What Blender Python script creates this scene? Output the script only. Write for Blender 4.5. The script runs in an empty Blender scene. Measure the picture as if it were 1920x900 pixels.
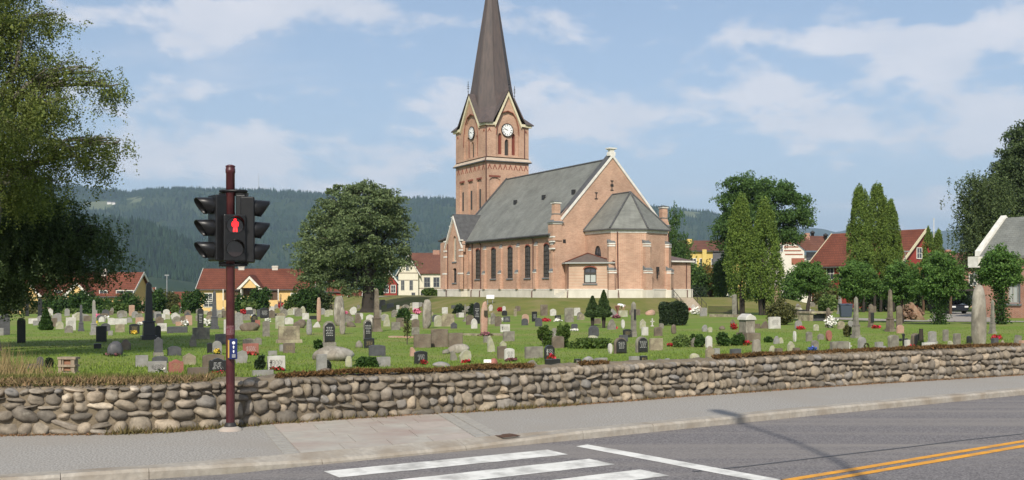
import bpy, bmesh, math, random
import numpy as np
from mathutils import Vector, Matrix
from mathutils.geometry import tessellate_polygon
R = math.radians
C = bpy.context.scene.collection
SC = bpy.context.scene
EYE = 1.81
F, CX, CY = 2000.0, 960.0, 545.0

# ---------------------------------------------------------------- camera
cd = bpy.data.cameras.new('camera'); cam = bpy.data.objects.new('camera', cd); C.objects.link(cam)
cd.sensor_width = 36; cd.lens = 36 * F / 1920; cd.shift_y = 95 / 1920
cam.location = (0, 0, EYE); cam.rotation_euler = (R(90), 0, 0)
cd.clip_start = .1; cd.clip_end = 40000
SC.camera = cam
# ---------------------------------------------------------------- sky
SUN_EL, SUN_AZ = 38.0, 9.5
w = bpy.data.worlds.new('World'); SC.world = w; w.use_nodes = True
nt = w.node_tree; N = nt.nodes; L = nt.links; N.clear()
def nn(tree, t, **kw):
    n = tree.nodes.new(t)
    for k, v in kw.items():
        if k.startswith('i_'):
            key = k[2:]
            key = int(key) if key.isdigit() else key.replace('_', ' ')
            n.inputs[key].default_value = v
        else: setattr(n, k, v)
    return n
out = nn(nt, 'ShaderNodeOutputWorld'); bg = nn(nt, 'ShaderNodeBackground', i_Strength=.1)
sky = nn(nt, 'ShaderNodeTexSky', sky_type='NISHITA', sun_disc=False, sun_elevation=R(SUN_EL),
         sun_rotation=R(180 + SUN_AZ), altitude=180, air_density=1.0, dust_density=1.6, ozone_density=1.2)
tc = nn(nt, 'ShaderNodeTexCoord')
sep = nn(nt, 'ShaderNodeSeparateXYZ'); L.new(tc.outputs['Generated'], sep.inputs[0])
def mth(tree, op, a, b=None, clamp=False):
    n = tree.nodes.new('ShaderNodeMath'); n.operation = op; n.use_clamp = clamp
    for i, v in enumerate((a, b)):
        if v is None: continue
        if isinstance(v, (int, float)): n.inputs[i].default_value = v
        else: tree.links.new(v, n.inputs[i])
    return n.outputs[0]
# clouds on a flat layer far overhead: direction divided by its height
zz = mth(nt, 'MAXIMUM', sep.outputs[2], 0.0)
den = mth(nt, 'ADD', zz, .16)
cx_ = mth(nt, 'DIVIDE', sep.outputs[0], den); cy_ = mth(nt, 'DIVIDE', sep.outputs[1], den)
comb = nn(nt, 'ShaderNodeCombineXYZ'); L.new(cx_, comb.inputs[0]); L.new(cy_, comb.inputs[1])
n1 = nn(nt, 'ShaderNodeTexNoise', i_Scale=1.7, i_Detail=9.0, i_Roughness=.52, i_Distortion=.35)
mp1 = nn(nt, 'ShaderNodeMapping'); mp1.inputs['Location'].default_value = (3.1, 7.4, 0.6); mp1.inputs['Scale'].default_value = (.8, 1.0, 1)
L.new(comb.outputs[0], mp1.inputs[0]); L.new(mp1.outputs[0], n1.inputs[0])
r1 = nn(nt, 'ShaderNodeMapRange', i_1=.50, i_2=.72); L.new(n1.outputs[0], r1.inputs[0]); r1.interpolation_type = 'SMOOTHSTEP'
# puffier band of cumulus nearer the horizon
mp2 = nn(nt, 'ShaderNodeMapping'); mp2.inputs['Scale'].default_value = (4.2, 4.2, 9.5); mp2.inputs['Location'].default_value = (1.3, 0.2, 4.1)
L.new(tc.outputs['Generated'], mp2.inputs[0])
n2 = nn(nt, 'ShaderNodeTexNoise', i_Scale=2.7, i_Detail=12.0, i_Roughness=.56, i_Distortion=.15); L.new(mp2.outputs[0], n2.inputs[0])
da = mth(nt, 'DIVIDE', sep.outputs[0], mth(nt, 'MAXIMUM', sep.outputs[1], .05)); db = mth(nt, 'DIVIDE', sep.outputs[2], mth(nt, 'MAXIMUM', sep.outputs[1], .05))
bank = None      # where the big cloud banks stand in the sky: (direction east, elevation, widths, weight)
for a0, b0, ra, rb, wt in ((-.17, .125, .16, .055, 1.0), (-.05, .165, .05, .03, .5), (-.33, .135, .12, .04, .6), (.10, .155, .07, .035, .7), (.22, .16, .12, .03, 1.0), (.42, .20, .16, .05, .8), (-.27, .262, .20, .028, .9), (.27, .235, .16, .022, .85), (.05, .25, .05, .04, .45), (.6, .12, .3, .05, .6), (-.7, .16, .3, .07, .6), (.16, .30, .2, .03, -.3), (-.2, .205, .16, .02, -.5)):
    u_ = mth(nt, 'DIVIDE', mth(nt, 'SUBTRACT', da, a0), ra); v_ = mth(nt, 'DIVIDE', mth(nt, 'SUBTRACT', db, b0), rb)
    e_ = mth(nt, 'MULTIPLY', mth(nt, 'EXPONENT', mth(nt, 'MULTIPLY', mth(nt, 'ADD', mth(nt, 'MULTIPLY', u_, u_), mth(nt, 'MULTIPLY', v_, v_)), -1.0)), wt)
    bank = e_ if bank is None else mth(nt, 'ADD', bank, e_)
nsum = mth(nt, 'ADD', n2.outputs[0], mth(nt, 'MULTIPLY', mth(nt, 'SUBTRACT', bank, .40), .17))
r2 = nn(nt, 'ShaderNodeMapRange', i_1=.46, i_2=.62); L.new(nsum, r2.inputs[0]); r2.interpolation_type = 'SMOOTHSTEP'
band = nn(nt, 'ShaderNodeValToRGB'); L.new(sep.outputs[2], band.inputs[0])
e = band.color_ramp.elements; e[0].position = 0.0; e[0].color = (.35,)*3 + (1,); e[1].position = .30; e[1].color = (0, 0, 0, 1)
m_ = band.color_ramp.elements.new(.10); m_.color = (1, 1, 1, 1)
m_ = band.color_ramp.elements.new(.19); m_.color = (.55,)*3 + (1,)
c2 = mth(nt, 'MULTIPLY', r2.outputs[0], .66)
c1 = mth(nt, 'MULTIPLY', r1.outputs[0], .35)
cl = mth(nt, 'MAXIMUM', c1, c2, True)
hz_ = nn(nt, 'ShaderNodeMapRange', i_1=.34, i_2=0.0, i_3=.16, i_4=.72); L.new(sep.outputs[2], hz_.inputs[0])
mixh = nn(nt, 'ShaderNodeMix', data_type='RGBA'); L.new(hz_.outputs[0], mixh.inputs[0]); L.new(sky.outputs[0], mixh.inputs[6])
mixh.inputs[7].default_value = (3.9, 4.75, 6.1, 1)
# cloud tone: bright tops, greyer thick parts
n3 = nn(nt, 'ShaderNodeTexNoise', i_Scale=2.4, i_Detail=6.0); L.new(mp2.outputs[0], n3.inputs[0])
ccol = nn(nt, 'ShaderNodeMix', data_type='RGBA'); L.new(n3.outputs[0], ccol.inputs[0])
ccol.inputs[6].default_value = (4.9, 5.2, 5.8, 1); ccol.inputs[7].default_value = (9.0, 8.3, 8.0, 1)
mixc = nn(nt, 'ShaderNodeMix', data_type='RGBA'); L.new(cl, mixc.inputs[0]); L.new(mixh.outputs[2], mixc.inputs[6]); L.new(ccol.outputs[2], mixc.inputs[7])
L.new(mixc.outputs[2], bg.inputs[0]); L.new(bg.outputs[0], out.inputs[0])
# ---------------------------------------------------------------- sun
sd = bpy.data.lights.new('sun', 'SUN'); sd.energy = 3.6; sd.angle = R(.6); sd.color = (1, .93, .82)
so = bpy.data.objects.new('sun', sd); C.objects.link(so); so.rotation_euler = (R(90 - SUN_EL), 0, R(-SUN_AZ)); so.location = (0, -20, 40)
vs = SC.view_settings; vs.view_transform = 'Standard'; vs.look = 'None'; vs.exposure = 0.38; vs.gamma = 1; vs.use_curve_mapping = False
SC.cycles.volume_bounces = 1; SC.cycles.max_bounces = 6; SC.cycles.transparent_max_bounces = 8

# ---------------------------------------------------------------- materials
MATS = {}
def mat(name, col, col2=None, scale=8.0, rough=.8, bump=0.0, detail=5.0, metal=0.0, vec=None, spec=.3, tint=None, emit=None, trans=0.0, fac=(.35, .65), bscale=None, col3=None, scale3=1.0):
    if name in MATS: return MATS[name]
    m = bpy.data.materials.new(name); m.use_nodes = True; t = m.node_tree; b = t.nodes['Principled BSDF']
    b.inputs['Roughness'].default_value = rough; b.inputs['Metallic'].default_value = metal; b.inputs['Specular IOR Level'].default_value = spec
    c = None
    tcn = nn(t, 'ShaderNodeTexCoord'); mpn = nn(t, 'ShaderNodeMapping'); t.links.new(tcn.outputs['Object'], mpn.inputs[0])
    if vec: mpn.inputs['Scale'].default_value = vec
    nz = nn(t, 'ShaderNodeTexNoise', i_Scale=scale, i_Detail=detail, i_Roughness=.6); t.links.new(mpn.outputs[0], nz.inputs[0])
    if col2:
        rp = nn(t, 'ShaderNodeMapRange', i_1=fac[0], i_2=fac[1]); t.links.new(nz.outputs[0], rp.inputs[0])
        mx = nn(t, 'ShaderNodeMix', data_type='RGBA'); mx.inputs[6].default_value = col + (1,); mx.inputs[7].default_value = col2 + (1,)
        t.links.new(rp.outputs[0], mx.inputs[0]); c = mx.outputs[2]
        if col3:
            nz3 = nn(t, 'ShaderNodeTexNoise', i_Scale=scale3, i_Detail=4.0, i_Roughness=.6); t.links.new(mpn.outputs[0], nz3.inputs[0])
            rp3 = nn(t, 'ShaderNodeMapRange', i_1=.45, i_2=.68); t.links.new(nz3.outputs[0], rp3.inputs[0])
            mx3 = nn(t, 'ShaderNodeMix', data_type='RGBA'); mx3.inputs[7].default_value = col3 + (1,)
            t.links.new(rp3.outputs[0], mx3.inputs[0]); t.links.new(c, mx3.inputs[6]); c = mx3.outputs[2]
    if tint is not None:      # per-face random attribute multiplies the colour
        at = nn(t, 'ShaderNodeAttribute', attribute_name='tint'); hs = nn(t, 'ShaderNodeHueSaturation')
        if c is not None: t.links.new(c, hs.inputs['Color'])
        else: hs.inputs['Color'].default_value = col + (1,)
        rr = nn(t, 'ShaderNodeMapRange', i_1=0.0, i_2=1.0, i_3=1 - tint, i_4=1 + tint); t.links.new(at.outputs['Fac'], rr.inputs[0]); t.links.new(rr.outputs[0], hs.inputs['Value'])
        rh = nn(t, 'ShaderNodeMapRange', i_1=0.0, i_2=1.0, i_3=.515, i_4=.485); t.links.new(at.outputs['Fac'], rh.inputs[0]); t.links.new(rh.outputs[0], hs.inputs['Hue'])
        c = hs.outputs[0]
    if c is not None: t.links.new(c, b.inputs['Base Color'])
    else: b.inputs['Base Color'].default_value = col + (1,)
    if bump:
        bn = nn(t, 'ShaderNodeBump', i_Strength=bump, i_Distance=.02)
        if bscale:
            nz2 = nn(t, 'ShaderNodeTexNoise', i_Scale=bscale, i_Detail=4.0); t.links.new(mpn.outputs[0], nz2.inputs[0]); t.links.new(nz2.outputs[0], bn.inputs['Height'])
        else: t.links.new(nz.outputs[0], bn.inputs['Height'])
        t.links.new(bn.outputs[0], b.inputs['Normal'])
    if emit: b.inputs['Emission Color'].default_value = emit[0] + (1,); b.inputs['Emission Strength'].default_value = emit[1]
    if trans:
        tr = nn(t, 'ShaderNodeBsdfTranslucent'); ms = nn(t, 'ShaderNodeMixShader', i_0=trans)
        if c is not None: t.links.new(c, tr.inputs[0])
        else: tr.inputs[0].default_value = col + (1,)
        t.links.new(b.outputs[0], ms.inputs[1]); t.links.new(tr.outputs[0], ms.inputs[2])
        t.links.new(ms.outputs[0], t.nodes['Material Output'].inputs[0])
    MATS[name] = m; return m
def brickmat(name, c1, c2, mortar, bw, bh, rough=.85, msize=.012, stain=None, rot=0.0, stain_scale=.35, offset=.5):
    if name in MATS: return MATS[name]
    m = bpy.data.materials.new(name); m.use_nodes = True; t = m.node_tree; b = t.nodes['Principled BSDF']; b.inputs['Roughness'].default_value = rough
    b.inputs['Specular IOR Level'].default_value = .2
    tcn = nn(t, 'ShaderNodeTexCoord'); s = nn(t, 'ShaderNodeSeparateXYZ'); t.links.new(tcn.outputs['Object'], s.inputs[0])
    u = mth(t, 'ADD', s.outputs[0], s.outputs[1]); cb = nn(t, 'ShaderNodeCombineXYZ'); t.links.new(u, cb.inputs[0]); t.links.new(s.outputs[2], cb.inputs[1])
    br = nn(t, 'ShaderNodeTexBrick', i_Scale=1.0, i_Mortar_Size=msize, i_Brick_Width=bw, i_Row_Height=bh, i_Bias=0.0); br.offset = offset
    t.links.new(cb.outputs[0], br.inputs[0])
    br.inputs['Color1'].default_value = c1 + (1,); br.inputs['Color2'].default_value = c2 + (1,); br.inputs['Mortar'].default_value = mortar + (1,)
    nz = nn(t, 'ShaderNodeTexNoise', i_Scale=stain_scale, i_Detail=8.0, i_Roughness=.65); t.links.new(tcn.outputs['Object'], nz.inputs[0])
    rp = nn(t, 'ShaderNodeMapRange', i_1=.3, i_2=.7, i_3=.74, i_4=1.24); t.links.new(nz.outputs[0], rp.inputs[0])
    hs = nn(t, 'ShaderNodeHueSaturation'); t.links.new(br.outputs[0], hs.inputs['Color']); t.links.new(rp.outputs[0], hs.inputs['Value'])
    # blotches of whitish bloom on brick
    nz2 = nn(t, 'ShaderNodeTexNoise', i_Scale=1.9, i_Detail=8.0, i_Roughness=.7); t.links.new(cb.outputs[0], nz2.inputs[0])
    rp2 = nn(t, 'ShaderNodeMapRange', i_1=.5, i_2=.78, i_3=0.0, i_4=.5); t.links.new(nz2.outputs[0], rp2.inputs[0])
    mx = nn(t, 'ShaderNodeMix', data_type='RGBA'); t.links.new(rp2.outputs[0], mx.inputs[0]); t.links.new(hs.outputs[0], mx.inputs[6]); mx.inputs[7].default_value = (stain or mortar) + (1,)
    t.links.new(mx.outputs[2], b.inputs['Base Color'])
    bn = nn(t, 'ShaderNodeBump', i_Strength=.4, i_Distance=.01); t.links.new(br.outputs[1], bn.inputs['Height']); bn.invert = True; t.links.new(bn.outputs[0], b.inputs['Normal'])
    MATS[name] = m; return m

BRICK = brickmat('church_brick', (.49, .28, .195), (.37, .185, .125), (.48, .375, .275), .26, .085, msize=.014, stain=(.52, .38, .28))
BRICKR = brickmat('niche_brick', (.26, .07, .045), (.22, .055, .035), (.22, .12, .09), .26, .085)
BRICK2 = brickmat('chapel_brick', (.38, .16, .10), (.32, .12, .075), (.40, .33, .27), .26, .085)
SLATE = brickmat('green_grey_slate', (.195, .20, .18), (.165, .17, .152), (.12, .125, .112), .34, .16, rough=.6, msize=.012, stain=(.24, .24, .215), stain_scale=.5)
TILE = brickmat('red_roof_tile', (.185, .062, .036), (.145, .05, .03), (.09, .03, .022), .3, .34, msize=.03, stain=(.17, .07, .05))
TILEB = brickmat('brown_roof_tile', (.17, .075, .05), (.14, .06, .045), (.08, .04, .03), .3, .34, msize=.03, stain=(.14, .08, .06))
COPPER = mat('brown_copper', (.072, .062, .060), (.115, .088, .080), scale=1.2, rough=.6, vec=(2.5, 2.5, .12), bump=.15, spec=.3, fac=(.3, .7))
LEAD = mat('dark_lead', (.10, .10, .10), (.065, .065, .065), scale=2, rough=.55)
CREAM = mat('cream_trim', (.66, .60, .42), (.58, .52, .37), scale=3, rough=.7)
WHITE = mat('white_trim', (.72, .70, .64), (.58, .56, .50), scale=2.5, rough=.7)
PLINTH = mat('pale_plinth', (.66, .63, .54), (.50, .48, .40), scale=.9, rough=.85, bump=.2, vec=(1, 1, .5), fac=(.3, .75))
DARKW = mat('dark_window_frame', (.05, .045, .04), rough=.5)
GLASS = mat('dark_glass', (.035, .04, .05), (.07, .075, .09), scale=3, rough=.12, spec=.8)
CURT = mat('curtained_glass', (.42, .45, .42), rough=.3, spec=.6)
PIPE = mat('brown_pipe', (.10, .045, .035), rough=.5)
SILL = mat('slate_sill', (.14, .15, .15), rough=.6)
DETAIL = mat('dark_iron', (.03, .028, .027), rough=.5)

# ---------------------------------------------------------------- mesh helpers
class MB:
    def __init__(s): s.v = []; s.f = []; s.m = []; s.sm = []
    def add(s, vs, fs, mi=0, smooth=False):
        o = len(s.v); s.v += [tuple(p) for p in vs]
        for f in fs: s.f.append(tuple(i + o for i in f)); s.m.append(mi); s.sm.append(smooth)
    def box(s, x0, x1, y0, y1, z0, z1, mi=0):
        v = [(x0,y0,z0),(x1,y0,z0),(x1,y1,z0),(x0,y1,z0),(x0,y0,z1),(x1,y0,z1),(x1,y1,z1),(x0,y1,z1)]
        s.add(v, [(0,3,2,1),(4,5,6,7),(0,1,5,4),(1,2,6,5),(2,3,7,6),(3,0,4,7)], mi)
    def frust(s, cx, cy, z0, z1, a0, b0, a1, b1, mi=0):   # rectangular frustum with half sizes
        v = [(cx+i*a0, cy+j*b0, z0) for i, j in ((-1,-1),(1,-1),(1,1),(-1,1))] + [(cx+i*a1, cy+j*b1, z1) for i, j in ((-1,-1),(1,-1),(1,1),(-1,1))]
        s.add(v, [(0,3,2,1),(4,5,6,7),(0,1,5,4),(1,2,6,5),(2,3,7,6),(3,0,4,7)], mi)
    def prism(s, poly, z0, z1, mi=0):
        n = len(poly); v = [(p[0], p[1], z0) for p in poly] + [(p[0], p[1], z1) for p in poly]
        s.add(v, [tuple(range(n))[::-1], tuple(range(n, 2*n))] + [(i, (i+1) % n, n+(i+1) % n, n+i) for i in range(n)], mi)
    def ext(s, pts, off, mi=0):    # any planar polygon in 3-D, extruded by vector off
        n = len(pts); pts = [Vector(p) for p in pts]; off = Vector(off)
        s.add(pts + [p + off for p in pts], [tuple(range(n))[::-1], tuple(range(n, 2*n))] + [(i, (i+1) % n, n+(i+1) % n, n+i) for i in range(n)], mi)
    def tube(s, pts, rs, seg=8, mi=0, cap=True, smooth=True):
        pts = [Vector(p) for p in pts]; n = len(pts)
        if not hasattr(rs, '__len__'): rs = [rs] * n
        vs = []
        for i, p in enumerate(pts):
            d = (pts[min(i+1, n-1)] - pts[max(i-1, 0)]).normalized()
            a = d.cross(Vector((0, 0, 1)) if abs(d.z) < .9 else Vector((1, 0, 0))).normalized(); b = d.cross(a)
            for k in range(seg):
                t = 2*math.pi*k/seg; vs.append(p + (a*math.cos(t) + b*math.sin(t)) * rs[i])
        fs = [(i*seg+k, i*seg+(k+1) % seg, (i+1)*seg+(k+1) % seg, (i+1)*seg+k) for i in range(n-1) for k in range(seg)]
        s.add(vs, fs, mi, smooth)
        if cap: s.add(vs[:seg], [tuple(range(seg))], mi); s.add(vs[-seg:], [tuple(range(seg))], mi)
    def lathe(s, prof, cx=0, cy=0, seg=12, mi=0, smooth=True, rot=0.0):
        vs = [(cx + r*math.cos(2*math.pi*k/seg + rot), cy + r*math.sin(2*math.pi*k/seg + rot), z) for r, z in prof for k in range(seg)]
        n = len(prof)
        s.add(vs, [(i*seg+k, i*seg+(k+1) % seg, (i+1)*seg+(k+1) % seg, (i+1)*seg+k) for i in range(n-1) for k in range(seg)], mi, smooth)
        s.add(vs[:seg], [tuple(range(seg))], mi); s.add(vs[-seg:], [tuple(range(seg))], mi)
    def build(s, name, mats, parent=None, bevel=0):
        me = bpy.data.meshes.new(name); me.from_pydata(s.v, [], s.f)
        if not isinstance(mats, (list, tuple)): mats = [mats]
        for m in mats: me.materials.append(m)
        me.polygons.foreach_set('material_index', s.m); me.polygons.foreach_set('use_smooth', s.sm)
        bm = bmesh.new(); bm.from_mesh(me); bmesh.ops.recalc_face_normals(bm, faces=bm.faces[:]); bm.to_mesh(me); bm.free()
        me.update(); o = bpy.data.objects.new(name, me); C.objects.link(o)
        if parent is not None: o.parent = parent
        if bevel:
            b = o.modifiers.new('bevel', 'BEVEL'); b.width = bevel; b.segments = 2; b.limit_method = 'ANGLE'
        return o
def tag(o, label=None, cat=None, group=None, kind=None):
    if label: o['label'] = label
    if cat: o['category'] = cat
    if group: o['group'] = group
    if kind: o['kind'] = kind
    return o
def thing(name, label, cat, loc=(0, 0, 0), rz=0.0, group=None):
    o = bpy.data.objects.new(name, None); C.objects.link(o); o.location = loc; o.rotation_euler = (0, 0, rz); o.empty_display_size = .3
    return tag(o, label, cat, group)
def npmesh(name, V, Fc, mats, parent=None, tints=None, smooth=False, midx=None):
    """V (n,3), Fc (m,k) numpy -> object"""
    me = bpy.data.meshes.new(name); n, m, k = len(V), len(Fc), Fc.shape[1]
    me.vertices.add(n); me.vertices.foreach_set('co', V.astype(np.float32).ravel())
    me.loops.add(m*k); me.loops.foreach_set('vertex_index', Fc.astype(np.int32).ravel())
    me.polygons.add(m); me.polygons.foreach_set('loop_start', (np.arange(m)*k).astype(np.int32)); me.polygons.foreach_set('loop_total', np.full(m, k, np.int32))
    me.update(calc_edges=True)
    for q in (mats if isinstance(mats, (list, tuple)) else [mats]): me.materials.append(q)
    if midx is not None: me.polygons.foreach_set('material_index', midx.astype(np.int32))
    me.polygons.foreach_set('use_smooth', np.full(m, smooth, bool))
    if tints is not None:
        a = me.attributes.new('tint', 'FLOAT', 'FACE'); a.data.foreach_set('value', tints.astype(np.float32))
    o = bpy.data.objects.new(name, me); C.objects.link(o)
    if parent is not None: o.parent = parent
    return o
def holeshape(s, z0, z1, w, kind='rect'):
    h = w/2
    if kind == 'rect': return [(s-h, z0), (s+h, z0), (s+h, z1), (s-h, z1)]
    if kind == 'seg':
        r = h*.35; return [(s-h, z0), (s+h, z0)] + [(s + h*math.cos(t*math.pi/6), z1-r + r*math.sin(t*math.pi/6)) for t in range(7)]
    if kind == 'pt':
        H = min(w*.95, z1-z0); pts = [(s-h, z0), (s+h, z0)]
        for t in range(5): a = t/4; pts.append((s + h*math.cos(a*math.pi/2)**.8 if t < 4 else s, z1-H + H*math.sin(a*math.pi/2)))
        for t in range(3, -1, -1): a = t/4; pts.append((s - h*math.cos(a*math.pi/2)**.8, z1-H + H*math.sin(a*math.pi/2)))
        return pts
def wallpanel(mb, p0, du, nrm, outline, holes=(), depth=.25, mi=0):
    p0 = Vector(p0); du = Vector(du); nrm = Vector(nrm); P = lambda q, d=0: p0 + du*q[0] + Vector((0, 0, q[1])) - nrm*d
    loops = [outline] + list(holes)
    tri = tessellate_polygon([[Vector((q[0], q[1], 0)) for q in l] for l in loops])
    allp = [q for l in loops for q in l]
    mb.add([P(q) for q in allp], [tuple(t) for t in tri], mi)
    for h in holes:
        n = len(h); mb.add([P(q) for q in h] + [P(q, depth) for q in h], [(i, (i+1) % n, n+(i+1) % n, n+i) for i in range(n)], mi)
def window(parent, p0, du, nrm, shape, depth=.22, fw=.09, nv=1, nh=3, fm=None, gm=None, sill=None, zs=None, name='window'):
    """glass + frame set back in the opening; shape is its outline"""
    p0 = Vector(p0); du = Vector(du); nrm = Vector(nrm); P = lambda a, b, d=0: p0 + du*a + Vector((0, 0, b)) - nrm*d
    xs = [q[0] for q in shape]; zs_ = [q[1] for q in shape]; x0, x1, z0, z1 = min(xs), max(xs), min(zs_), max(zs_); cxm = (x0+x1)/2
    fr = MB(); n = len(shape)
    inn = [(cxm + (q[0]-cxm)*(1-2*fw/(x1-x0)), z0+fw + (q[1]-z0)*(1-2*fw/(z1-z0))) for q in shape]
    for i in range(n):
        a, b, c, d = shape[i], shape[(i+1) % n], inn[(i+1) % n], inn[i]
        fr.ext([P(*a, depth-.08), P(*b, depth-.08), P(*c, depth-.08), P(*d, depth-.08)], -nrm*.06)
    def bar(a0, b0, a1, b1): fr.ext([P(a0, b0, depth-.07), P(a1, b0, depth-.07), P(a1, b1, depth-.07), P(a0, b1, depth-.07)], -nrm*.045)
    bw = fw*.55
    for k in range(1, nv+1):
        x = x0 + (x1-x0)*k/(nv+1); bar(x-bw/2, z0+.02, x+bw/2, z1 - (.04 if nv == 1 else (z1-z0)*.05))
    for k in range(1, nh+1):
        z = z0 + (z1-z0)*.93*k/(nh+1); bar(x0+.02, z-bw/2, x1-.02, z+bw/2)
    w_ = fr.build(name, fm or DARKW, parent)
    g = MB(); g.add([P(q[0], q[1], depth) for q in shape], [tuple(range(n))]); g.build('pane', gm or GLASS, w_)
    if sill:
        m = MB(); m.ext([P(x0-.12, z0-.16, -.12), P(x1+.12, z0-.16, -.12), P(x1+.12, z0-.02, -.02), P(x0-.12, z0-.02, -.02)], -nrm*.02)
        a = P(x0-.12, z0-.18, 0); m.ext([P(x0-.12, z0-.18, -.12), P(x0-.12, z0-.18, .2), P(x0-.12, z0, .2), P(x0-.12, z0-.1, -.12)], du*(x1-x0+.24)); m.build('sill', sill, w_)
    return w_

# ---------------------------------------------------------------- terrain
KERB = [(-60,-4),(-30,2.6),(-12,7.6),(-5.1,10.15),(-2.88,11.15),(-2.19,11.65),(.146,13.2),(.9,13.7),(2.4,14.75),(4.32,16.1),(9.46,19.6),(25,29.8),(60,52.5),(150,111)]
WALL = [(-60,6),(-30,10.6),(-12,12.8),(-6.4,13.35),(-5.04,13.5),(-4.33,13.75),(-3.72,14.2),(-2.4,15.0),(-.94,15.8),(.32,16.5),(2.03,17.6),(2.94,18.25),(6.55,20.5),(10.9,22.9),(25,32.0),(60,54.5),(150,113)]
def yk(X): return np.interp(X, [p[0] for p in KERB], [p[1] for p in KERB])
def yw(X): return np.interp(X, [p[0] for p in WALL], [p[1] for p in WALL])
ALPHA = R(28); A0 = np.array([4.88, 122.0]); UU = np.array([math.cos(ALPHA), math.sin(ALPHA)]); VV = np.array([-math.sin(ALPHA), math.cos(ALPHA)])
def smooth(a, b, x): t = np.clip((x-a)/(b-a), 0, 1); return t*t*(3-2*t)
FAR_X = [-2600,-600,-200,140,215,240,290,360,430,480,560,600,750,850,1000,1250,1280,1330,1380,1500,1560,1700,1920,2300,4000]
FAR_Y = [365,350,356,358,362,366,358,356,359,359,363,366,375,379,384,396,401,406,420,437,438,438,441,436,430]
SP_X = [-2600,-300,100,230,270,330,400,470,560,700,900,1300,4000]
SP_Y = [400,412,418,424,428,446,480,505,522,532,538,541,541]
def vnoise(x, y, s=1.0, seed=0):
    r = 0
    for i, (a, f) in enumerate(((1, 1), (.5, 2.1), (.28, 4.3), (.15, 9.1))):
        r = r + a*np.sin(x*f/s + 1.7*i + seed + 1.3*np.sin(y*f/s*.8 + i*2.1 + seed))*np.cos(y*f/s*1.1 + .6*i - seed + 1.1*np.sin(x*f/s*.7 + i))
    return r
def g(X, Y):
    X = np.asarray(X, float); Y = np.asarray(Y, float)
    t = (Y - yw(X))*.85
    left = smooth(-3.0, -5.0, X)
    base = np.interp(t, [0, .5, 3, 9, 30, 60, 100, 150, 230, 500, 1500], [.5, .5, .36, .06, -.22, -.45, -.6, -.75, -3, -16, -30])
    base = base + left*.14*np.interp(t, [0, 2.5, 12, 20], [1, 1, .6, 0])
    base = base - 1.6*smooth(105, 165, Y)*smooth(-5, -35, X)*(Y < 1000)
    base = base + .035*vnoise(X, Y, 7.0)*smooth(2, 12, t)*(Y < 400)
    # church mound
    dx = X-A0[0]; dy = Y-A0[1]; u = dx*UU[0]+dy*UU[1]; v = dx*VV[0]+dy*VV[1]
    ex = np.maximum(np.maximum(-7-u, u-24), 0); ey = np.maximum(np.maximum(-9.0-v, v-70), 0); dd = np.hypot(ex, ey)
    k = 1 - smooth(0, 9.5, dd); base = base*(1-k) + 1.0*k
    # hills
    px = CX + F*X/np.maximum(Y, 1.0)
    zs = 1.81 + (CY-np.interp(px, SP_X, SP_Y))/F*2450
    far = 1.81 + (CY-np.interp(px, FAR_X, FAR_Y))/F*4800
    mid = 1.81 + (CY-(np.interp(px, FAR_X, FAR_Y)*.55+.45*CY))/F*3500
    wr = smooth(1345, 1480, px); zs = zs*(1-wr)-20*wr; mid = mid*(1-wr)-15*wr; far2 = 1.81+(CY-np.interp(px, FAR_X, FAR_Y))/F*9500; far = far*(1-wr)+20*wr
    Yk = [1500, 1900, 2450, 2900, 3500, 4800, 6500, 9500, 13900]
    h = np.zeros_like(base); prev = np.full_like(base, -30.0); vals = [prev, prev*0 - 18 + zs*.25, zs, zs*.75, np.maximum(mid, zs*.7), far, far*.95*(1-wr)+70*wr, far*.9*(1-wr)+far2*wr, far*.9]
    for i in range(len(Yk)-1):
        a, b = Yk[i], Yk[i+1]; sel = (Y >= a) & (Y < b)
        tt = (Y-a)/(b-a); tt = tt*tt*(3-2*tt); h = np.where(sel, vals[i]*(1-tt)+vals[i+1]*tt, h)
    h = np.where(Y >= 13900, vals[-1], h)
    nz = vnoise(X, Y, 420.0)*np.interp(Y, [1800, 2600, 4300, 4900, 12000], [4, 14, 22, 5, 60])
    h = h + nz
    z = np.where(Y > 1500, h, base)
    street = -.15 + (base+.15)*smooth(.2, .5, t)
    return np.where(t < .55, street, z)
def gz(x, y): return float(g(x, y))
def ray(px, py, zoff=0.0, y0=None):
    """point where the sight line through a place in the photo meets the ground"""
    kx = (px-CX)/F; kz = (CY-py)/F
    ys = np.arange(12, 400, .1); zg = g(kx*ys, ys); zr = EYE + kz*ys
    hit = np.where((zr < zg+zoff) & (ys > float(yw(kx*15)) if y0 is None else (zr < zg+zoff) & (ys > y0)))[0]
    d = ys[hit[0]] if len(hit) else 150.0
    return (kx*d, d, gz(kx*d, d))
def flat(px, py, z=0.0):
    d = (EYE-z)*F/(py-CY); return ((px-CX)/F*d, d, z)
def atd(px, py, d): return ((px-CX)/F*d, d, EYE+(CY-py)/F*d)
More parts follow.
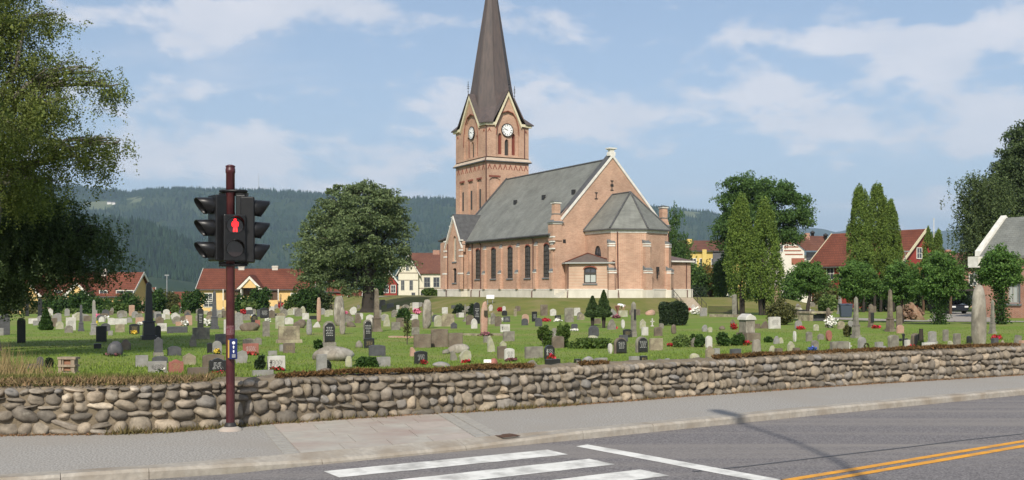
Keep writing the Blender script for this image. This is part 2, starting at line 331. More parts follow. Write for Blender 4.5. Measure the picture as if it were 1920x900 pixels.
# ---------------------------------------------------------------- ground sheet
LAWN = mat('lawn', (.118, .19, .027), (.17, .235, .042), scale=.9, rough=.9, bump=.9, detail=10, bscale=14, spec=.15, col3=(.215, .215, .07), scale3=.16, fac=(.3, .7))
MOUND = mat('dry_lawn', (.12, .145, .035), (.17, .165, .05), scale=.7, rough=.9, bump=.8, detail=9, bscale=12, spec=.1, col3=(.21, .18, .08), scale3=.3)
FORESTG = mat('forest_floor', (.018, .036, .016), (.034, .055, .022), scale=.012, rough=.95, detail=9, bump=.0, spec=.05, col3=(.05, .07, .03), scale3=.004)
FIELD = mat('pale_field', (.10, .125, .055), (.14, .15, .075), scale=.02, rough=.95)
def axis(fine, lim, grow=1.06):
    """fine: list of (start, stop, step) covering the middle; then growing steps out to lim"""
    a = []
    for s, e_, st in fine: a += list(np.arange(s, e_, st))
    a.append(fine[-1][1]); st = fine[-1][2]
    while a[-1] < lim: st = min(st*grow, 45 if a[-1] < 3600 else 600); a.append(a[-1]+st)
    b = [a[0]]; st = fine[0][2]
    while b[-1] > -lim: st = min(st*grow, 45 if b[-1] > -3600 else 600); b.append(b[-1]-st)
    return np.array(b[:0:-1] + a)
xs = axis([(-60, -16, 1.5), (-16, 28, .25), (28, 60, 1.5)], 12000)
ya = list(np.arange(-200, -20, 20)) + list(np.arange(-20, 8, 2)) + list(np.arange(8, 34, .25)) + list(np.arange(34, 180, 1.2))
st = 1.2
while ya[-1] < 14000: st = min(st*1.05, 30 if ya[-1] < 5200 else 300); ya.append(ya[-1]+st)
ys = np.array(ya)
GX, GY = np.meshgrid(xs, ys); GZ = g(GX, GY)
V = np.stack([GX.ravel(), GY.ravel(), GZ.ravel()], 1); nx_, ny_ = len(xs), len(ys)
ii, jj = np.meshgrid(np.arange(nx_-1), np.arange(ny_-1)); q = (jj*nx_+ii).ravel()
Fq = np.stack([q, q+1, q+1+nx_, q+nx_], 1)
cxm = V[Fq].mean(1); pxm = CX + F*cxm[:, 0]/np.maximum(cxm[:, 1], 1)
du_ = (cxm[:, 0]-A0[0])*UU[0]+(cxm[:, 1]-A0[1])*UU[1]; dv_ = (cxm[:, 0]-A0[0])*VV[0]+(cxm[:, 1]-A0[1])*VV[1]
exm = np.hypot(np.maximum(np.maximum(-7-du_, du_-24), 0), np.maximum(np.maximum(-9-dv_, dv_-70), 0))
mi = np.where(cxm[:, 1] > 260, 1, np.where(exm < 10.5 + vnoise(cxm[:, 0], cxm[:, 1], 3)*.8, 3, 0))
fld = ((cxm[:, 1] > 3150) & (cxm[:, 1] < 3420) & (pxm > 205) & (pxm < 275)) | ((cxm[:, 1] > 4150) & (cxm[:, 1] < 4300) & (pxm > 160) & (pxm < 212)) | ((cxm[:, 1] > 4250) & (cxm[:, 1] < 4400) & (pxm > 240) & (pxm < 262)) | ((cxm[:, 1] > 4400) & (cxm[:, 1] < 4600) & (pxm > 1285) & (pxm < 1310))
mi = np.where(fld, 2, mi)
tag(npmesh('ground', V, Fq, [LAWN, FORESTG, FIELD, MOUND], smooth=True, midx=mi), kind='structure')

# ---------------------------------------------------------------- street
def roadmat(name, c1, c2, c3, sc=90):
    m = mat(name, c1, c2, scale=sc, rough=.88, bump=.35, detail=3, spec=.25, col3=c3, scale3=.45, fac=(.42, .58)); return m
ASPH = roadmat('worn_asphalt', (.115, .107, .108), (.225, .21, .205), (.235, .215, .195), 45)
t_ = ASPH.node_tree; mp_ = [n for n in t_.nodes if n.type == 'MAPPING'][0]; nzs = [n for n in t_.nodes if n.type == 'TEX_NOISE']
# wheel tracks: long streaks that run with the road
mpr = nn(t_, 'ShaderNodeMapping'); mpr.inputs['Rotation'].default_value = (0, 0, R(-35.5)); mpr.inputs['Scale'].default_value = (.04, 1.2, 1)
tcc = [n for n in t_.nodes if n.type == 'TEX_COORD'][0]; t_.links.new(tcc.outputs['Object'], mpr.inputs[0]); t_.links.new(mpr.outputs[0], nzs[1].inputs[0])
nzs[1].inputs['Scale'].default_value = 1.3
PAVE = roadmat('pavement_asphalt', (.225, .213, .193), (.40, .38, .345), (.30, .275, .24), 42)
CONC = mat('paving_concrete', (.36, .335, .29), (.42, .39, .335), scale=5, rough=.85, bump=.3, detail=9, col3=(.34, .27, .23), scale3=.9)
GRAN = mat('kerb_granite', (.40, .365, .31), (.30, .275, .235), scale=14, rough=.8, bump=.4, detail=8, col3=(.26, .22, .17), scale3=1.6)
PAINTW = mat('road_paint_white', (.76, .75, .70), (.64, .63, .58), scale=7, rough=.7, detail=9, col3=(.38, .37, .34), scale3=3.0)
PAINTY = mat('road_paint_yellow', (.78, .36, .025), (.62, .28, .03), scale=7, rough=.7, detail=9, col3=(.50, .25, .06), scale3=5.0)
RD = Vector((.817, .577, 0)); RN = Vector((-.577, .817, 0))     # along / across the road
def strip(name, pa, pb, za, zb, m, kind='structure', n=1):
    vs, fs = [], []
    for (ax, ay), (bx_, by_) in zip(pa, pb): vs += [(ax, ay, za), (bx_, by_, zb)]
    for i in range(len(pa)-1): fs.append((2*i, 2*i+2, 2*i+3, 2*i+1))
    mb = MB(); mb.add(vs, fs); return tag(mb.build(name, m), kind=kind)
def offp(pl, d):     # offset polyline to its left (away from the camera)
    r_ = []
    for i, p in enumerate(pl):
        a = pl[max(i-1, 0)]; b = pl[min(i+1, len(pl)-1)]; tx, ty = b[0]-a[0], b[1]-a[1]; l = math.hypot(tx, ty); r_.append((p[0]-ty/l*d, p[1]+tx/l*d))
    return r_
def resample(pl, n, x0=None, x1=None):
    P_ = np.array(pl); 
    x0 = P_[0, 0] if x0 is None else x0; x1 = P_[-1, 0] if x1 is None else x1
    x = np.linspace(x0, x1, n); return [(a, float(np.interp(a, P_[:, 0], P_[:, 1]))) for a in x]
strip('road', offp(KERB, -7.9), KERB, -.1, -.1, ASPH)
# pavement slab between kerb stones and wall
ki = offp(KERB, .26)
def pav(name, m, f0, f1, z, xk0=None, xk1=None, xw0=None, xw1=None, t0=0.0, t1=1.0, n=40):
    a = resample(ki, n, xk0, xk1); b = resample(offp(WALL, .12), n, xw0, xw1)
    pa = [(p[0]*(1-t0)+q_[0]*t0, p[1]*(1-t0)+q_[1]*t0) for p, q_ in zip(a, b)]; pb = [(p[0]*(1-t1)+q_[0]*t1, p[1]*(1-t1)+q_[1]*t1) for p, q_ in zip(a, b)]
    return strip(name, pa, pb, z, z, m)
pp, qq = ki, offp(WALL, .12)
strip('pavement', resample(pp, 160), resample(qq, 160), 0.0, 0.0, PAVE)
# concrete slabs across the pavement at the crossing, each slab a bevelled plate
pv = MB(); xk0, xk1, xw0, xw1 = -2.35, -.45, -3.25, -1.12
rng = random.Random(3)
def pbil(s_, t_):
    a = (xk0+(xk1-xk0)*s_); b = (xw0+(xw1-xw0)*s_); ka = float(np.interp(a, [p[0] for p in ki], [p[1] for p in ki])); wb = float(yw(b))-.02
    return (a*(1-t_)+b*t_, ka*(1-t_)+wb*t_)
rows = [0, .17, .42, .66, .86, 1.0]
for r_ in range(5):
    ncol = [4, 3, 4, 5, 7][r_]; cuts = [0] + sorted([(c+rng.uniform(-.12, .12))/ncol for c in range(1, ncol)]) + [1]
    for c in range(ncol):
        e1, e2 = .002, .003
        p = [pbil(cuts[c]+e1, rows[r_]+e2), pbil(cuts[c+1]-e1, rows[r_]+e2), pbil(cuts[c+1]-e1, rows[r_+1]-e2), pbil(cuts[c]+e1, rows[r_+1]-e2)]
        h = .006+rng.uniform(0, .002); pv.prism(p, -.02, h, 0 if rng.random() < .8 else 1)
CONC2 = mat('paving_concrete_reddish', (.37, .325, .28), (.42, .365, .315), scale=5, rough=.85, bump=.3, detail=9)
tag(pv.build('paving_slabs', [CONC, CONC2]), kind='structure')
# granite sett strips on both sides of the slabs
sb = MB(); SETT = mat('granite_sett', (.36, .34, .30), (.30, .285, .255), scale=9, rough=.8, bump=.4)
for (k0, w0) in ((-.45, -1.12), (-.28, -.95), (-2.52, -3.42)):
    for i in range(17):
        t0, t1 = i/17+.006, (i+1)/17-.006
        def pt(dx, t): a = k0+dx; b = w0+dx; ka = float(np.interp(a, [p[0] for p in ki], [p[1] for p in ki])); wb = float(yw(b)); return (a*(1-t)+b*t, ka*(1-t)+wb*t)
        sb.prism([pt(.012, t0), pt(.155, t0), pt(.155, t1), pt(.012, t1)], -.02, .007+rng.uniform(0, .003))
tag(sb.build('sett_strip', SETT), kind='structure')
# kerb stones, lowered at the crossing
kb = MB(); kx = -30.0
while kx < 110:
    ln = rng.uniform(.75, 1.6); x0, x1 = kx+.003, kx+ln-.003; kx += ln
    y0, y1 = float(yk(x0)), float(yk(x1)); tx, ty = x1-x0, y1-y0; l = math.hypot(tx, ty); n_ = (-ty/l*.26, tx/l*.26)
    lo = lambda x: .008 - .055*float(smooth(-2.9, -2.3, x)*(1-smooth(-.5, .4, x)))
    za, zb_ = lo(x0)+rng.uniform(-.004, .004), lo(x1)+rng.uniform(-.004, .004)
    top = [(x0, y0, za), (x1, y1, zb_), (x1+n_[0], y1+n_[1], .006), (x0+n_[0], y0+n_[1], .006)]
    c_ = .02   # worn front arris
    f_ = lambda p, z, d=0: (p[0]-n_[0]*d, p[1]-n_[1]*d, z)
    a, b, c, d = top
    vs = [f_(a, -.16), f_(b, -.16), (a[0], a[1], za-.03), (b[0], b[1], zb_-.03), (a[0]+n_[0]*.1, a[1]+n_[1]*.1, za), (b[0]+n_[0]*.1, b[1]+n_[1]*.1, zb_), c, d, (c[0], c[1], -.16), (d[0], d[1], -.16)]
    kb.add(vs, [(0, 1, 3, 2), (2, 3, 5, 4), (4, 5, 6, 7), (7, 6, 8, 9), (0, 2, 4, 7, 9), (1, 8, 6, 5, 3)])
tag(kb.build('kerb', GRAN), kind='structure')
# near side pavement (under the camera)
strip('near_pavement', offp(KERB, -16), offp(KERB, -8.15), 0, 0, PAVE)
nk = MB()
_k = resample(offp(KERB, -8.15), 60)
for p, q_ in zip(_k[:-1], _k[1:]):
    nk.ext([(p[0], p[1], -.16), (q_[0], q_[1], -.16), (q_[0], q_[1], .005), (p[0], p[1], .005)], RN*.25)
tag(nk.build('near_kerb', GRAN), kind='structure')
# painted markings
def paint(pxs, m, z=-.096, wear=True):
    mb = MB(); P_ = [flat(x, y, z) for x, y in pxs]; mb.add(P_, [tuple(range(len(P_)))]); return mb
zb1 = MB()
def quadm(mb, a, b, c, d, n=14, z=-.096):
    """long painted bar a-b (far edge) / d-c (near edge) with slightly ragged ends and edges"""
    rr = random.Random(int(a[0]*100)); a, b, c, d = [Vector((p[0], p[1], z)) for p in (a, b, c, d)]
    vs, fs = [], []
    for i in range(n+1):
        t = i/n; e1 = rr.uniform(-.006, .006); e2 = rr.uniform(-.006, .006); w_ = (d-a).normalized()
        vs += [a.lerp(b, t)+w_*e1, d.lerp(c, t)+w_*e2]
    for i in range(n): fs.append((2*i, 2*i+2, 2*i+3, 2*i+1))
    mb.add(vs, fs)
z_ = -.096
e1a, e1b = flat(1027, 842.7, z_), flat(1065, 851.7, z_)
for k, (fa, fb) in enumerate((((1027, 843), (1065, 851.9)), ((1105, 860.2), (1153, 870.5)), ((1200, 880), (1255, 891.5)))):
    a = Vector(flat(*fa, z_)); b = Vector(flat(*fb, z_)); l = 2.86 if k == 0 else 3.5
    d_ = Vector((-.845, -.535, 0)) if k == 0 else Vector((-.835, -.55, 0))
    quadm(zb1, a+d_*l, a, b, b+d_*l)
for k in range(3, 8):
    off = Vector((.44, -.655, 0))*(k-2); a = Vector(flat(1200, 880, z_))+off; b = Vector(flat(1255, 891.5, z_))+off
    quadm(zb1, a+Vector((-.835, -.55, 0))*3.3, a, b, b+Vector((-.835, -.55, 0))*3.3)
tag(zb1.build('crossing_stripes', PAINTW), kind='structure')
sl = MB(); a = Vector(flat(1101.7, 833.2, z_)); d = Vector(flat(1080, 836.9, z_)); b = Vector(flat(1471.7, 900, z_)); c = Vector(flat(1413, 900, z_))
quadm(sl, a, b+(b-a)*.35, c+(c-d)*.35, d); tag(sl.build('stop_line', PAINTW), kind='structure')
yl = MB()
for (l0, l1) in (((1487, 898.2), (1920, 826.8)), ((1545, 900), (1920, 836))):
    p = Vector(flat(*l0, z_)); q_ = Vector(flat(*l1, z_)); dr = (q_-p).normalized(); nrm = Vector((-dr.y, dr.x, 0))*.055
    s0, s1 = p-dr*6, q_+dr*60; quadm(yl, s0+nrm, s1+nrm, s1-nrm, s0-nrm, 60)
tag(yl.build('double_yellow_line', PAINTY), kind='structure')
# crack sealed with tar
ck = MB(); TAR = mat('tar_seam', (.055, .053, .053), rough=.5)
pth = [Vector(flat(x, y, -.0965)) for x, y in ((1300, 884), (1400, 874), (1500, 862), (1600, 850), (1700, 838.5), (1800, 826), (1920, 813))]
for i in range(len(pth)-1):
    n_ = Vector((-(pth[i+1]-pth[i]).y, (pth[i+1]-pth[i]).x, 0)).normalized()*.02; ck.add([pth[i]-n_, pth[i+1]-n_, pth[i+1]+n_, pth[i]+n_], [(0, 1, 2, 3)])
tag(ck.build('tar_seam', TAR), kind='structure')
# drain grate
gx, gy, _ = flat(950, 817); dg = thing('drain_grate', 'small rusty iron drain grate set in the pavement beside the kerb', 'drain grate', (gx, gy, .002), R(36))
RUST = mat('rusty_iron', (.12, .06, .035), (.07, .045, .035), scale=20, rough=.85, bump=.3)
m = MB(); 
for s_ in ((-.24, .24, -.2, -.17), (-.24, .24, .17, .2), (-.24, -.21, -.17, .17), (.21, .24, -.17, .17)): m.box(*s_, 0, .006)
m.build('frame', RUST, dg); m = MB()
for i in range(8): m.box(-.2+i*.053, -.2+i*.053+.026, -.168, .168, 0, .005)
m.build('grating', RUST, dg); dg.scale = (.55, .55, 1)

# ---------------------------------------------------------------- cobble wall
STONEC = []
def stonemat():
    m = bpy.data.materials.new('field_stone'); m.use_nodes = True; t = m.node_tree; b = t.nodes['Principled BSDF']; b.inputs['Roughness'].default_value = .85
    at = nn(t, 'ShaderNodeAttribute', attribute_name='tint'); rp = nn(t, 'ShaderNodeValToRGB'); t.links.new(at.outputs['Fac'], rp.inputs[0])
    cols = [(0, (.12, .105, .085)), (.25, (.165, .14, .108)), (.45, (.215, .18, .135)), (.62, (.265, .22, .16)), (.74, (.19, .18, .165)), (.84, (.31, .25, .18)), (.93, (.42, .35, .26)), (1, (.56, .50, .40))]
    el = rp.color_ramp.elements
    el[0].position = 0; el[0].color = cols[0][1]+(1,); el[1].position = 1; el[1].color = cols[-1][1]+(1,)
    for p, c in cols[1:-1]: q_ = el.new(p); q_.color = c+(1,)
    tcn = nn(t, 'ShaderNodeTexCoord'); nz = nn(t, 'ShaderNodeTexNoise', i_Scale=11.0, i_Detail=10.0, i_Roughness=.65); t.links.new(tcn.outputs['Object'], nz.inputs[0])
    rr = nn(t, 'ShaderNodeMapRange', i_1=.3, i_2=.7, i_3=.6, i_4=1.38); t.links.new(nz.outputs[0], rr.inputs[0])
    hs = nn(t, 'ShaderNodeHueSaturation'); t.links.new(rp.outputs[0], hs.inputs['Color']); t.links.new(rr.outputs[0], hs.inputs['Value'])
    n2_ = nn(t, 'ShaderNodeTexNoise', i_Scale=6.0, i_Detail=7.0, i_Roughness=.7); t.links.new(tcn.outputs['Object'], n2_.inputs[0])
    r2_ = nn(t, 'ShaderNodeMapRange', i_1=.6, i_2=.72, i_3=0, i_4=.5); t.links.new(n2_.outputs[0], r2_.inputs[0])
    mx = nn(t, 'ShaderNodeMix', data_type='RGBA'); t.links.new(r2_.outputs[0], mx.inputs[0]); t.links.new(hs.outputs[0], mx.inputs[6]); mx.inputs[7].default_value = (.36, .33, .27, 1)
    t.links.new(mx.outputs[2], b.inputs['Base Color'])
    bn = nn(t, 'ShaderNodeBump', i_Strength=.5, i_Distance=.02); t.links.new(nz.outputs[0], bn.inputs['Height']); t.links.new(bn.outputs[0], b.inputs['Normal'])
    return m
FSTONE = stonemat()
MORTAR = mat('sandy_mortar', (.225, .185, .13), (.155, .125, .088), scale=9, rough=.95, bump=.9, detail=9, bscale=30, col3=(.15, .12, .08), scale3=2.2)
bm = bmesh.new(); bmesh.ops.create_icosphere(bm, subdivisions=3, radius=1); IV = np.array([v.co[:] for v in bm.verts]); IF = np.array([[v.index for v in f.verts] for f in bm.faces]); bm.free()
def rockverts(rs, rnd, pw=.72, amp=.12):
    v = np.sign(IV)*np.abs(IV)**pw; v = v/np.maximum(np.linalg.norm(v, axis=1, keepdims=True)**.55, .01)
    k = rnd.normal(size=(4, 3))*1.7; ph = rnd.uniform(0, 6.3, 4); d = sum(np.sin(IV@k[i]+ph[i]) for i in range(4))*amp*.45
    k2 = rnd.normal(size=(3, 3))*4.5; d = d + sum(np.sin(IV@k2[i]+ph[i]) for i in range(3))*amp*.14
    # a few broken flat faces
    for _ in range(2):
        n_ = rnd.normal(size=3); n_ /= np.linalg.norm(n_); dd = v@n_; v = v - np.maximum(dd-.86, 0)[:, None]*n_*.8
    return v*(1+d)[:, None]*np.array(rs)
rs_ = np.random.RandomState(5)
sw = thing('cobble_wall', 'low churchyard wall of rounded field stones set in sandy mortar along the pavement', 'stone wall', (0, 14, 0))
Vs, Fs, Ts = [], [], []; nv = 0
pl = resample(WALL, 900, -20, 70); P_ = np.array(pl); sl_ = np.concatenate([[0], np.cumsum(np.hypot(*np.diff(P_, axis=0).T))])
def along(s_): return np.array([np.interp(s_, sl_, P_[:, 0]), np.interp(s_, sl_, P_[:, 1])])
def wtop(x): return .60 + .03*float(np.sin(x*1.3)) * .5 + .02*float(smooth(0, 6, x))
s_end = sl_[-1]
# column by column packing: rows with wavy boundaries
nrow_b = lambda s_: 4
prevb = None
for row in range(5):
    s_ = rs_.uniform(0, .1)
    while s_ < s_end:
        x_here = float(along(s_)[0]); big = 1.25 if x_here < -3.2 else 1.0; far_ = x_here > 30
        zone4 = big > 1.1
        if zone4: bnd = [-.03, .155, .30, .415, .52, .61]
        else: bnd = [-.02, .12, .25, .375, .49, .605]
        w_ = (.08+rs_.gamma(2.4, .038))*(1.3 if zone4 else 1.0)*(.78 if row == 4 else 1)*(1.0 if row else 1.2)
        w_ = min(w_, .36)
        wv = lambda z, k: z + .026*math.sin(s_*2.1+k*1.9)+.018*math.sin(s_*7.3+k*3.1)+(.02*math.sin(s_*3.7+k) if zone4 else 0)
        zb0 = wv(bnd[row], row) if row else bnd[0]; zb1_ = wv(bnd[row+1], row+1) if row < 4 else bnd[5]
        top = wtop(x_here); zb1_ = min(zb1_, top-.01)
        parts = [(s_, w_, zb0, zb1_)]
        h = zb1_-zb0
        if rs_.rand() < .05 and w_ > .24: parts = [(s_, w_, zb0, zb0+h*.48), (s_, w_, zb0+h*.5, zb1_)]
        for (ps, pw_, pz0, pz1) in parts:
            p = along(ps+pw_/2); d_ = along(ps+pw_)-along(ps); d_ /= np.linalg.norm(d_); n_ = np.array([d_[1], -d_[0]])
            hh = (pz1-pz0)/2*rs_.uniform(.93, 1.14); rv = rockverts((pw_/2*rs_.uniform(.95, 1.04), .085+rs_.uniform(0, .045), hh), rs_, pw=rs_.uniform(.7, 1.05), amp=.17)
            a = rs_.normal()*.2; c_, s__ = math.cos(a), math.sin(a); rx = rv[:, 0]*c_-rv[:, 2]*s__; rz = rv[:, 0]*s__+rv[:, 2]*c_; ry = rv[:, 1]
            inn_ = rs_.uniform(-.068, -.03)
            X = p[0]+d_[0]*rx + n_[0]*(-ry+inn_) ; Y = p[1]+d_[1]*rx+n_[1]*(-ry+inn_); Z = (pz0+pz1)/2+rz
            Vs.append(np.stack([X, Y-14, Z], 1)); Fs.append(IF+nv); nv += len(IV); tt = rs_.beta(1.6, 1.9) if rs_.rand() > .12 else rs_.uniform(.85, 1)
            Ts.append(np.full(len(IF), tt*(.95 if x_here < -3.5 else .86)))
        s_ += w_*.945
npmesh('field_stones', np.vstack(Vs), np.vstack(Fs), FSTONE, sw, np.concatenate(Ts), smooth=True)
# mortar core with a rough, rounded top
rowz = []; cvs = []; cfs = []; nseg = 700; ss = np.linspace(0, s_end, nseg)
prof = [(.02, -.12), (.03, .28), (.035, .52), (.07, .585), (.17, .615), (.30, .62), (.42, .60), (.50, .52), (.50, -.12)]
for i, s_ in enumerate(ss):
    p = along(s_); p2 = along(min(s_+.05, s_end)); d_ = (p2-p) if np.linalg.norm(p2-p) > 0 else d_; d_ = d_/np.linalg.norm(d_); n_ = np.array([-d_[1], d_[0]])
    for k, (o, z) in enumerate(prof):
        nzv = .012*math.sin(s_*9+k*2)+.01*math.sin(s_*23+k*5)+rs_.normal()*.005
        zz_ = z + (wtop(p[0])-.60 + nzv if z > .4 else 0)
        cvs.append((p[0]+n_[0]*(o+nzv*.6), p[1]+n_[1]*(o+nzv*.6)-14, zz_))
K = len(prof)
cf = [[i*K+k, (i+1)*K+k, (i+1)*K+k+1, i*K+k+1] for i in range(nseg-1) for k in range(K-1)]
npmesh('mortar_core', np.array(cvs), np.array(cf), MORTAR, sw, smooth=True)

# ---------------------------------------------------------------- grass, moss, weeds
GRASS1 = mat('grass_blade', (.16, .23, .036), tint=.45, rough=.8, trans=.35)
GRASSD = mat('dry_grass_blade', (.33, .25, .12), tint=.4, rough=.8, trans=.3)
MOSS = mat('brown_moss', (.105, .06, .02), tint=.5, rough=.95)
WEED = mat('weed_leaf', (.17, .14, .055), tint=.4, rough=.8, trans=.3)
def blades(name, P, h, w_, lean, m, seed, hv=.5, kind='stuff', parent=None):
    rs = np.random.RandomState(seed); n = len(P); a = rs.uniform(0, 2*np.pi, n); hh = h*(1+rs.uniform(-hv, hv, n)); la = rs.uniform(0, 2*np.pi, n); ll = hh*lean*rs.rand(n)
    ww = w_*(1+rs.uniform(-.4, .4, n)); dx = np.cos(a)*ww/2; dy = np.sin(a)*ww/2
    b0 = P+np.stack([dx, dy, 0*dx], 1); b1 = P-np.stack([dx, dy, 0*dx], 1)
    tip = P+np.stack([np.cos(la)*ll, np.sin(la)*ll, hh], 1)
    V = np.stack([b0, b1, tip], 1).reshape(-1, 3); Fc = np.arange(n*3).reshape(-1, 3)
    o = npmesh(name, V, Fc, m, parent, rs.rand(n))
    if kind: o['kind'] = kind
    return o
rs_ = np.random.RandomState(9)
n = 90000; Yp = 13.5+rs_.rand(n)**1.6*42; Xp = (rs_.uniform(-.53, .53, n))*Yp; t = (Yp-yw(Xp))*.85
ok = t > .55; Xp, Yp = Xp[ok], Yp[ok]
blades('lawn_grass', np.stack([Xp, Yp, g(Xp, Yp)-.005], 1), .045, .022, .8, GRASS1, 1)
# tall dry grass on the bank at the left end
n = 5200; Xp = rs_.uniform(-9.5, -6.35, n); Yp = yw(Xp)+rs_.uniform(.7, 3.0, n); d_ = np.clip((-6.6-Xp)/1.0, .10, 1)
keep = rs_.rand(n) < d_; Xp, Yp, d_ = Xp[keep], Yp[keep], d_[keep]
hh = .36*d_ + .05
o_ = blades('tall_dry_grass', np.stack([Xp, Yp, g(Xp, Yp)], 1), hh, .012, .6, GRASSD, 2)
n = 9000; Xp = rs_.uniform(-9, -3.9, n); tt = rs_.uniform(.12, 1.1, n); Yp = yw(Xp)+tt
blades('bank_grass', np.stack([Xp, Yp, np.maximum(g(Xp, Yp), .6)], 1), .07, .016, 1.2, mat('bank_grass_blade', (.17, .17, .05), tint=.6, rough=.8, trans=.3), 3)
n = 4200; Xp = rs_.uniform(-9, -4.0, n); tt = rs_.normal(.26, .13, n); Yp = yw(Xp)+tt
blades('bank_turf_edge', np.stack([Xp, Yp, .6+.05*rs_.rand(n)], 1), .06, .02, 1.6, mat('turf_edge_blade', (.20, .14, .07), tint=.6, rough=.9), 4)
# moss cap in stretches along the wall top
def mosscap(px0, px1, seed):
    rs = np.random.RandomState(seed)
    def xat(px):
        k = (px-CX)/F; X = np.linspace(-10, 40, 6000); return float(X[np.argmin(abs(X - k*(yw(X)+.3)))])
    x0, x1 = xat(px0), xat(px1); n = int((x1-x0)*1500); X = rs.uniform(x0, x1, n); e_ = np.minimum(X-x0, x1-X); lum = .5+.5*np.sin(X*2.3)*np.sin(X*5.1+1)
    Y = yw(X)+.22+rs.normal(0, .075, n); Z = .605+.035*rs.rand(n)*(.5+lum) + .02*np.clip(e_, 0, 1)
    return np.stack([X, Y, Z], 1)
mc = np.vstack([mosscap(520, 812, 1), mosscap(815, 1000, 2), mosscap(1085, 1140, 3), mosscap(1335, 1560, 4), mosscap(1560, 1905, 5)])
blades('moss', mc, .035, .03, 1.8, MOSS, 5, .6)
# weeds along the foot of the wall
cl_ = []
for px, n, sp in ((225, 60, .1), (265, 140, .2), (310, 200, .28), (345, 120, .15), (405, 130, .2), (470, 90, .25), (560, 90, .3), (700, 90, .3), (620, 80, .2), (958, 150, .08), (990, 110, .07), (1035, 90, .08), (1065, 60, .15), (880, 60, .12), (930, 70, .2), (1210, 40, .3), (1420, 40, .4)):
    k = (px-CX)/F; X = np.linspace(-10, 40, 6000); x = float(X[np.argmin(abs(X-k*yw(X)))]); n = int(n*.8)
    xx = x+rs_.normal(0, sp, n); cl_.append(np.stack([xx, yw(xx)-.05-abs(rs_.normal(0, .06, n)), 0*xx+.003], 1))
cl_ = np.vstack(cl_); h_ = .055*(.5+rs_.rand(len(cl_)))
blades('weeds', cl_, h_, .02, 1.3, WEED, 6, .6)
n = 9000; xx = rs_.uniform(-9, 14, n); dd = abs(rs_.normal(0, .05, n))
blades('dry_litter', np.stack([xx, yw(xx)-.03-dd, 0*xx+.002], 1), .02, .02, 2.0, mat('litter', (.20, .12, .06), tint=.5, rough=.9), 7)
# ---------------------------------------------------------------- church
ch = thing('church', 'red brick church with tall dark spire, clocks and grey slate roof on the grassy mound', 'church', (A0[0], A0[1], 1.0), ALPHA)
W_, EV, RZ, LN = 15.72, 7.75, 16.35, 27.0    # local heights are above the mound
UX, VY = Vector((1, 0, 0)), Vector((0, 1, 0))
def pbox(name, m, *b, parent=None): q = MB(); q.box(*b); return q.build(name, m, parent or ch)
# nave side wall (left) with windows
wins = [1.95, 6.45, 10.95, 15.45, 19.95]
hs = [holeshape(-v, 2.35, 6.25, 1.45, 'seg') for v in wins]
mb = MB()
wallpanel(mb, (0, 0, 0), (0, -1, 0), (-1, 0, 0), [(0, .9), (0, EV-.27), (-LN, EV-.27), (-LN, .9)], hs, .16)
# right side wall, west wall
wallpanel(mb, (W_, 0, 0), (0, 1, 0), (1, 0, 0), [(0, .9), (LN, .9), (LN, EV-.27), (0, EV-.27)], [holeshape(v, 2.35, 6.25, 1.15, 'seg') for v in wins], .4)
mb.add([(0, LN, .9), (W_, LN, .9), (W_, LN, EV), (W_/2, LN, RZ-.3), (0, LN, EV)], [(0, 1, 2, 3, 4)])
# east gable, slightly thick with parapet
ga = [(0, .9), (W_, .9), (W_, EV+.75), (W_/2, RZ+.02), (0, EV+.75)]
gm = [[(7.72, 13.1), (8.0, 13.1), (8.0, 13.9), (7.72, 13.9)]]
wallpanel(mb, (0, 0, 0), (1, 0, 0), (0, -1, 0), ga, (), .4)
mb.add([(p[0], .5, p[1]) for p in ga], [(0, 1, 2, 3, 4)])
mb.build('nave_wall', BRICK, ch)
for v in wins:
    window(ch, (0, 0, 0), (0, -1, 0), (-1, 0, 0), holeshape(-v, 2.35, 6.25, 1.45, 'seg'), .13, .09, 2, 6, DARKW, mat('leaded_glass', (.05, .045, .04), (.10, .09, .08), scale=2.5, rough=.25, spec=.5), SILL)
    m = MB(); m.ext([(-.03, -0+v+.62*math.cos(t), 6.25-.2+.36*math.sin(t)) for t in [k*math.pi/6 for k in range(7)]] + [(-.03, v+.5*math.cos(t), 6.25-.2+.2*math.sin(t)) for t in [k*math.pi/6 for k in range(6, -1, -1)]], (.04, 0, 0)); m.build('brick_arch', BRICKR, ch)
    window(ch, (W_, 0, 0), (0, 1, 0), (1, 0, 0), holeshape(v, 2.35, 6.25, 1.15, 'seg'), .3, .09, 1, 5, DARKW, GLASS, SILL)
# plinth
pl_ = MB(); pl_.box(-.18, W_+.18, -.18, LN, -1.2, .9)
pl_.build('plinth', PLINTH, ch)
m = MB(); m.box(-.21, W_+.21, -.21, LN, .9, 1.0); m.build('plinth_coping', WHITE, ch)
# buttresses
for v in (.35, 4.2, 8.7, 13.2, 17.7, 22.2):
    m = MB(); m.box(-.38, 0, v-.26, v+.26, 1.0, 3.0); m.box(-.22, 0, v-.22, v+.22, 3.0, 6.2); b = m.build('buttress', BRICK, ch)
    m = MB(); m.ext([(-.42, v-.29, 2.9), (-.42, v+.29, 2.9), (-.42, v+.29, 3.02), (-.42, v-.29, 3.02)], (.2, 0, 0)); m.ext([(-.26, v-.25, 6.1), (-.26, v+.25, 6.1), (-.26, v+.25, 6.21), (-.26, v-.25, 6.21)], (.26, 0, 0)); m.build('white_band', WHITE, b)
    m = MB(); m.ext([(-.44, v-.3, 3.02), (-.22, v-.3, 3.35), (-.22, v-.3, 3.02)], (0, .6, 0)); m.ext([(-.28, v-.26, 6.21), (-.002, v-.26, 6.6), (-.002, v-.26, 6.21)], (0, .52, 0)); m.build('slate_weathering', SILL, b)
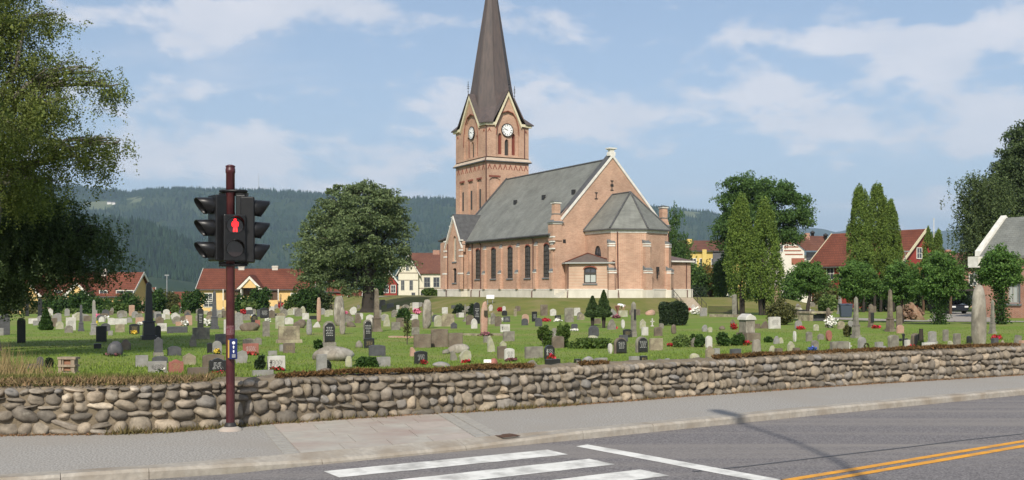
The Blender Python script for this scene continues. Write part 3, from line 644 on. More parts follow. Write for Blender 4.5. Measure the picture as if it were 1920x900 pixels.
# roof
ov = .45; sl_r = (RZ-EV)/(W_/2)
m = MB()
for sgn in (0, 1):
    f = (lambda u: u) if not sgn else (lambda u: W_-u)
    m.ext([(f(-ov), .45, EV-ov*sl_r), (f(W_/2), .45, RZ), (f(W_/2), .45, RZ-.22), (f(-ov), .45, EV-ov*sl_r-.22)], (0, LN-.1, 0))
nr = m.build('nave_roof', SLATE, ch)
m = MB(); m.tube([(W_/2, .4, RZ+.03), (W_/2, LN, RZ+.03)], .13, 6); m.build('ridge_cap', LEAD, nr)
m = MB()
for v, f in ((2.6, .55), (9.6, .54), (16.9, .53)):
    u = W_/2*f*1.0; z = EV+u*sl_r
    m.ext([(u-.35, v-.3, z-.37+.08), (u-.05, v-.3, z+.28), (u-.35, v-.3, z+.28)], (0, .6, 0))
for q_ in (0,): pass
sk = m.build('roof_vent', DETAIL, nr)
# west edge of roof: raised dark flashing
m = MB(); m.ext([(-.4, LN-.35, EV-.2), (W_/2, LN-.35, RZ+.25), (W_/2, LN-.35, RZ-.1), (-.4, LN-.35, EV-.6)], (0, .35, 0)); m.build('west_verge', LEAD, nr)
# gutter + grey fascia
m = MB(); m.tube([(-ov-.07, .4, EV-ov*sl_r-.02), (-ov-.07, 22.9, EV-ov*sl_r-.02)], .12, 8); m.build('gutter', LEAD, nr)
pbox('fascia', mat('grey_fascia', (.30, .33, .30), rough=.7), -.09, .0, .62, 22.9, 7.0, 7.45)
for v in (4.9, 18.9):
    m = MB(); m.tube([(-.35, v, 7.2), (-.12, v, 6.8), (-.12, v, .9), (-.28, v, .7), (-.28, v, -.1)], .06, 6); m.build('downpipe', PIPE, ch)
# gable coping: dark lead strip behind a white trim
for sgn in (0, 1):
    f = (lambda u: u) if not sgn else (lambda u: W_-u)
    m = MB(); a0, z0 = .75, EV+.75*sl_r+.35; a1, z1 = W_/2, RZ+.42
    m.ext([(f(a0), -.02, z0), (f(a1), -.02, z1), (f(a1), -.02, z1+.16), (f(a0), -.02, z0+.16)], (0, 1.25, 0)); cp = m.build('gable_coping', LEAD, ch)
    m = MB(); m.ext([(f(a0-.05), -.12, z0-.26), (f(a1), -.12, z1-.28), (f(a1), -.12, z1+.13), (f(a0-.05), -.12, z0+.13)], (0, .1, 0)); m.build('white_trim', CREAM if 0 else WHITE, cp)
# filler brick under the coping
m = MB(); m.ext([(.3, .03, EV+.2), (W_/2, .03, RZ-.2), (W_-.3, .03, EV+.2), (W_-.3, .03, EV+.75), (W_-.75, .03, EV+.75*sl_r+.34), (W_/2, .03, RZ+.43), (.75, .03, EV+.75*sl_r+.34), (.3, .03, EV+.75)], (0, .44, 0)); m.build('gable_parapet', BRICK, ch)
# apex block
m = MB(); m.frust(W_/2, .25, RZ+.35, RZ+.8, .42, .3, .42, .3); m.frust(W_/2, .25, RZ+.8, RZ+1.05, .28, .24, .3, .26); m.frust(W_/2, .25, RZ+1.05, RZ+1.16, .3, .26, .5, .38); m.box(W_/2-.55, W_/2+.55, -.15, .65, RZ+1.16, RZ+1.3); m.build('gable_finial', WHITE, ch)
# pinnacles
for u in (.32, W_-.32):
    m = MB(); m.box(u-.62, u+.55, -.12, 1.0, EV-1.2, EV+.9); m.box(u-.32, u+.42, -.02, .66, EV+1.35, 10.9); m.frust(u+.05, .32, EV+.9, EV+1.8, .58, .5, .37, .34); m.frust(u+.05, .32, 10.0, 10.35, .36, .34, .4, .38)
    p = m.build('pinnacle', BRICK, ch)
    m = MB(); m.box(u-.68, u+.6, -.2, 1.05, EV+.68, EV+.86); m.box(u-.42, u+.52, -.12, .76, 10.8, 11.0); m.build('white_band', WHITE, p)
    m = MB(); m.frust(u+.0, .4, EV+.86, EV+1.25, .82, .72, .4, .36); m.frust(u+.05, .32, 11.0, 11.18, .56, .52, .05, .05); m.box(u-.36, u+.46, -.06, .7, 9.55, 9.66); m.build('slate_cap', SILL, p)
    # stepped white quoins on corner
m = MB()
for z in (6.35, 6.9, 5.55): m.box(-.36, -.02, -.16, .7, z, z+.16)
m.build('white_quoin', WHITE, ch)
m = MB()
for (u, z, h) in ((7.8, 12.6, 1.2), (5.6, 11.5, .8), (10.1, 11.5, .8)):
    m.box(u-.05, u+.05, -.05, 0, z, z+h); m.box(u-.2, u+.2, -.06, 0, z, z+.1); m.box(u-.2, u+.2, -.06, 0, z+h-.1, z+h)
m.box(7.6, 8.0, -.06, 0, 13.1, 13.35); m.box(1.1, 1.45, -.05, 0, 6.3, 6.7)
m.build('wall_anchor', DETAIL, ch)
# ---- apse
AP = [(4.15, 0), (4.15, -5.35), (7.86, -6.85), (11.57, -5.75), (11.57, 0)]
AE = [(3.85, 0), (3.85, -5.6), (7.86, -7.2), (11.87, -6.0), (11.87, 0)]
AH = 7.35
mb = MB()
for i in range(4):
    a, b = Vector((*AP[i], 0)), Vector((*AP[i+1], 0)); d = (b-a); l = d.length; d.normalize(); n_ = Vector((d.y, -d.x, 0))
    if n_.dot(a+b-Vector((15.7, -6, 0))) < 0: n_ = -n_
    hl = [holeshape(2.6, 4.0, 5.95, 1.5, 'pt')] if i == 0 else []
    wallpanel(mb, a, d, n_, [(0, .9), (l, .9), (l, AH+.2), (0, AH+.2)], hl, .35)
    if i == 0: window(ch, a, d, n_, hl[0], .14, .1, 1, 1, DARKW, GLASS, SILL)
mb.build('apse_wall', BRICK, ch)
def ring(poly, cx, cy, s_): return [(cx+(p[0]-cx)*s_, cy+(p[1]-cy)*s_) for p in poly]
m = MB(); m.prism([(x, y) for x, y in ring(AP, 7.86, -2.5, 1.045)], -1.2, .9); m.build('apse_plinth', PLINTH, ch)
m = MB(); m.prism([(x, y) for x, y in ring(AP, 7.86, -2.5, 1.055)], .9, 1.0); m.build('apse_plinth_coping', WHITE, ch)
m = MB(); m.prism([(x, y) for x, y in ring(AP, 7.86, -2.5, 1.02)], AH-.05, AH+.3); m.build('apse_frieze', WHITE, ch)
m = MB(); pk = (7.86, -3.75, 12.1); r0 = (7.86, .02, 12.1); e = [(x, y, AH+.42) for x, y in AE]
m.add([e[0], e[1], e[2], e[3], e[4], pk, r0], [(0, 1, 5, 6), (1, 2, 5), (2, 3, 5), (3, 4, 6, 5), (0, 6, 4), (0, 1, 2, 3, 4)]); ar = m.build('apse_roof', SLATE, ch)
m = MB()
for i in (1, 2, 3): m.tube([(e[i][0], e[i][1], e[i][2]+.05), (pk[0], pk[1], pk[2]+.05)], .11, 6)
m.tube([(r0[0], r0[1], r0[2]+.04), (pk[0], pk[1], pk[2]+.04)], .1, 6); m.tube([(3.85, -.06, AH+.5), (7.86, -.06, 12.17)], .09, 6); m.tube([(11.87, -.06, AH+.5), (7.86, -.06, 12.17)], .09, 6)
m.build('hip_cap', LEAD, ar)
m = MB(); m.prism([(x, y) for x, y in ring(AE, 7.86, -2.5, 1.012)], AH+.27, AH+.42); m.build('gutter', LEAD, ar)
for i, (u, v) in enumerate(((4.15, -5.35), (7.86, -6.85), (11.57, -5.75))):
    dx, dy = ((-.25, -.95), (.05, -1), (.55, -.85))[i]; l = math.hypot(dx, dy); dx /= l; dy /= l; px_, py_ = -dy, dx
    def ob(m, o0, o1, hw, z0, z1, z1b=None):
        vs = []
        for z, zz2 in ((z0, z0), (z1, z1 if z1b is None else z1b)):
            for (o, w2, zq) in ((o0, -hw, z), (o1, -hw, zz2), (o1, hw, zz2), (o0, hw, z)): vs.append((u+dx*o+px_*w2, v+dy*o+py_*w2, zq))
        m.add(vs, [(0, 3, 2, 1), (4, 5, 6, 7), (0, 1, 5, 4), (1, 2, 6, 5), (2, 3, 7, 6), (3, 0, 4, 7)])
    m = MB(); ob(m, -.3, .62, .42, -.2, 3.0); ob(m, -.3, .35, .36, 3.0, 6.1); b = m.build('buttress', BRICK, ch)
    m = MB(); ob(m, -.3, .72, .5, -1.2, .9); m.build('buttress_foot', PLINTH, b)
    m = MB(); ob(m, .1, .67, .46, 2.75, 2.9); ob(m, .1, .65, .45, 3.0, 3.12); ob(m, -.1, .4, .4, 5.75, 5.9); ob(m, -.1, .4, .4, 6.0, 6.15); m.build('white_band', WHITE, b)
    m = MB(); ob(m, .0, .7, .47, 3.12, 3.62, 3.14); ob(m, -.2, .42, .42, 6.15, 6.55, 6.17); m.build('slate_weathering', SILL, b)
m = MB(); m.tube([(4.75, -5.75, 7.4), (4.85, -5.75, 1.0), (4.85, -5.95, -.2)], .065, 6); m.build('downpipe', PIPE, ch)
m = MB(); m.tube([(11.95, -5.5, 7.4), (12.0, -5.6, 1.0)], .065, 6); m.build('downpipe', PIPE, ch)
# lantern on the apse wall
m = MB(); m.box(9.6, 9.85, -6.62, -6.36, 3.0, 3.5); m.box(9.68, 9.76, -6.5, -6.3, 2.2, 3.0); m.build('wall_lamp', DETAIL, ch)
# ---- porch on the corner between nave and apse
PP = [(1.35, -.05), (.57, -2.0), (4.18, -5.62), (4.18, -.05)]
mb = MB(); PH = 3.85
for i in range(2):
    a, b = Vector((*PP[i], 0)), Vector((*PP[i+1], 0)); d = b-a; l = d.length; d.normalize(); n_ = Vector((d.y, -d.x, 0)); n_ = n_ if n_.dot(Vector((-1, -1, 0))) > 0 else -n_
    hl = [holeshape(l*.5, 1.65, 3.45, 1.45, 'seg')] if i == 1 else []
    wallpanel(mb, a, d, n_, [(0, .9), (l, .9), (l, PH+.1), (0, PH+.1)], hl, .3)
    if hl:
        window(ch, a, d, n_, holeshape(l*.5, 2.75, 3.45, 1.45, 'seg'), .2, .12, 1, 0, DARKW, GLASS)
        window(ch, a, d, n_, holeshape(l*.5, 1.65, 2.75, 1.45, 'rect'), .2, .12, 1, 0, DARKW, CURT, SILL)
        m = MB(); m.ext([tuple(a+d*(l*.5+.85*math.cos(t))+n_*.03+Vector((0, 0, 3.2+.42*math.sin(t)))) for t in [k*math.pi/6 for k in range(7)]]+[tuple(a+d*(l*.5+.72*math.cos(t))+n_*.03+Vector((0, 0, 3.2+.27*math.sin(t)))) for t in [k*math.pi/6 for k in range(6, -1, -1)]], -n_*.04); m.build('brick_arch', BRICKR, ch)
mb.add([(4.18, -5.62, .9), (4.18, -5.3, .9), (4.18, -5.3, PH), (4.18, -5.62, PH)], [(0, 1, 2, 3)])
mb.build('porch_wall', BRICK, ch)
m = MB(); q = [(1.3, 0), (.4, -2.02), (4.2, -5.85), (4.4, -.0)]; m.prism(q, -1.2, .9); m.build('porch_plinth', PLINTH, ch)
m = MB(); q = [(1.28, 0), (.36, -2.03), (4.2, -5.9), (4.42, 0)]; m.prism(q, .9, .99); m.build('porch_plinth_coping', WHITE, ch)
m = MB(); q = [(.95, 0), (.15, -2.15), (4.2, -6.05), (4.4, 0)]; top = (3.7, -1.2, PH+1.25)
m.add([(x, y, PH+.15) for x, y in q]+[top], [(0, 1, 4), (1, 2, 4), (2, 3, 4), (3, 0, 4), (0, 1, 2, 3)]); pr = m.build('porch_roof', mat('porch_slate', (.14, .115, .10), (.10, .085, .075), scale=3, rough=.7), ch)
m = MB(); m.tube([(q[1][0], q[1][1], PH+.2), (top[0], top[1], top[2]+.03)], .07, 6); m.tube([(q[2][0], q[2][1], PH+.2), (top[0], top[1], top[2]+.03)], .07, 6); m.build('hip_tile', TILE, pr)
m = MB(); m.prism([(.9, 0), (.1, -2.17), (4.2, -6.12), (4.42, 0)], PH-.0, PH+.149); m.build('eaves_board', mat('grey_eaves', (.33, .34, .32), rough=.6), pr)
m = MB(); m.tube([(.5, -2.2, PH), (.5, -2.15, PH-.3), (.52, -2.1, .9), (.35, -2.2, -.1)], .05, 6); m.build('downpipe', PIPE, ch)
m = MB(); m.tube([(4.25, -6.0, PH), (4.3, -6.0, -.3)], .06, 6); m.build('downpipe', PIPE, ch)
m = MB()
for i in range(5): m.box(-.55+.0, 1.0, -1.75+i*.0, -.2, -.9+i*.0, .1+i*.0) if i == 0 else m.box(-.55+i*.28, 1.2, -1.7, -.25, .1+(i-1)*.2, .1+i*.2)
m.build('porch_steps', PLINTH, ch)
# ---- annex on the right
mb = MB(); wallpanel(mb, (11.5, -2, 0), (1, 0, 0), (0, -1, 0), [(0, .9), (6.3, .9), (6.3, 4.25), (0, 4.25)], (), .3); wallpanel(mb, (17.8, -2, 0), (0, 1, 0), (1, 0, 0), [(0, .9), (6, .9), (6, 4.25), (0, 4.25)], (), .3); mb.build('annex_wall', BRICK, ch)
pbox('annex_plinth', PLINTH, 11.4, 17.98, -2.18, 4.1, -1.4, .9); pbox('annex_plinth_coping', WHITE, 11.4, 18.02, -2.22, 4.1, .9, 1.0)
m = MB(); m.add([(11.3, -2.35, 4.4), (18.15, -2.35, 4.4), (18.15, 4.2, 4.4), (11.3, 4.2, 4.4), (13.9, 1, 5.55), (11.5, 1, 5.55)], [(0, 1, 4, 5), (1, 2, 4), (2, 3, 5, 4), (0, 5, 3), (0, 1, 2, 3)]); an = m.build('annex_roof', mat('annex_roof_slate', (.15, .105, .095), (.12, .09, .085), scale=3, rough=.7), ch)
m = MB(); m.box(11.3, 18.17, -2.4, 4.2, 4.22, 4.39); m.build('eaves_board', WHITE, an)
m = MB(); m.tube([(17.1, -2.12, 4.2), (17.1, -2.12, 1.0), (17.1, -2.28, .8), (17.1, -2.28, -.2)], .06, 6); m.build('downpipe', PIPE, ch)
# ---- stair transept with small gable on the left side
TU = -.9
mb = MB(); ga = [(-27.6, .9), (-22.9, .9), (-22.9, 7.4), (-25.2, 11.0), (-27.6, 7.4)]
wallpanel(mb, (TU, 0, 0), (0, -1, 0), (-1, 0, 0), ga, [holeshape(-25.2, 4.75, 8.2, 1.15, 'pt'), holeshape(-25.2, 1.9, 3.85, 1.2, 'seg')], .35)
mb.box(TU, 0, 22.9, 22.95, .9, 7.4); mb.box(TU, 3.5, 27.55, 27.6, .9, 7.4)
mb.box(-.75, 3, 27.6, 30.2, .9, 7.5)
mb.build('transept_wall', BRICK, ch)
window(ch, (TU, 0, 0), (0, -1, 0), (-1, 0, 0), holeshape(-25.2, 4.75, 8.2, 1.15, 'pt'), .3, .12, 2, 1, mat('pale_tracery', (.55, .50, .40), rough=.7), GLASS, SILL)
window(ch, (TU, 0, 0), (0, -1, 0), (-1, 0, 0), holeshape(-25.2, 1.9, 3.85, 1.2, 'seg'), .3, .1, 2, 2, DARKW, GLASS, SILL)
m = MB(); m.box(-1.1, 3.2, 22.75, 30.4, -1.2, .9); m.build('transept_plinth', PLINTH, ch); pbox('transept_plinth_coping', WHITE, -1.14, 3.2, 22.7, 30.45, .9, 1.0)
m = MB(); rg = 11.15; m.add([(TU-.25, 22.45, 6.95), (TU-.25, 25.2, rg), (TU-.25, 28.0, 6.95), (3.2, 22.45, 6.95), (3.2, 25.2, rg), (3.2, 28.0, 6.95)], [(0, 1, 4, 3), (1, 2, 5, 4)]); tr = m.build('transept_roof', LEAD, ch)
m = MB()
for a_, b_ in (((22.5, 6.85), (25.2, 10.95)), ((27.95, 6.85), (25.2, 10.95))): m.ext([(TU-.3, a_[0], a_[1]-.05), (TU-.3, b_[0], b_[1]-.05), (TU-.3, b_[0], b_[1]-.42), (TU-.3, a_[0], a_[1]-.42)], (.28, 0, 0))
m.build('white_trim', WHITE, tr)
m = MB(); m.ext([(-1.0, 27.5, 8.0), (-1.0, 30.5, 7.6), (3, 30.5, 7.6), (3, 27.5, 8.6)], (0, 0, .2)); m.build('lean_to_roof', LEAD, tr)
for v in (22.8, 27.7):
    m = MB(); m.box(-1.2, TU, v-.3, v+.3, 1.0, 6.0); m.box(-1.35, TU, v-.33, v+.33, 1.0, 3.0); m.box(-1.05, TU+.3, v-.3, v+.3, 6.0, 7.4); b = m.build('buttress', BRICK, ch)
    m = MB(); 
    for z in (3.0, 5.3, 6.1, 7.4): m.box(-1.4 if z < 4 else -1.25, TU, v-.37, v+.37, z, z+.2)
    m.build('white_band', WHITE, b)
for v in (21.4, 27.2):
    m = MB(); m.tube([(-.12 if v < 22 else -1.02, v, 7.2), (-.12 if v < 22 else -1.02, v, 1.0), (-1.25 if v > 22 else -.3, v, .7), (-1.25 if v > 22 else -.3, v, -.2)], .06, 6); m.build('downpipe', PIPE, ch)
# ---- tower
T0, T1, S0, S1 = 4.8, 11.5, 27.0, 37.0; TM, SM = (T0+T1)/2, (S0+S1)/2
def face(mb, side, z0, z1, holes, dep=.35, mi=0):
    if side == 'e': wallpanel(mb, (T0, S0, 0), (1, 0, 0), (0, -1, 0), [(0, z0), (T1-T0, z0), (T1-T0, z1), (0, z1)], holes, dep, mi)
    if side == 'n': wallpanel(mb, (T0, S0, 0), (0, 1, 0), (-1, 0, 0), [(0, z0), (S1-S0, z0), (S1-S0, z1), (0, z1)], holes, dep, mi)
mb = MB(); we, wn = T1-T0, S1-S0
# lower stage: left face niches with slits
nich = [[(c-.72, 11.0), (c+.72, 11.0), (c+.72, 16.2), (c+.4, 16.45), (c, 16.55), (c-.4, 16.45), (c-.72, 16.2)] for c in (2.2, 5.0, 7.8)]
face(mb, 'n', .9, 18.95, nich, .16)
face(mb, 'e', 9, 18.95, [[(c-.85, 10.4), (c+.85, 10.4), (c+.85, 16.3), (c+.4, 16.6), (c, 16.7), (c-.4, 16.6), (c-.85, 16.3)] for c in (1.3, 5.4)], .16)
mb.box(T1, T1+.01, S0, S1, 9, 24.1); mb.box(T0, T1, S1, S1+.01, .9, 24.1)
mb.add([(T0+.16, S0+.16, 9), (T0+.16, S1, 9), (T0+.16, S1, 18.9), (T0+.16, S0+.16, 18.9)], [(0, 1, 2, 3)])
mb.add([(T0+.16, S0+.16, 9), (T1, S0+.16, 9), (T1, S0+.16, 18.9), (T0+.16, S0+.16, 18.9)], [(0, 1, 2, 3)])
tw = mb.build('tower_wall', BRICK, ch)
m = MB()
for c in (2.2, 5.0, 7.8): m.box(T0+.1, T0+.17, S0+c-.2, S0+c+.2, 12.4, 15.1)
m.build('tower_slit', DARKW, ch)
m = MB()
for c in (2.2, 5.0, 7.8): m.box(T0-.08, T0+.1, S0+c-.8, S0+c+.8, 16.45, 16.7)
for c in (1.3, 5.4): m.box(T0+c-.9, T0+c+.9, S0-.06, S0+.1, 16.65, 16.9)
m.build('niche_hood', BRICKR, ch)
# little corbel arches below the string course
m = MB()
for k in range(7):
    c = S0+.9+k*1.36
    for s2 in (-.28, .28): m.ext([(T0-.05, c, 18.3), (T0-.05, c+s2, 17.7), (T0-.05, c+s2*1.45, 17.7), (T0-.05, c, 18.55)], (.07, 0, 0))
for k in range(8):
    c = T0+.5+k*.82
    for s2 in (-.22, .22): m.ext([(c, S0-.05, 18.3), (c+s2, S0-.05, 17.75), (c+s2*1.5, S0-.05, 17.75), (c, S0-.05, 18.55)], (0, .07, 0))
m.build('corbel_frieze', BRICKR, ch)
m = MB(); m.box(T0-.35, T1+.35, S0-.35, S1+.35, 18.8, 18.95); m.build('string_course', LEAD, ch)
m = MB(); m.frust(TM, SM, 18.95, 19.36, we/2+.33, wn/2+.33, we/2+.05, wn/2+.05); m.build('string_course_top', mat('stone_band', (.50, .42, .33), (.40, .32, .25), scale=1.5, rough=.8), ch)
# belfry stage with deep pointed recess, clock and three lancets on two faces
bz0, bz1 = 19.5, 24.2; mb = MB()
def gablewall(p0, du, nrm, L, apex, lower, rec):
    o = [(0, bz0), (L, bz0), (L, lower), (L-L*.19, lower+.1), (L/2, apex), (L*.19, lower+.1), (0, lower)]
    r = holeshape(L/2, bz0+.25, 26.0, rec, 'pt'); wallpanel(mb, p0, du, nrm, o, [r], .3)
    p0 = Vector(p0); du = Vector(du); nrm = Vector(nrm); 
    lan = [holeshape(L/2-rec*.31, bz0+.4, 22.9, rec*.17, 'pt'), holeshape(L/2, bz0+.3, 22.1, rec*.19, 'pt'), holeshape(L/2+rec*.31, bz0+.4, 22.9, rec*.17, 'pt')]
    wallpanel(mb, p0-nrm*.3, du, nrm, r, lan, .3)
    for k, h in enumerate(lan):
        g_ = MB(); g_.add([p0-nrm*.55+du*q[0]+Vector((0, 0, q[1])) for q in h], [tuple(range(len(h)))]); g_.build('louvre', [mat('red_louvre', (.17, .045, .03), rough=.7), DARKW][k == 1], ch)
    # clock
    cc = p0-nrm*.2+du*(L/2)+Vector((0, 0, 23.35)); r0 = .86
    def disc(rad, off, z=0): return [cc+nrm*off+du*(rad*math.cos(t*math.pi/16))+Vector((0, 0, rad*math.sin(t*math.pi/16))) for t in range(32)]
    c_ = MB(); c_.ext(disc(r0, 0), nrm*.1); ck_ = c_.build('clock_face', mat('clock_white', (.82, .82, .80), rough=.4), ch)
    c_ = MB(); a_, b_ = disc(r0+.08, .02), disc(r0-.03, .02)
    c_.add(a_+b_+[p+nrm*.12 for p in a_]+[p+nrm*.12 for p in b_], [(i, (i+1) % 32, 32+(i+1) % 32, 32+i) for i in range(32)]+[(64+i, 64+(i+1) % 32, 96+(i+1) % 32, 96+i) for i in range(32)]+[(i, (i+1) % 32, 64+(i+1) % 32, 64+i) for i in range(32)]); c_.build('clock_rim', DETAIL, ck_)
    num = ['XII', 'I', 'II', 'III', 'IIII', 'V', 'VI', 'VII', 'VIII', 'IX', 'X', 'XI']; c_ = MB()
    def stroke(a, b, wd, off): 
        d = (b-a).normalized(); s_ = d.cross(nrm)*wd/2; c_.add([a+s_+nrm*off, b+s_+nrm*off, b-s_+nrm*off, a-s_+nrm*off], [(0, 1, 2, 3)])
    up = Vector((0, 0, 1)); rt = du if True else du
    # rt must point right as seen from outside
    if du.cross(up).dot(nrm) < 0: rt = -du
    for hh in range(12):
        th = hh*math.pi/6; rad = up*math.cos(th)+rt*math.sin(th); tg = rt*math.cos(th)-up*math.sin(th); s_ = num[hh]
        wds = {'I': .05, 'V': .11, 'X': .11}; tot = sum(wds[x] for x in s_); pos = -tot/2; ctr = cc+rad*r0*.76
        for x in s_:
            q0 = ctr+tg*(pos+wds[x]/2); hl_ = .12
            if x == 'I': stroke(q0-rad*hl_, q0+rad*hl_, .035, .104)
            if x == 'V': stroke(q0-rad*hl_, q0+rad*hl_-tg*.045, .035, .104); stroke(q0-rad*hl_, q0+rad*hl_+tg*.045, .025, .105)
            if x == 'X': stroke(q0-rad*hl_-tg*.045, q0+rad*hl_+tg*.045, .03, .104); stroke(q0-rad*hl_+tg*.045, q0+rad*hl_-tg*.045, .025, .105)
            pos += wds[x]
    c_.build('numerals', DETAIL, ck_)
    for nm, hr, ln_, wd in (('hour_hand', 9.8/12, .42, .09), ('minute_hand', 48/60, .62, .06)):
        c_ = MB(); th = hr*2*math.pi; rad = up*math.cos(th)+rt*math.sin(th); stroke(cc-rad*.12, cc+rad*ln_, wd, .11 if nm[0] == 'h' else .115); c_.build(nm, DETAIL, ck_)
gablewall((T0, S0, 0), (1, 0, 0), (0, -1, 0), we, 28.55, 24.15, 3.5)
gablewall((T0, S0, 0), (0, 1, 0), (-1, 0, 0), wn, 28.55, 24.15, 4.6)
gw = [(0, bz0), (we, bz0), (we, 24.15), (we/2, 28.5), (0, 24.15)]
mb.add([(T0+q[0], S1, q[1]) for q in gw], [tuple(range(5))]); gw = [(0, bz0), (wn, bz0), (wn, 24.15), (wn/2, 28.5), (0, 24.15)]; mb.add([(T1, S0+q[0], q[1]) for q in gw], [tuple(range(5))])
mb.build('belfry_wall', BRICK, ch)
m = MB()   # dark brick hoods, corner blind niches
for (p0, du, nrm, L, rec) in (((T0, S0, 0), (1, 0, 0), (0, -1, 0), we, 3.5), ((T0, S0, 0), (0, 1, 0), (-1, 0, 0), wn, 4.6)):
    p0 = Vector(p0); du = Vector(du); nrm = Vector(nrm); o = holeshape(L/2, bz0+.25, 26.0+.1, rec+.2, 'pt')[2:]; i_ = holeshape(L/2, bz0+.25, 25.98, rec, 'pt')[2:]
    for k in range(len(o)-1): m.ext([p0+du*q[0]+Vector((0, 0, q[1]))+nrm*.06 for q in (o[k], o[k+1], i_[k+1], i_[k])], -nrm*.08)
    for s_ in (.07, .93):
        for q in (0,): m.ext([p0+du*(L*s_-.3)+Vector((0, 0, 22.9))+nrm*.05, p0+du*(L*s_)+Vector((0, 0, 23.5))+nrm*.05, p0+du*(L*s_+.3)+Vector((0, 0, 22.9))+nrm*.05, p0+du*(L*s_)+Vector((0, 0, 23.2))+nrm*.05], -nrm*.07)
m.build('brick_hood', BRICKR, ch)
# cream rake trim
m = MB()
for (p0, du, nrm, L) in (((T0, S0, 0), (1, 0, 0), (0, -1, 0), we), ((T0, S0, 0), (0, 1, 0), (-1, 0, 0), wn), ((T1, S0, 0), (0, 1, 0), (1, 0, 0), wn), ((T0, S1, 0), (1, 0, 0), (0, 1, 0), we)):
    p0 = Vector(p0); du = Vector(du); nrm = Vector(nrm); pts = [(-.35, 24.2), (L*.19, 24.3), (L/2, 28.75), (L*.81, 24.3), (L+.35, 24.2)]
    for a, b in zip(pts[:-1], pts[1:]):
        st = .62 if abs(a[1]-b[1]) > 1 else .38
        P3 = lambda q, dz, o: p0+du*q[0]+Vector((0, 0, q[1]+dz))+nrm*o
        m.ext([P3(a, 0, .3), P3(b, 0, .3), P3(b, -st, .3), P3(a, -st, .3)], -nrm*.32)
        if st > .5: pass
m.build('cream_rake_trim', CREAM, ch)
# broach roof with four gables, then the octagonal spire
apz = 28.95; er = 24.35; m = MB(); ex_ = .55
cn = [(T0-ex_, S0-ex_), (T1+ex_, S0-ex_), (T1+ex_, S1+ex_), (T0-ex_, S1+ex_)]
c0 = (TM, SM)
gab = [(TM, S0-.4), (T1+.4, SM), (TM, S1+.4), (T0-.4, SM)]
vs = [(x, y, er-.15) for x, y in cn] + [(x, y, apz) for x, y in gab] + [(TM, SM, apz+4)]
# each corner: roof folds from corner eave up to the two neighbouring gable peaks; valley runs to the spire
q1 = lambda i: vs[4+i]
fl = []
notch = []
for k in range(4):
    a = Vector(vs[k]); gp = Vector(vs[4+(k-1) % 4]); gn = Vector(vs[4+k]);
    # inner points of the gable ridges at the spire
    ip = Vector((TM+(gp.x-TM)*.45, SM+(gp.y-SM)*.45, apz)); inx = Vector((TM+(gn.x-TM)*.45, SM+(gn.y-SM)*.45, apz))
    # foot of the rake on each side of the corner
    Ld = (wn, we)[k % 2] if 0 else None
    def foot(g_, c): return Vector((c.x+(g_.x-c.x)*.34, c.y+(g_.y-c.y)*.34, er))
    fp, fn = foot(gp, a), foot(gn, a); mid_ = (a+Vector((TM, SM, er)))/2; core = Vector((a.x+(TM-a.x)*.30, a.y+(SM-a.y)*.30, er+1.2))
    m.add([a, fp, core, fn], [(0, 1, 2, 3)])
    m.add([fp, gp, ip, core], [(0, 1, 2, 3)]); m.add([fn, core, inx, gn], [(0, 1, 2, 3)]); m.add([core, ip, inx], [(0, 1, 2)])
    m.add([a, fp, Vector((fp.x, fp.y, fp.z-.14)), Vector((a.x, a.y, a.z-.14))], [(0, 1, 2, 3)]); m.add([a, fn, Vector((fn.x, fn.y, fn.z-.14)), Vector((a.x, a.y, a.z-.14))], [(0, 1, 2, 3)])
m.build('broach_roof', COPPER, ch)
sp = MB(); c8 = math.cos(math.pi/8); prof = [(26.3, 2.95, 4.3), (28.4, 2.85, 3.4), (30.5, 2.55, 2.85), (33, 2.22, 2.38), (37, 1.65, 1.7), (41.7, .97, .98), (45, .5, .5), (48.2, .06, .06)]
vs = []; 
for z, ru, rv in prof:
    for k in range(8): t = math.pi/8+k*math.pi/4; vs.append((TM+ru/c8*math.cos(t), SM+rv/c8*math.sin(t), z))
sp.add(vs, [(i*8+k, i*8+(k+1) % 8, (i+1)*8+(k+1) % 8, (i+1)*8+k) for i in range(len(prof)-1) for k in range(8)]); spo = sp.build('spire', COPPER, ch)
m = MB()
for k in range(8):
    t = math.pi/8+k*math.pi/4; m.tube([(TM+ru/c8*math.cos(t), SM+rv/c8*math.sin(t), z) for z, ru, rv in prof], .06, 5)
m.build('spire_seam', COPPER, spo)
m = MB(); m.tube([(TM, SM, 48), (TM, SM, 50.5)], .06, 6); m.lathe([(.05, 48.4), (.25, 48.6), (.25, 48.8), (.05, 49)], TM, SM, 8); m.box(TM-.5, TM+.5, SM-.03, SM+.03, 49.7, 49.8); m.build('spire_cross', DETAIL, spo)
for (x, y) in gab:
    m = MB(); m.tube([(x, y, apz-.1), (x, y, apz+1.75)], .035, 5)
    for z, r_ in ((.25, .15), (.75, .2), (1.25, .13)): m.lathe([(.03, apz+z-.06), (r_, apz+z), (.03, apz+z+.06)], x, y, 8)
    m.box(x-.2, x+.2, y-.02, y+.02, apz+1.0, apz+1.06); m.build('gable_finial', DETAIL, ch)
m = MB(); m.tube([(T0-.1, S0-.1, 24.1), (T0-.1, S0-.1, 19.4), (T0-.42, S0-.42, 18.9), (T0-.1, S0-.1, 18.5), (T0-.1, S0-.1, 11)], .07, 6); m.build('downpipe', PIPE, ch)
m = MB(); m.tube([(T1-.7, S0-.08, 24.0), (T1-.7, S0-.08, 19.4)], .06, 6); m.build('downpipe', PIPE, ch)
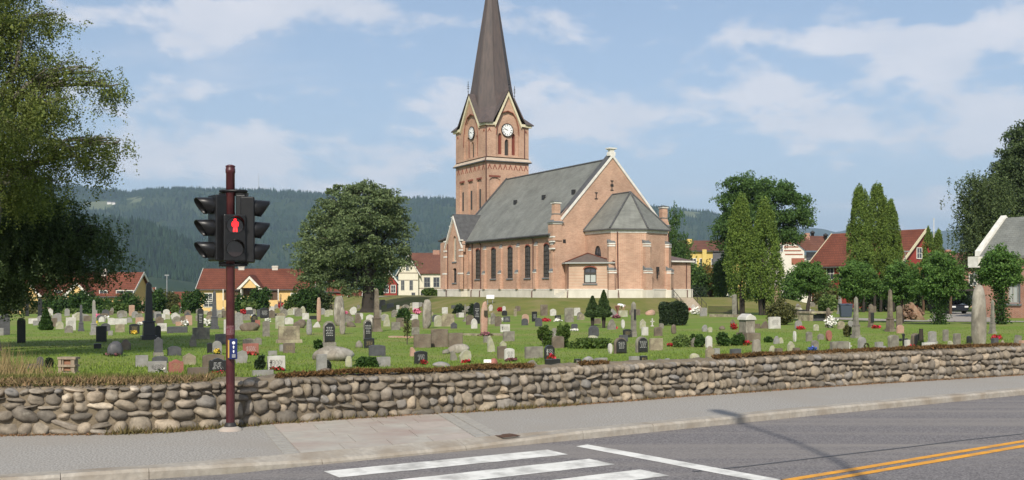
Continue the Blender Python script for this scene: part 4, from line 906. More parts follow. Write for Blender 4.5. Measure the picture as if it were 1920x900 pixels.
m = MB(); m.box(T0-.7, T0+1.2, S1-1.3, S1+.5, -1, 10.2); m.box(T0-.45, T0+1.0, S1-1.2, S1+.4, 10.2, 11.6); tb = m.build('tower_buttress', BRICK, ch)
m = MB(); m.box(T0-.85, T0+1.2, S1-1.4, S1+.6, 10.2, 10.35); m.box(T0-.6, T0+1, S1-1.25, S1+.45, 11.5, 11.65); m.build('cap_stone', WHITE, tb)
HAZE_D = 0.75e-4
# ---------------------------------------------------------------- haze
hb = MB(); hb.box(-13000, 13000, -260, 14500, -75, 900); hm = bpy.data.materials.new('haze'); hm.use_nodes = True; ht = hm.node_tree
for n_ in list(ht.nodes):
    if n_.type != 'OUTPUT_MATERIAL': ht.nodes.remove(n_)
pv_ = nn(ht, 'ShaderNodeVolumePrincipled'); pv_.inputs['Color'].default_value = (.60, .77, 1.0, 1); pv_.inputs['Density'].default_value = HAZE_D; pv_.inputs['Anisotropy'].default_value = .1
ht.links.new(pv_.outputs[0], [n_ for n_ in ht.nodes if n_.type == 'OUTPUT_MATERIAL'][0].inputs['Volume'])
tag(hb.build('haze', hm), kind='stuff')

# ---------------------------------------------------------------- traffic light
MAROON = mat('maroon_paint', (.045, .008, .012), (.065, .012, .015), scale=6, rough=.42, spec=.5, col3=(.11, .03, .025), scale3=2.0)
BLACKP = mat('black_plastic', (.007, .007, .0075), (.012, .012, .013), scale=14, rough=.38, spec=.35)
DKLENS = mat('unlit_lens', (.02, .012, .012), rough=.15, spec=.7)
tx, ty = flat(432, 807)[:2]
TL = thing('traffic_light', 'traffic light on a maroon pole with black signal heads and a lit red pedestrian figure', 'traffic light', (tx, ty, 0))
m = MB(); m.lathe([(.056, .03), (.056, 3.33), (.062, 3.335), (.062, 3.39), (.056, 3.395), (.056, 3.405)], seg=20); m.build('pole', MAROON, TL)
m = MB(); m.lathe([(.05, 3.40), (.062, 3.41), (.062, 3.425), (.03, 3.44)], seg=20); m.build('pole_cap', MAROON, TL)
m = MB(); m.lathe([(.155, -.01), (.15, .02), (.09, .05), (.06, .055)], seg=20); m.build('concrete_foot', CONC, TL)
m = MB(); m.lathe([(.082, .045), (.082, .065), (.062, .10), (.057, .105)], seg=16); m.build('pole_collar', DETAIL, TL)
def head(name, cx_, cy_, zc, ang, n=3, lit=None, hw=.135, dp=.09, pitch=.285, vis=.27):
    """signal head: ang = facing direction in degrees from +x"""
    a = R(ang); fx = Vector((math.cos(a), math.sin(a), 0)); sx = Vector((-math.sin(a), math.cos(a), 0)); up = Vector((0, 0, 1)); c = Vector((cx_, cy_, zc))
    def P(f_, s_, z_): return c+fx*f_+sx*s_+up*z_
    H = pitch*n/2
    mb = MB()
    mb.ext([P(-dp, -hw, -H), P(-dp, hw, -H), P(-dp, hw, H), P(-dp, -hw, H)], fx*dp*2)
    h = mb.build(name, BLACKP, TL, bevel=.018)
    for k in range(n):
        z = H-pitch*(k+.5)
        l = MB(); r_ = .1; ring_ = [P(dp+.012, r_*math.cos(t*math.pi/10), z+r_*math.sin(t*math.pi/10)) for t in range(20)]; l.add(ring_+[P(dp+.03, 0, z)], [(i, (i+1) % 20, 20) for i in range(20)], 0, True)
        l.build('lens', lit[k] if lit and lit[k] else DKLENS, h)
        v = MB(); R0 = .112; seg = 24; vs, fs = [], []
        for i in range(seg+1):
            t = -math.pi*.32 + (math.pi*1.64)*i/seg        # open at the bottom
            back = P(dp-.01, R0*math.cos(t+0), z+R0*math.sin(t)); cut = vis*(.42+.58*max(0, min(1, (math.sin(t)+.75)/1.5))); top = P(dp+cut, R0*1.0*math.cos(t), z+R0*math.sin(t)-.012)
            ib = P(dp-.01, (R0-.007)*math.cos(t), z+(R0-.007)*math.sin(t)); it = P(dp+cut, (R0-.007)*math.cos(t), z+(R0-.007)*math.sin(t)-.012)
            vs += [back, top, it, ib]
        for i in range(seg): o = 4*i; fs += [(o, o+4, o+5, o+1), (o+3, o+2, o+6, o+7), (o+1, o+5, o+6, o+2)]
        v.add(vs, fs, 0, True); v.build('visor', BLACKP, h)
    return h
zt = 2.585
head('vehicle_signal', -.165, .03, 2.62, 180+38, vis=.21)
head('vehicle_signal', .20, .10, 2.60, 12, vis=.19)
# upright black back boxes between the heads and the pole
m = MB(); m.box(-.13, -.06, -.02, .16, 2.2, 3.05); m.build('terminal_box', BLACKP, TL, bevel=.012)
m = MB(); m.box(.075, .20, -.03, .14, 2.2, 3.05); m.build('terminal_box', BLACKP, TL, bevel=.012)
# pedestrian signal
REDL = mat('lit_red_figure', (.9, .05, .05), emit=((1.0, .015, .02), 2.4))
a_ = R(-68); fx = Vector((math.cos(a_), math.sin(a_), 0)); sx = Vector((-math.sin(a_), math.cos(a_), 0)); pc = Vector((.075, -.085, 2.50))
P = lambda f_, s_, z_: pc+fx*f_+sx*s_+Vector((0, 0, z_))
m = MB(); m.ext([P(-.05, -.14, -.31), P(-.05, .14, -.31), P(-.05, .14, .29), P(-.05, -.14, .29)], fx*.1); ps = m.build('pedestrian_signal', BLACKP, TL, bevel=.015)
for k, z in enumerate((.15, -.15)):
    l = MB(); l.add([P(.058, .105*math.cos(t*math.pi/12), z+.105*math.sin(t*math.pi/12)) for t in range(24)], [tuple(range(24))]); l.build('lens', DKLENS, ps)
    v = MB(); vs, fs = [], []
    for i in range(25):
        t = -math.pi*.12+math.pi*1.24*i/24; cut = .05+.13*max(0, math.sin(t)); vs += [P(.05, .115*math.cos(t), z+.115*math.sin(t)), P(.05+cut, .115*math.cos(t), z+.115*math.sin(t)), P(.05+cut, .108*math.cos(t), z+.108*math.sin(t)), P(.05, .108*math.cos(t), z+.108*math.sin(t))]
    for i in range(24): o = 4*i; fs += [(o, o+4, o+5, o+1), (o+3, o+2, o+6, o+7), (o+1, o+5, o+6, o+2)]
    v.add(vs, fs, 0, True); v.build('visor', BLACKP, ps)
f_ = MB()   # standing man: head, shoulders and arms, body, two legs in one outline
z = .15; out_l = [(0, .085), (.016, .078), (.018, .062), (.012, .05), (.036, .044), (.044, .02), (.04, -.015), (.030, -.018), (.026, .0), (.024, -.03), (.026, -.085), (.008, -.085), (.003, -.04)]
outl = out_l + [(-x, y) for x, y in out_l[::-1][:-1]]
pts = [P(.066, x, z+y) for x, y in outl]; tri = tessellate_polygon([[Vector((x, y, 0)) for x, y in outl]]); f_.add(pts, [tuple(t) for t in tri]); f_.build('red_man', REDL, ps)
# brackets and bolts
for z in (3.1, 2.14):
    m = MB(); r_ = .17; m.tube([(r_*math.cos(t)+.03, r_*.55*math.sin(t)+.03, z) for t in [k*2*math.pi/20 for k in range(21)]], .018, 6); m.build('ring_bracket', BLACKP, TL)
m = MB(); m.box(-.16, .22, .03, .06, 3.04, 3.08); m.build('cross_bracket', BLACKP, TL)
m = MB(); m.box(-.16, .22, .03, .06, 2.15, 2.19); m.build('cross_bracket', BLACKP, TL)
# push button box
BLUE = mat('navy_box', (.02, .03, .12), rough=.4); YEL = mat('yellow_side', (.70, .42, .08), rough=.5); WSY = mat('white_symbol', (.8, .8, .8), rough=.5); GREYB = mat('grey_button', (.25, .26, .28), rough=.5)
m = MB(); a_ = R(-62); fx = Vector((math.cos(a_), math.sin(a_), 0)); sx = Vector((-math.sin(a_), math.cos(a_), 0)); pc = Vector((.05, -.075, 1.06))
m.ext([P(-.045, -.05, -.13), P(-.045, .05, -.13), P(-.045, .05, .13), P(-.045, -.05, .13)], fx*.09); pb = m.build('push_button_box', BLUE, TL, bevel=.006)
m = MB(); m.ext([P(-.04, -.053, -.115), P(.03, -.053, -.115), P(.03, -.053, .115), P(-.04, -.053, .115)], sx*.002); m.build('yellow_side_panel', YEL, pb)
m = MB(); m.add([P(.047, .02*math.cos(t*math.pi/8), .08+.02*math.sin(t*math.pi/8)) for t in range(16)], [tuple(range(16))])
m.build('round_symbol', WSY, pb)
for zc_ in (.025, -.03):
    m = MB(); m.add([P(.047, x, zc_+y) for x, y in ((-.006, -.02), (.006, -.02), (.006, 0), (.015, 0), (0, .022), (-.015, 0), (-.006, 0))], [tuple(range(7))]); m.build('arrow_symbol', WSY, pb)
m = MB(); m.ext([P(.046, -.022, -.11), P(.046, .022, -.11), P(.046, .022, -.065), P(.046, -.022, -.065)], fx*.012); m.build('button', GREYB, pb)
m = MB(); m.lathe([(.0585, 1.24), (.0585, 1.36)], seg=16); m.build('old_sticker', mat('torn_sticker', (.16, .10, .10), (.12, .02, .03), scale=40, rough=.8), TL)

# ---------------------------------------------------------------- street lamp behind the camera
GALV = mat('galvanised_steel', (.34, .35, .36), (.28, .29, .30), scale=5, rough=.5, metal=.6)
sl_ = thing('street_lamp', 'tall curved street lamp behind the camera that throws its shadow over the road', 'street lamp', (1.62, -1.0, 0), R(0))
m = MB(); m.tube([(0, 0, 0), (0, 0, 5), (0, 0, 9.0), (-.1, .25, 10.0), (-.35, 1.1, 10.7), (-.65, 2.2, 11.0)], [.09, .075, .055, .045, .04, .035], 10); m.build('pole', GALV, sl_)
m = MB(); d_ = Vector((-.3, .95, .15)).normalized(); q_ = Vector((-.65, 2.2, 11.0)); s_ = Vector((.95, .3, 0)).normalized()
m.ext([q_-s_*.07, q_+s_*.07, q_+d_*.35+s_*.13, q_+d_*.85+s_*.11, q_+d_*.95, q_+d_*.85-s_*.11, q_+d_*.35-s_*.13], (0, 0, .13)); m.build('lamp_head', GALV, sl_, bevel=.02)
# ---------------------------------------------------------------- trees
def foliage(name, col, tint=.4, trans=.3, col2=None):
    return mat(name, col, col2 or tuple(c*1.35 for c in col), scale=.9, tint=tint, rough=.65, trans=trans, spec=.25)
F_BIRCH = foliage('birch_leaf', (.125, .155, .038)); F_ELM = foliage('elm_leaf', (.115, .155, .065)); F_MAPLE = foliage('maple_leaf', (.066, .125, .03)); F_THUJA = foliage('thuja_leaf', (0.0918, 0.1418, 0.0243), trans=.15)
F_LIND = foliage('linden_leaf', (.078, .15, .033)); F_DARK = foliage('dark_leaf', (.062, .092, .034)); F_FIR = foliage('fir_needle', (.038, .066, .020), trans=.1); F_HEDGE = foliage('hedge_leaf', (.035, .075, .016)); F_AUT = foliage('yellowing_leaf', (.17, .12, .03)); F_SHRUB = foliage('shrub_leaf', (.06, .10, .02)); F_YEW = foliage('yew_leaf', (.020, .035, .014), trans=.1)
F_WEEP = foliage('hanging_leaf', (.07, .10, .035)); F_PALE = foliage('pale_leaf', (.10, .15, .04)); F_OLIVE = foliage('olive_leaf', (.085, .09, .03))
BARK = mat('grey_bark', (.10, .085, .07), (.055, .045, .038), scale=6, rough=.95, vec=(1, 1, .2), bump=.5)
BARKB = mat('birch_bark', (.20, .185, .16), (.07, .06, .05), scale=5, rough=.9, vec=(1, 1, .6), bump=.3, fac=(.45, .6))
BARKD = mat('dark_bark', (.045, .036, .03), (.03, .025, .02), scale=6, rough=.95, vec=(1, 1, .2), bump=.5)
def leafcloud(P, sz, rs, asp=1.6, up=0.0, m=None, name='crown', parent=None, flatn=0.0):
    """one kite-shaped leaf (4 corners) per point; up pulls the long axis towards vertical"""
    n = len(P); d = rs.normal(size=(n, 3)); d[:, 2] = d[:, 2]*(1-flatn*.7); d[:, 2] += up*2; d /= np.linalg.norm(d, axis=1, keepdims=True)
    e_ = rs.normal(size=(n, 3)); e_[:, :2] *= (1-flatn*.0); s_ = np.cross(d, e_); s_ /= np.linalg.norm(s_, axis=1, keepdims=True)+1e-9
    if flatn: s_[:, 2] *= (1-flatn); 
    L_ = (sz*asp*rs.uniform(.6, 1.35, n))[:, None]; W2 = (sz*rs.uniform(.6, 1.3, n))[:, None]*.5
    V = np.stack([P-d*L_*.5, P+s_*W2, P+d*L_*.5, P-s_*W2], 1).reshape(-1, 3)
    return npmesh(name, V, np.arange(4*n).reshape(-1, 4), m, parent, rs.rand(n))
def inblobs(blobs, n, rs, shell=.45, lump=0.0):
    vol = np.array([b[3]*b[4]*b[5] for b in blobs])**.75; idx = rs.choice(len(blobs), n, p=vol/vol.sum()); B = np.array(blobs)[idx]
    d = rs.normal(size=(n, 3)); d /= np.linalg.norm(d, axis=1, keepdims=True); r = rs.rand(n)**shell
    return B[:, :3]+d*B[:, 3:6]*r[:, None]
def limb(mb, a, b, r0, r1, rs, wig=.12, seg=6, n=4):
    a, b = np.array(a, float), np.array(b, float); L_ = np.linalg.norm(b-a); pts = [a + (b-a)*t + rs.normal(size=3)*wig*L_*.25*math.sin(t*math.pi) + np.array([0, 0, .08*L_*math.sin(t*math.pi)]) for t in np.linspace(0, 1, n+1)]
    mb.tube(pts, list(np.linspace(r0, r1, n+1)), seg); return pts
def tree(name, label, cat, loc, trunk, blobs, nl, sz, fm, bark=BARK, seed=0, cl=26, spread=.35, shell=.4, asp=1.5, up=0.0, group=None, hang=0.0, trunks=None, flatn=0.0, twigs=0):
    """trunk=(height, radius); blobs = crown lobes relative to the foot"""
    rs = np.random.RandomState(seed+11); t = thing(name, label, cat, loc, 0, group); mb = MB(); th, tr = trunk
    for k, (ox, oy, tx_, ty_) in enumerate(trunks or [(0, 0, 0, 0)]):
        limb(mb, (ox, oy, -.4), (ox+tx_, oy+ty_, th), tr*1.15, tr*.6, rs, .06, 9, 5)
        mb.lathe([(tr*1.8, -.3), (tr*1.35, .1), (tr*1.1, .5)], ox, oy, 9)
    for b in blobs:
        src = (0, 0, th*rs.uniform(.6, 1.0)) if not trunks else (trunks[rs.randint(len(trunks))][0], 0, th*.8)
        pts = limb(mb, src, b[:3], tr*.42, tr*.1, rs, .2, 5, 4)
        for _ in range(3+twigs):
            d = rs.normal(size=3); d /= np.linalg.norm(d); d[2] = abs(d[2])*.6; limb(mb, pts[rs.randint(2, 5)], np.array(b[:3])+d*np.array(b[3:6])*.9, tr*.14, tr*.03, rs, .2, 4, 3)
    mb.build('trunk', bark, t)
    # leaves gather in clumps; each clump is a rounded tuft whose leaves sit mostly on its outside
    nc = max(4, nl//cl); cc = inblobs(blobs, nc, rs, shell); ii_ = rs.randint(0, nc, nl); csz = spread*rs.uniform(.55, 1.35, nc)
    d = rs.normal(size=(nl, 3)); d /= np.linalg.norm(d, axis=1, keepdims=True); d[:, 2] = np.where(rs.rand(nl) < .45, np.abs(d[:, 2]), d[:, 2])
    P = cc[ii_]+d*(rs.rand(nl)**.33*csz[ii_]*(1+.25*np.sin(d[:, 0]*5+ii_)))[:, None]*np.array([1, 1, .62 if not flatn else .5])
    if hang:      # hanging twigs: several strands per clump
        ks = rs.randint(0, 7, nl); so_ = rs.normal(size=(nc, 7, 3))*spread*np.array([1, 1, .35]); ln_ = hang*rs.uniform(.25, 1.15, (nc, 7)); q_ = rs.rand(nl)
        P = cc[ii_]+so_[ii_, ks]+rs.normal(size=(nl, 3))*.045*(1+spread)+np.stack([0*q_, 0*q_, -q_*ln_[ii_, ks]], 1)
    P[:, 2] = np.maximum(P[:, 2], .15)
    leafcloud(P, sz, rs, asp, up, fm, 'crown', t, flatn); return t
def wpt(px, py, d): return atd(px, py, d)
def crownpx(px0, d, zg, lst, dj=1.0):
    """crown lobes given as (px, py, rx_px, ry_px, depth offset) -> metres relative to the foot"""
    s = d/F; return [((a-px0)*s, od, EYE+(CY-b)*s-zg, rx*s, rx*s*dj, ry*s) for a, b, rx, ry, od in lst]
# big birch on the left
def dist_tree(px, d): x = (px-CX)/F*d; return (x, d, gz(x, d))
L_ = dist_tree(-22, 32)
bl = crownpx(-22, 32, L_[2], [(-60, 60, 90, 90, 0), (10, 40, 60, 40, 0), (75, 25, 40, 24, .3), (40, 110, 70, 48, .5), (110, 118, 45, 24, 0), (165, 135, 34, 22, .2), (195, 158, 26, 22, .4), (30, 190, 90, 50, 0), (110, 195, 34, 30, -.3), (60, 255, 80, 45, -.6), (130, 285, 55, 24, .3), (180, 262, 34, 18, .2), (218, 268, 18, 18, 0), (165, 315, 26, 22, .4), (0, 330, 80, 60, .5), (75, 350, 55, 40, -.5), (-120, 250, 120, 200, 0), (-90, -80, 110, 90, 0), (10, -40, 60, 60, 0)], .9)
tree('birch_tree', 'large drooping birch with light leaves at the left edge', 'tree', L_, (7.2, .27), bl, 185000, .048, F_BIRCH, BARKB, 1, 170, .34, .42, 1.35, 0, hang=.8, twigs=3)
L_ = dist_tree(-30, 35)
bl = crownpx(-30, 35, L_[2], [(0, 400, 90, 50, 0), (70, 400, 60, 42, .4), (115, 405, 40, 36, 0), (30, 455, 100, 50, 0), (120, 455, 55, 46, .3), (175, 440, 34, 34, 0), (205, 475, 26, 34, .2), (60, 500, 85, 34, 0), (150, 500, 40, 30, .2), (-20, 520, 60, 40, 0), (10, 550, 30, 24, 0), (-100, 450, 90, 100, 0), (-60, 540, 50, 50, 0)], .9)
tree('dark_leafy_tree', 'dark dense tree filling the lower left edge below the birch', 'tree', L_, (3.4, .3), bl, 120000, .055, F_DARK, BARKD, 21, 160, .33, .3, 1.35, 0, hang=.55, twigs=1)
tree('birch_tree', 'birch just outside the left edge whose shade falls across the lawn', 'tree', (-14.2, 22.0, gz(-14.2, 22.0)), (7, .25), [(0, 0, 8.5, 2.6, 2.8, 2.6), (1.2, 1.0, 6.6, 1.9, 2, 1.6), (-.8, -1, 6.5, 2.2, 2, 1.6), (.4, .5, 11.2, 1.9, 2, 1.8), (1.4, 2.4, 9.4, 1.6, 1.8, 1.4), (-.5, 3.0, 8.6, 1.8, 1.6, 1.6)], 46000, .085, F_BIRCH, BARKB, 41, 130, .45, .5, 1.35, 0, hang=.8)
# big elm in the middle distance
L_ = dist_tree(690, 122)
bl = crownpx(690, 122, L_[2], [(665, 375, 70, 28, 0), (712, 362, 42, 22, 1), (690, 425, 75, 45, 1.5), (640, 480, 70, 40, 1.5), (650, 358, 35, 18, 0), (735, 385, 32, 34, 0), (640, 400, 52, 34, 0), (700, 410, 62, 40, -1.5), (745, 425, 26, 34, 0), (610, 438, 44, 34, 0), (665, 450, 70, 36, -2), (730, 465, 40, 28, 0), (600, 478, 44, 32, 0), (650, 490, 62, 28, -1), (585, 505, 34, 24, 0), (640, 520, 56, 26, 0), (700, 500, 42, 26, 0), (600, 525, 36, 20, 0), (735, 488, 34, 18, 0), (660, 535, 40, 16, -1)], 1.0)
tree('broad_tree', 'broad dark green tree with layered boughs standing left of the church', 'tree', L_, (6, .75), bl, 74000, .20, F_ELM, BARKD, 2, 190, 1.25, .34, 1.5, 0, flatn=.2, twigs=3)
# round maple behind right
L_ = dist_tree(1425, 140)
bl = crownpx(1425, 140, L_[2], [(1400, 355, 45, 25, 0), (1450, 365, 45, 25, 0), (1375, 385, 36, 28, 0), (1490, 395, 30, 34, 0), (1425, 395, 60, 40, 0), (1365, 420, 28, 30, 0), (1500, 415, 20, 18, 0), (1460, 440, 40, 18, 0), (1360, 455, 26, 26, 0), (1480, 445, 24, 14, 0), (1390, 460, 40, 40, 1)], 1.0)
tree('maple_tree', 'round crowned maple with big clumps of leaves behind the pair of thujas', 'tree', L_, (7, .5), bl, 62000, .19, F_MAPLE, BARKD, 3, 210, 1.15, .3, 1.2, twigs=2)
# columnar thujas
def column(name, label, cat, px, ytop, ybot, wpx, d, seed, fm=F_THUJA, group=None, nl=30000, sz=.105, pinch=.5, stem=1.0, leanpx=0):
    s = d/F; loc = dist_tree(px, d); t = thing(name, label, cat, loc, 0, group); rs = np.random.RandomState(seed); H = EYE+(CY-ytop)*s-loc[2]; Rr = wpx/2*s; z0 = max(.25, EYE+(CY-ybot)*s-loc[2])
    mb = MB()
    for k in range(3): a = rs.uniform(0, 6.3); limb(mb, (math.cos(a)*Rr*.25, math.sin(a)*Rr*.25, -.3), (math.cos(a)*Rr*.35, math.sin(a)*Rr*.35, z0+H*.3), .16*stem, .08*stem, rs, .05, 6, 3)
    mb.build('trunk', BARKD, t)
    nt_ = max(30, nl//85); tz = rs.rand(nt_)**.85; rad = lambda q: Rr*np.where(q < .18, .72+q*1.55, 1.0)*np.clip(1-np.maximum(q-.35, 0)/.65, 0, 1)**pinch
    a = rs.uniform(0, 2*np.pi, nt_); rr = rad(tz)*(1+.14*np.sin(a*3+seed+tz*7))*rs.uniform(.62, 1.08, nt_)
    cc = np.stack([np.cos(a)*rr+leanpx*s*tz, np.sin(a)*rr, z0+(H-z0)*tz], 1)
    ii_ = rs.randint(0, nt_, nl); tl = .26+Rr*.12; tsz = rs.uniform(.6, 1.5, nt_)[ii_][:, None]; d = rs.normal(size=(nl, 3)); d /= np.linalg.norm(d, axis=1, keepdims=True); q_ = rs.rand(nl)[:, None]**.4; P = cc[ii_]+d*q_*tsz*np.array([.24, .24, .62])*(Rr/1.2)**.5; P[:, :2] = cc[ii_][:, :2]+(P[:, :2]-cc[ii_][:, :2])*(1-.55*np.clip(d[:, 2:3]*q_, 0, 1))
    leafcloud(P, sz, rs, 1.6, .55, fm, 'crown', t); return t
G1 = 'tall columnar thujas'
column('thuja', 'wide blunt topped thuja, left one of the joined pair right of the church', 'thuja', 1389, 375, 555, 58, 100, 1)
column('thuja', 'wide round topped thuja, right one of the joined pair right of the church', 'thuja', 1434, 383, 562, 62, 98, 2)
column('thuja', 'columnar thuja left in the tall trio before the red house roof', 'thuja', 1613, 357, 520, 44, 112, 3, pinch=.35, group=G1)
column('thuja', 'tallest columnar thuja, middle of the trio before the red house roof', 'thuja', 1645, 352, 540, 46, 114, 4, pinch=.4, group=G1)
column('thuja', 'narrow columnar thuja right in the trio before the red house roof', 'thuja', 1670, 384, 540, 40, 113, 5, pinch=.5, group=G1)
column('thuja', 'shorter pointed thuja left of the thin white flagpole', 'thuja', 1741, 428, 520, 26, 120, 6, pinch=.6, nl=6000)
column('thuja', 'shorter pointed thuja right of the thin white flagpole', 'thuja', 1759, 433, 520, 26, 122, 7, pinch=.6, nl=6000)
# pollarded lindens
def linden(px, cy_, rx, ry, d, seed, label, trunkpx=9, ivy=False, fm=F_LIND):
    loc = dist_tree(px, d); s = d/F; rs = np.random.RandomState(seed); bl = crownpx(px, d, loc[2], [(px+a*rx, cy_+b*ry, rx*c, ry*c, e_*rx*s) for a, b, c, e_ in ((0, 0, .8, 0), (-.4, .1, .55, .2), (.42, .12, .55, -.2), (.1, -.4, .55, .1), (-.25, -.3, .5, -.3), (0, .3, .6, .3), (.3, -.2, .5, .4))], 1.0)
    t = tree('pollarded_linden', label, 'tree', loc, (max(1.2, EYE+(CY-cy_)*s-loc[2]-.2), trunkpx*s*.42), bl, 17000, .105, fm, BARKD, seed, 110, .40, .3, 1.15, 0, 'pollarded lindens along the churchyard path')
    if ivy:
        P = np.stack([rs.normal(size=1800)*.22, rs.normal(size=1800)*.22, rs.rand(1800)*2.0], 1); leafcloud(P, .09, rs, 1.3, 0, F_HEDGE, 'ivy', t)
linden(1515, 524, 38, 36, 75, 1, 'small round linden left of the others, beside the table tomb')
linden(1604, 528, 40, 44, 70, 2, 'round clipped linden behind the slender grey obelisk')
linden(1690, 530, 42, 46, 68, 3, 'round clipped linden in front of the thuja trio, right side')
linden(1762, 520, 52, 56, 62, 4, 'largest clipped linden with ivy on its trunk, beside the dirt heap', ivy=True)
linden(1876, 505, 43, 46, 60, 5, 'clipped linden in front of the slate roofed chapel', ivy=True)
# right edge trees
L_ = dist_tree(1838, 105); bl = crownpx(1838, 105, L_[2], [(1838, 345, 28, 26, 0), (1826, 375, 22, 30, 0), (1842, 400, 34, 36, 0), (1822, 430, 20, 30, 0), (1840, 450, 30, 30, 0), (1855, 370, 30, 40, 0), (1830, 480, 22, 22, 0)], 1.0)
tree('weeping_birch', 'weeping birch with hanging twigs left of the chapel gable', 'tree', L_, (8, .25), bl, 36000, .13, F_WEEP, BARKB, 6, 130, .75, .4, 1.4, 0, hang=2.4)
L_ = dist_tree(1905, 112); bl = crownpx(1905, 112, L_[2], [(1915, 275, 32, 30, 0), (1893, 310, 32, 34, 0), (1930, 330, 50, 60, 0), (1878, 345, 30, 32, 0), (1895, 390, 44, 44, 0), (1950, 300, 50, 50, 0), (1940, 420, 60, 60, 0), (1875, 430, 34, 50, 0), (1940, 250, 26, 22, 0)], 1.0)
tree('dark_tree', 'tall dark leafy tree rising behind the chapel at the right edge', 'tree', L_, (9, .5), bl, 60000, .18, F_DARK, BARKD, 7, 190, 1.0, .32, 1.3)
# slim tree beside the church
L_ = dist_tree(1264, 165); bl = crownpx(1264, 165, L_[2], [(1264, 400, 7, 18, 0), (1266, 425, 11, 18, 0), (1267, 450, 18, 22, 0), (1272, 475, 26, 28, 0), (1270, 510, 30, 30, 0)], 1.0)
tree('slim_tree', 'slim pointed light green tree just right of the church', 'tree', L_, (11, .2), bl, 20000, .17, F_MAPLE, BARKD, 8, 110, .6, .4, 1.3, .2, hang=1.2)
def bushy(name, label, cat, px, ybase, wpx, hpx, d=None, fm=F_HEDGE, nl=3500, sz=.1, seed=0, group=None, box=False, shell=.3, lift=0.0, cl=18):
    wpx = wpx*(1.35 if d else 1); nl = int(nl*(1.5 if d else 1))
    loc = ray(px, ybase) if d is None else (lambda q: (q[0], q[1], q[2]))(dist_tree(px, d)); s = loc[1]/F; rs = np.random.RandomState(seed+77)
    t = thing(name, label, cat, loc, 0, group); rx, H = wpx*s/2, hpx*s
    if d is not None: top = EYE+(CY-(ybase-hpx))*s-loc[2]; H = max(top, .4)
    if box:
        a = R(24); P = rs.uniform(-1, 1, (nl, 3)); P[:, 2] = P[:, 2]*.5+.5; ax = rs.randint(0, 3, nl); sg = rs.choice([-1, 1], nl); 
        for k in range(2): P[ax == k, k] = sg[ax == k]
        P[ax == 2, 2] = 1; Q = np.stack([P[:, 0], P[:, 1], P[:, 2]*2-1], 1); Q = Q/(np.sum(np.abs(Q)**5, 1)**.2)[:, None]; Q = Q*(1+.05*np.sin(P[:, 0]*6)+.04*np.sin(P[:, 2]*7+P[:, 0]*4))[:, None]; P = np.stack([Q[:, 0], Q[:, 1], Q[:, 2]*.5+.5], 1); P = P*np.array([rx, rx*.5, H])*(1+rs.normal(size=(nl, 1))*.04); 
    else:
        blb = [(rs.uniform(-.45, .45)*rx, rs.uniform(-.3, .3)*rx, H*rs.uniform(.22, .66), rx*rs.uniform(.45, .65), rx*rs.uniform(.4, .6), H*rs.uniform(.26, .36)) for _ in range(9)]
        nc = max(5, nl//cl); cc = inblobs(blb, nc, rs, shell); ii_ = rs.randint(0, nc, nl); P = cc[ii_]+rs.normal(size=(nl, 3))*rx*.11; P[:, 2] = np.clip(P[:, 2], .02, H*1.02)
    mb = MB(); 
    for _ in range(4): limb(mb, (rs.normal()*rx*.1, rs.normal()*rx*.1, -.1), (rs.normal()*rx*.4, rs.normal()*rx*.3, H*.6), .03+rx*.02, .01, rs, .1, 5, 3)
    mb.build('stem', BARKD, t); leafcloud(P, sz, rs, 1.4, .1, fm, 'foliage', t); return t
def cone(name, label, px, ytop, ybot, ybase, wpx, seed, fm=F_FIR, stem=.05):
    loc = ray(px, ybase); s = loc[1]/F; t = thing(name, label, 'conifer', loc); rs = np.random.RandomState(seed); H = (ybase-ytop)*s; z0 = (ybase-ybot)*s; Rr = wpx*s/2; nl = 5200
    q = rs.rand(nl)**1.6; a = rs.uniform(0, 6.283, nl); rr = Rr*(1-q)**.85*(1+.10*np.sin(q*24+a*2))*rs.uniform(.8, 1.03, nl); rr = np.where(q < .1, rr*(.6+q*4), rr)
    P = np.stack([np.cos(a)*rr, np.sin(a)*rr, z0+(H-z0)*q], 1); mb = MB(); mb.tube([(0, 0, -.1), (0, 0, z0+.5)], [stem*1.6, stem], 7)
    if z0 > .5:
        for k in range(3): mb.tube([(.05*k-.05, 0, 0), (.12*(k-1), .05, z0+.3)], [stem*.7, stem*.6], 6)
    mb.build('trunk', BARKD, t); leafcloud(P, .10*loc[1]/60, rs, 1.5, .35, fm, 'crown', t); return t
cone('clipped_conifer', 'smaller of the two clipped cone conifers on bare stems before the church porch', 1111, 556, 593, 612, 30, 1)
cone('clipped_conifer', 'taller of the two clipped cone conifers on bare stems before the church porch', 1132, 545, 593, 615, 31, 2)
cone('cypress', 'small cone shaped cypress behind the shaded lawn at far left', 86, 578, 618, 619, 27, 3, F_HEDGE)
cone('small_conifer', 'knee high bluish conifer just behind the wall beside the low pale stone', 1727, 632, 652, 653, 15, 4)
bushy('yew_shrub', 'upright green shrub left of the brown rounded headstone', 'shrub', 1022, 649, 26, 40, fm=F_SHRUB, seed=1, nl=4000, sz=.08)
bushy('yew_shrub', 'taller upright green shrub right of the brown rounded headstone', 'shrub', 1056, 652, 24, 50, fm=F_SHRUB, seed=2, nl=4500, sz=.08)
bushy('creeping_juniper', 'long low spreading green juniper on the lawn below the cone conifers', 'shrub', 1112, 653, 84, 17, fm=F_SHRUB, seed=3, nl=5000, sz=.07)
bushy('creeping_juniper', 'small low juniper on the grass right of the rough stone pillar', 'shrub', 690, 689, 50, 18, fm=F_HEDGE, seed=4, nl=4500, sz=.05)
bushy('dark_hedge', 'big square cut dark hedge below the church steps', 'hedge', 1263, 610, 48, 40, fm=F_YEW, seed=5, nl=7000, sz=.13, box=True)
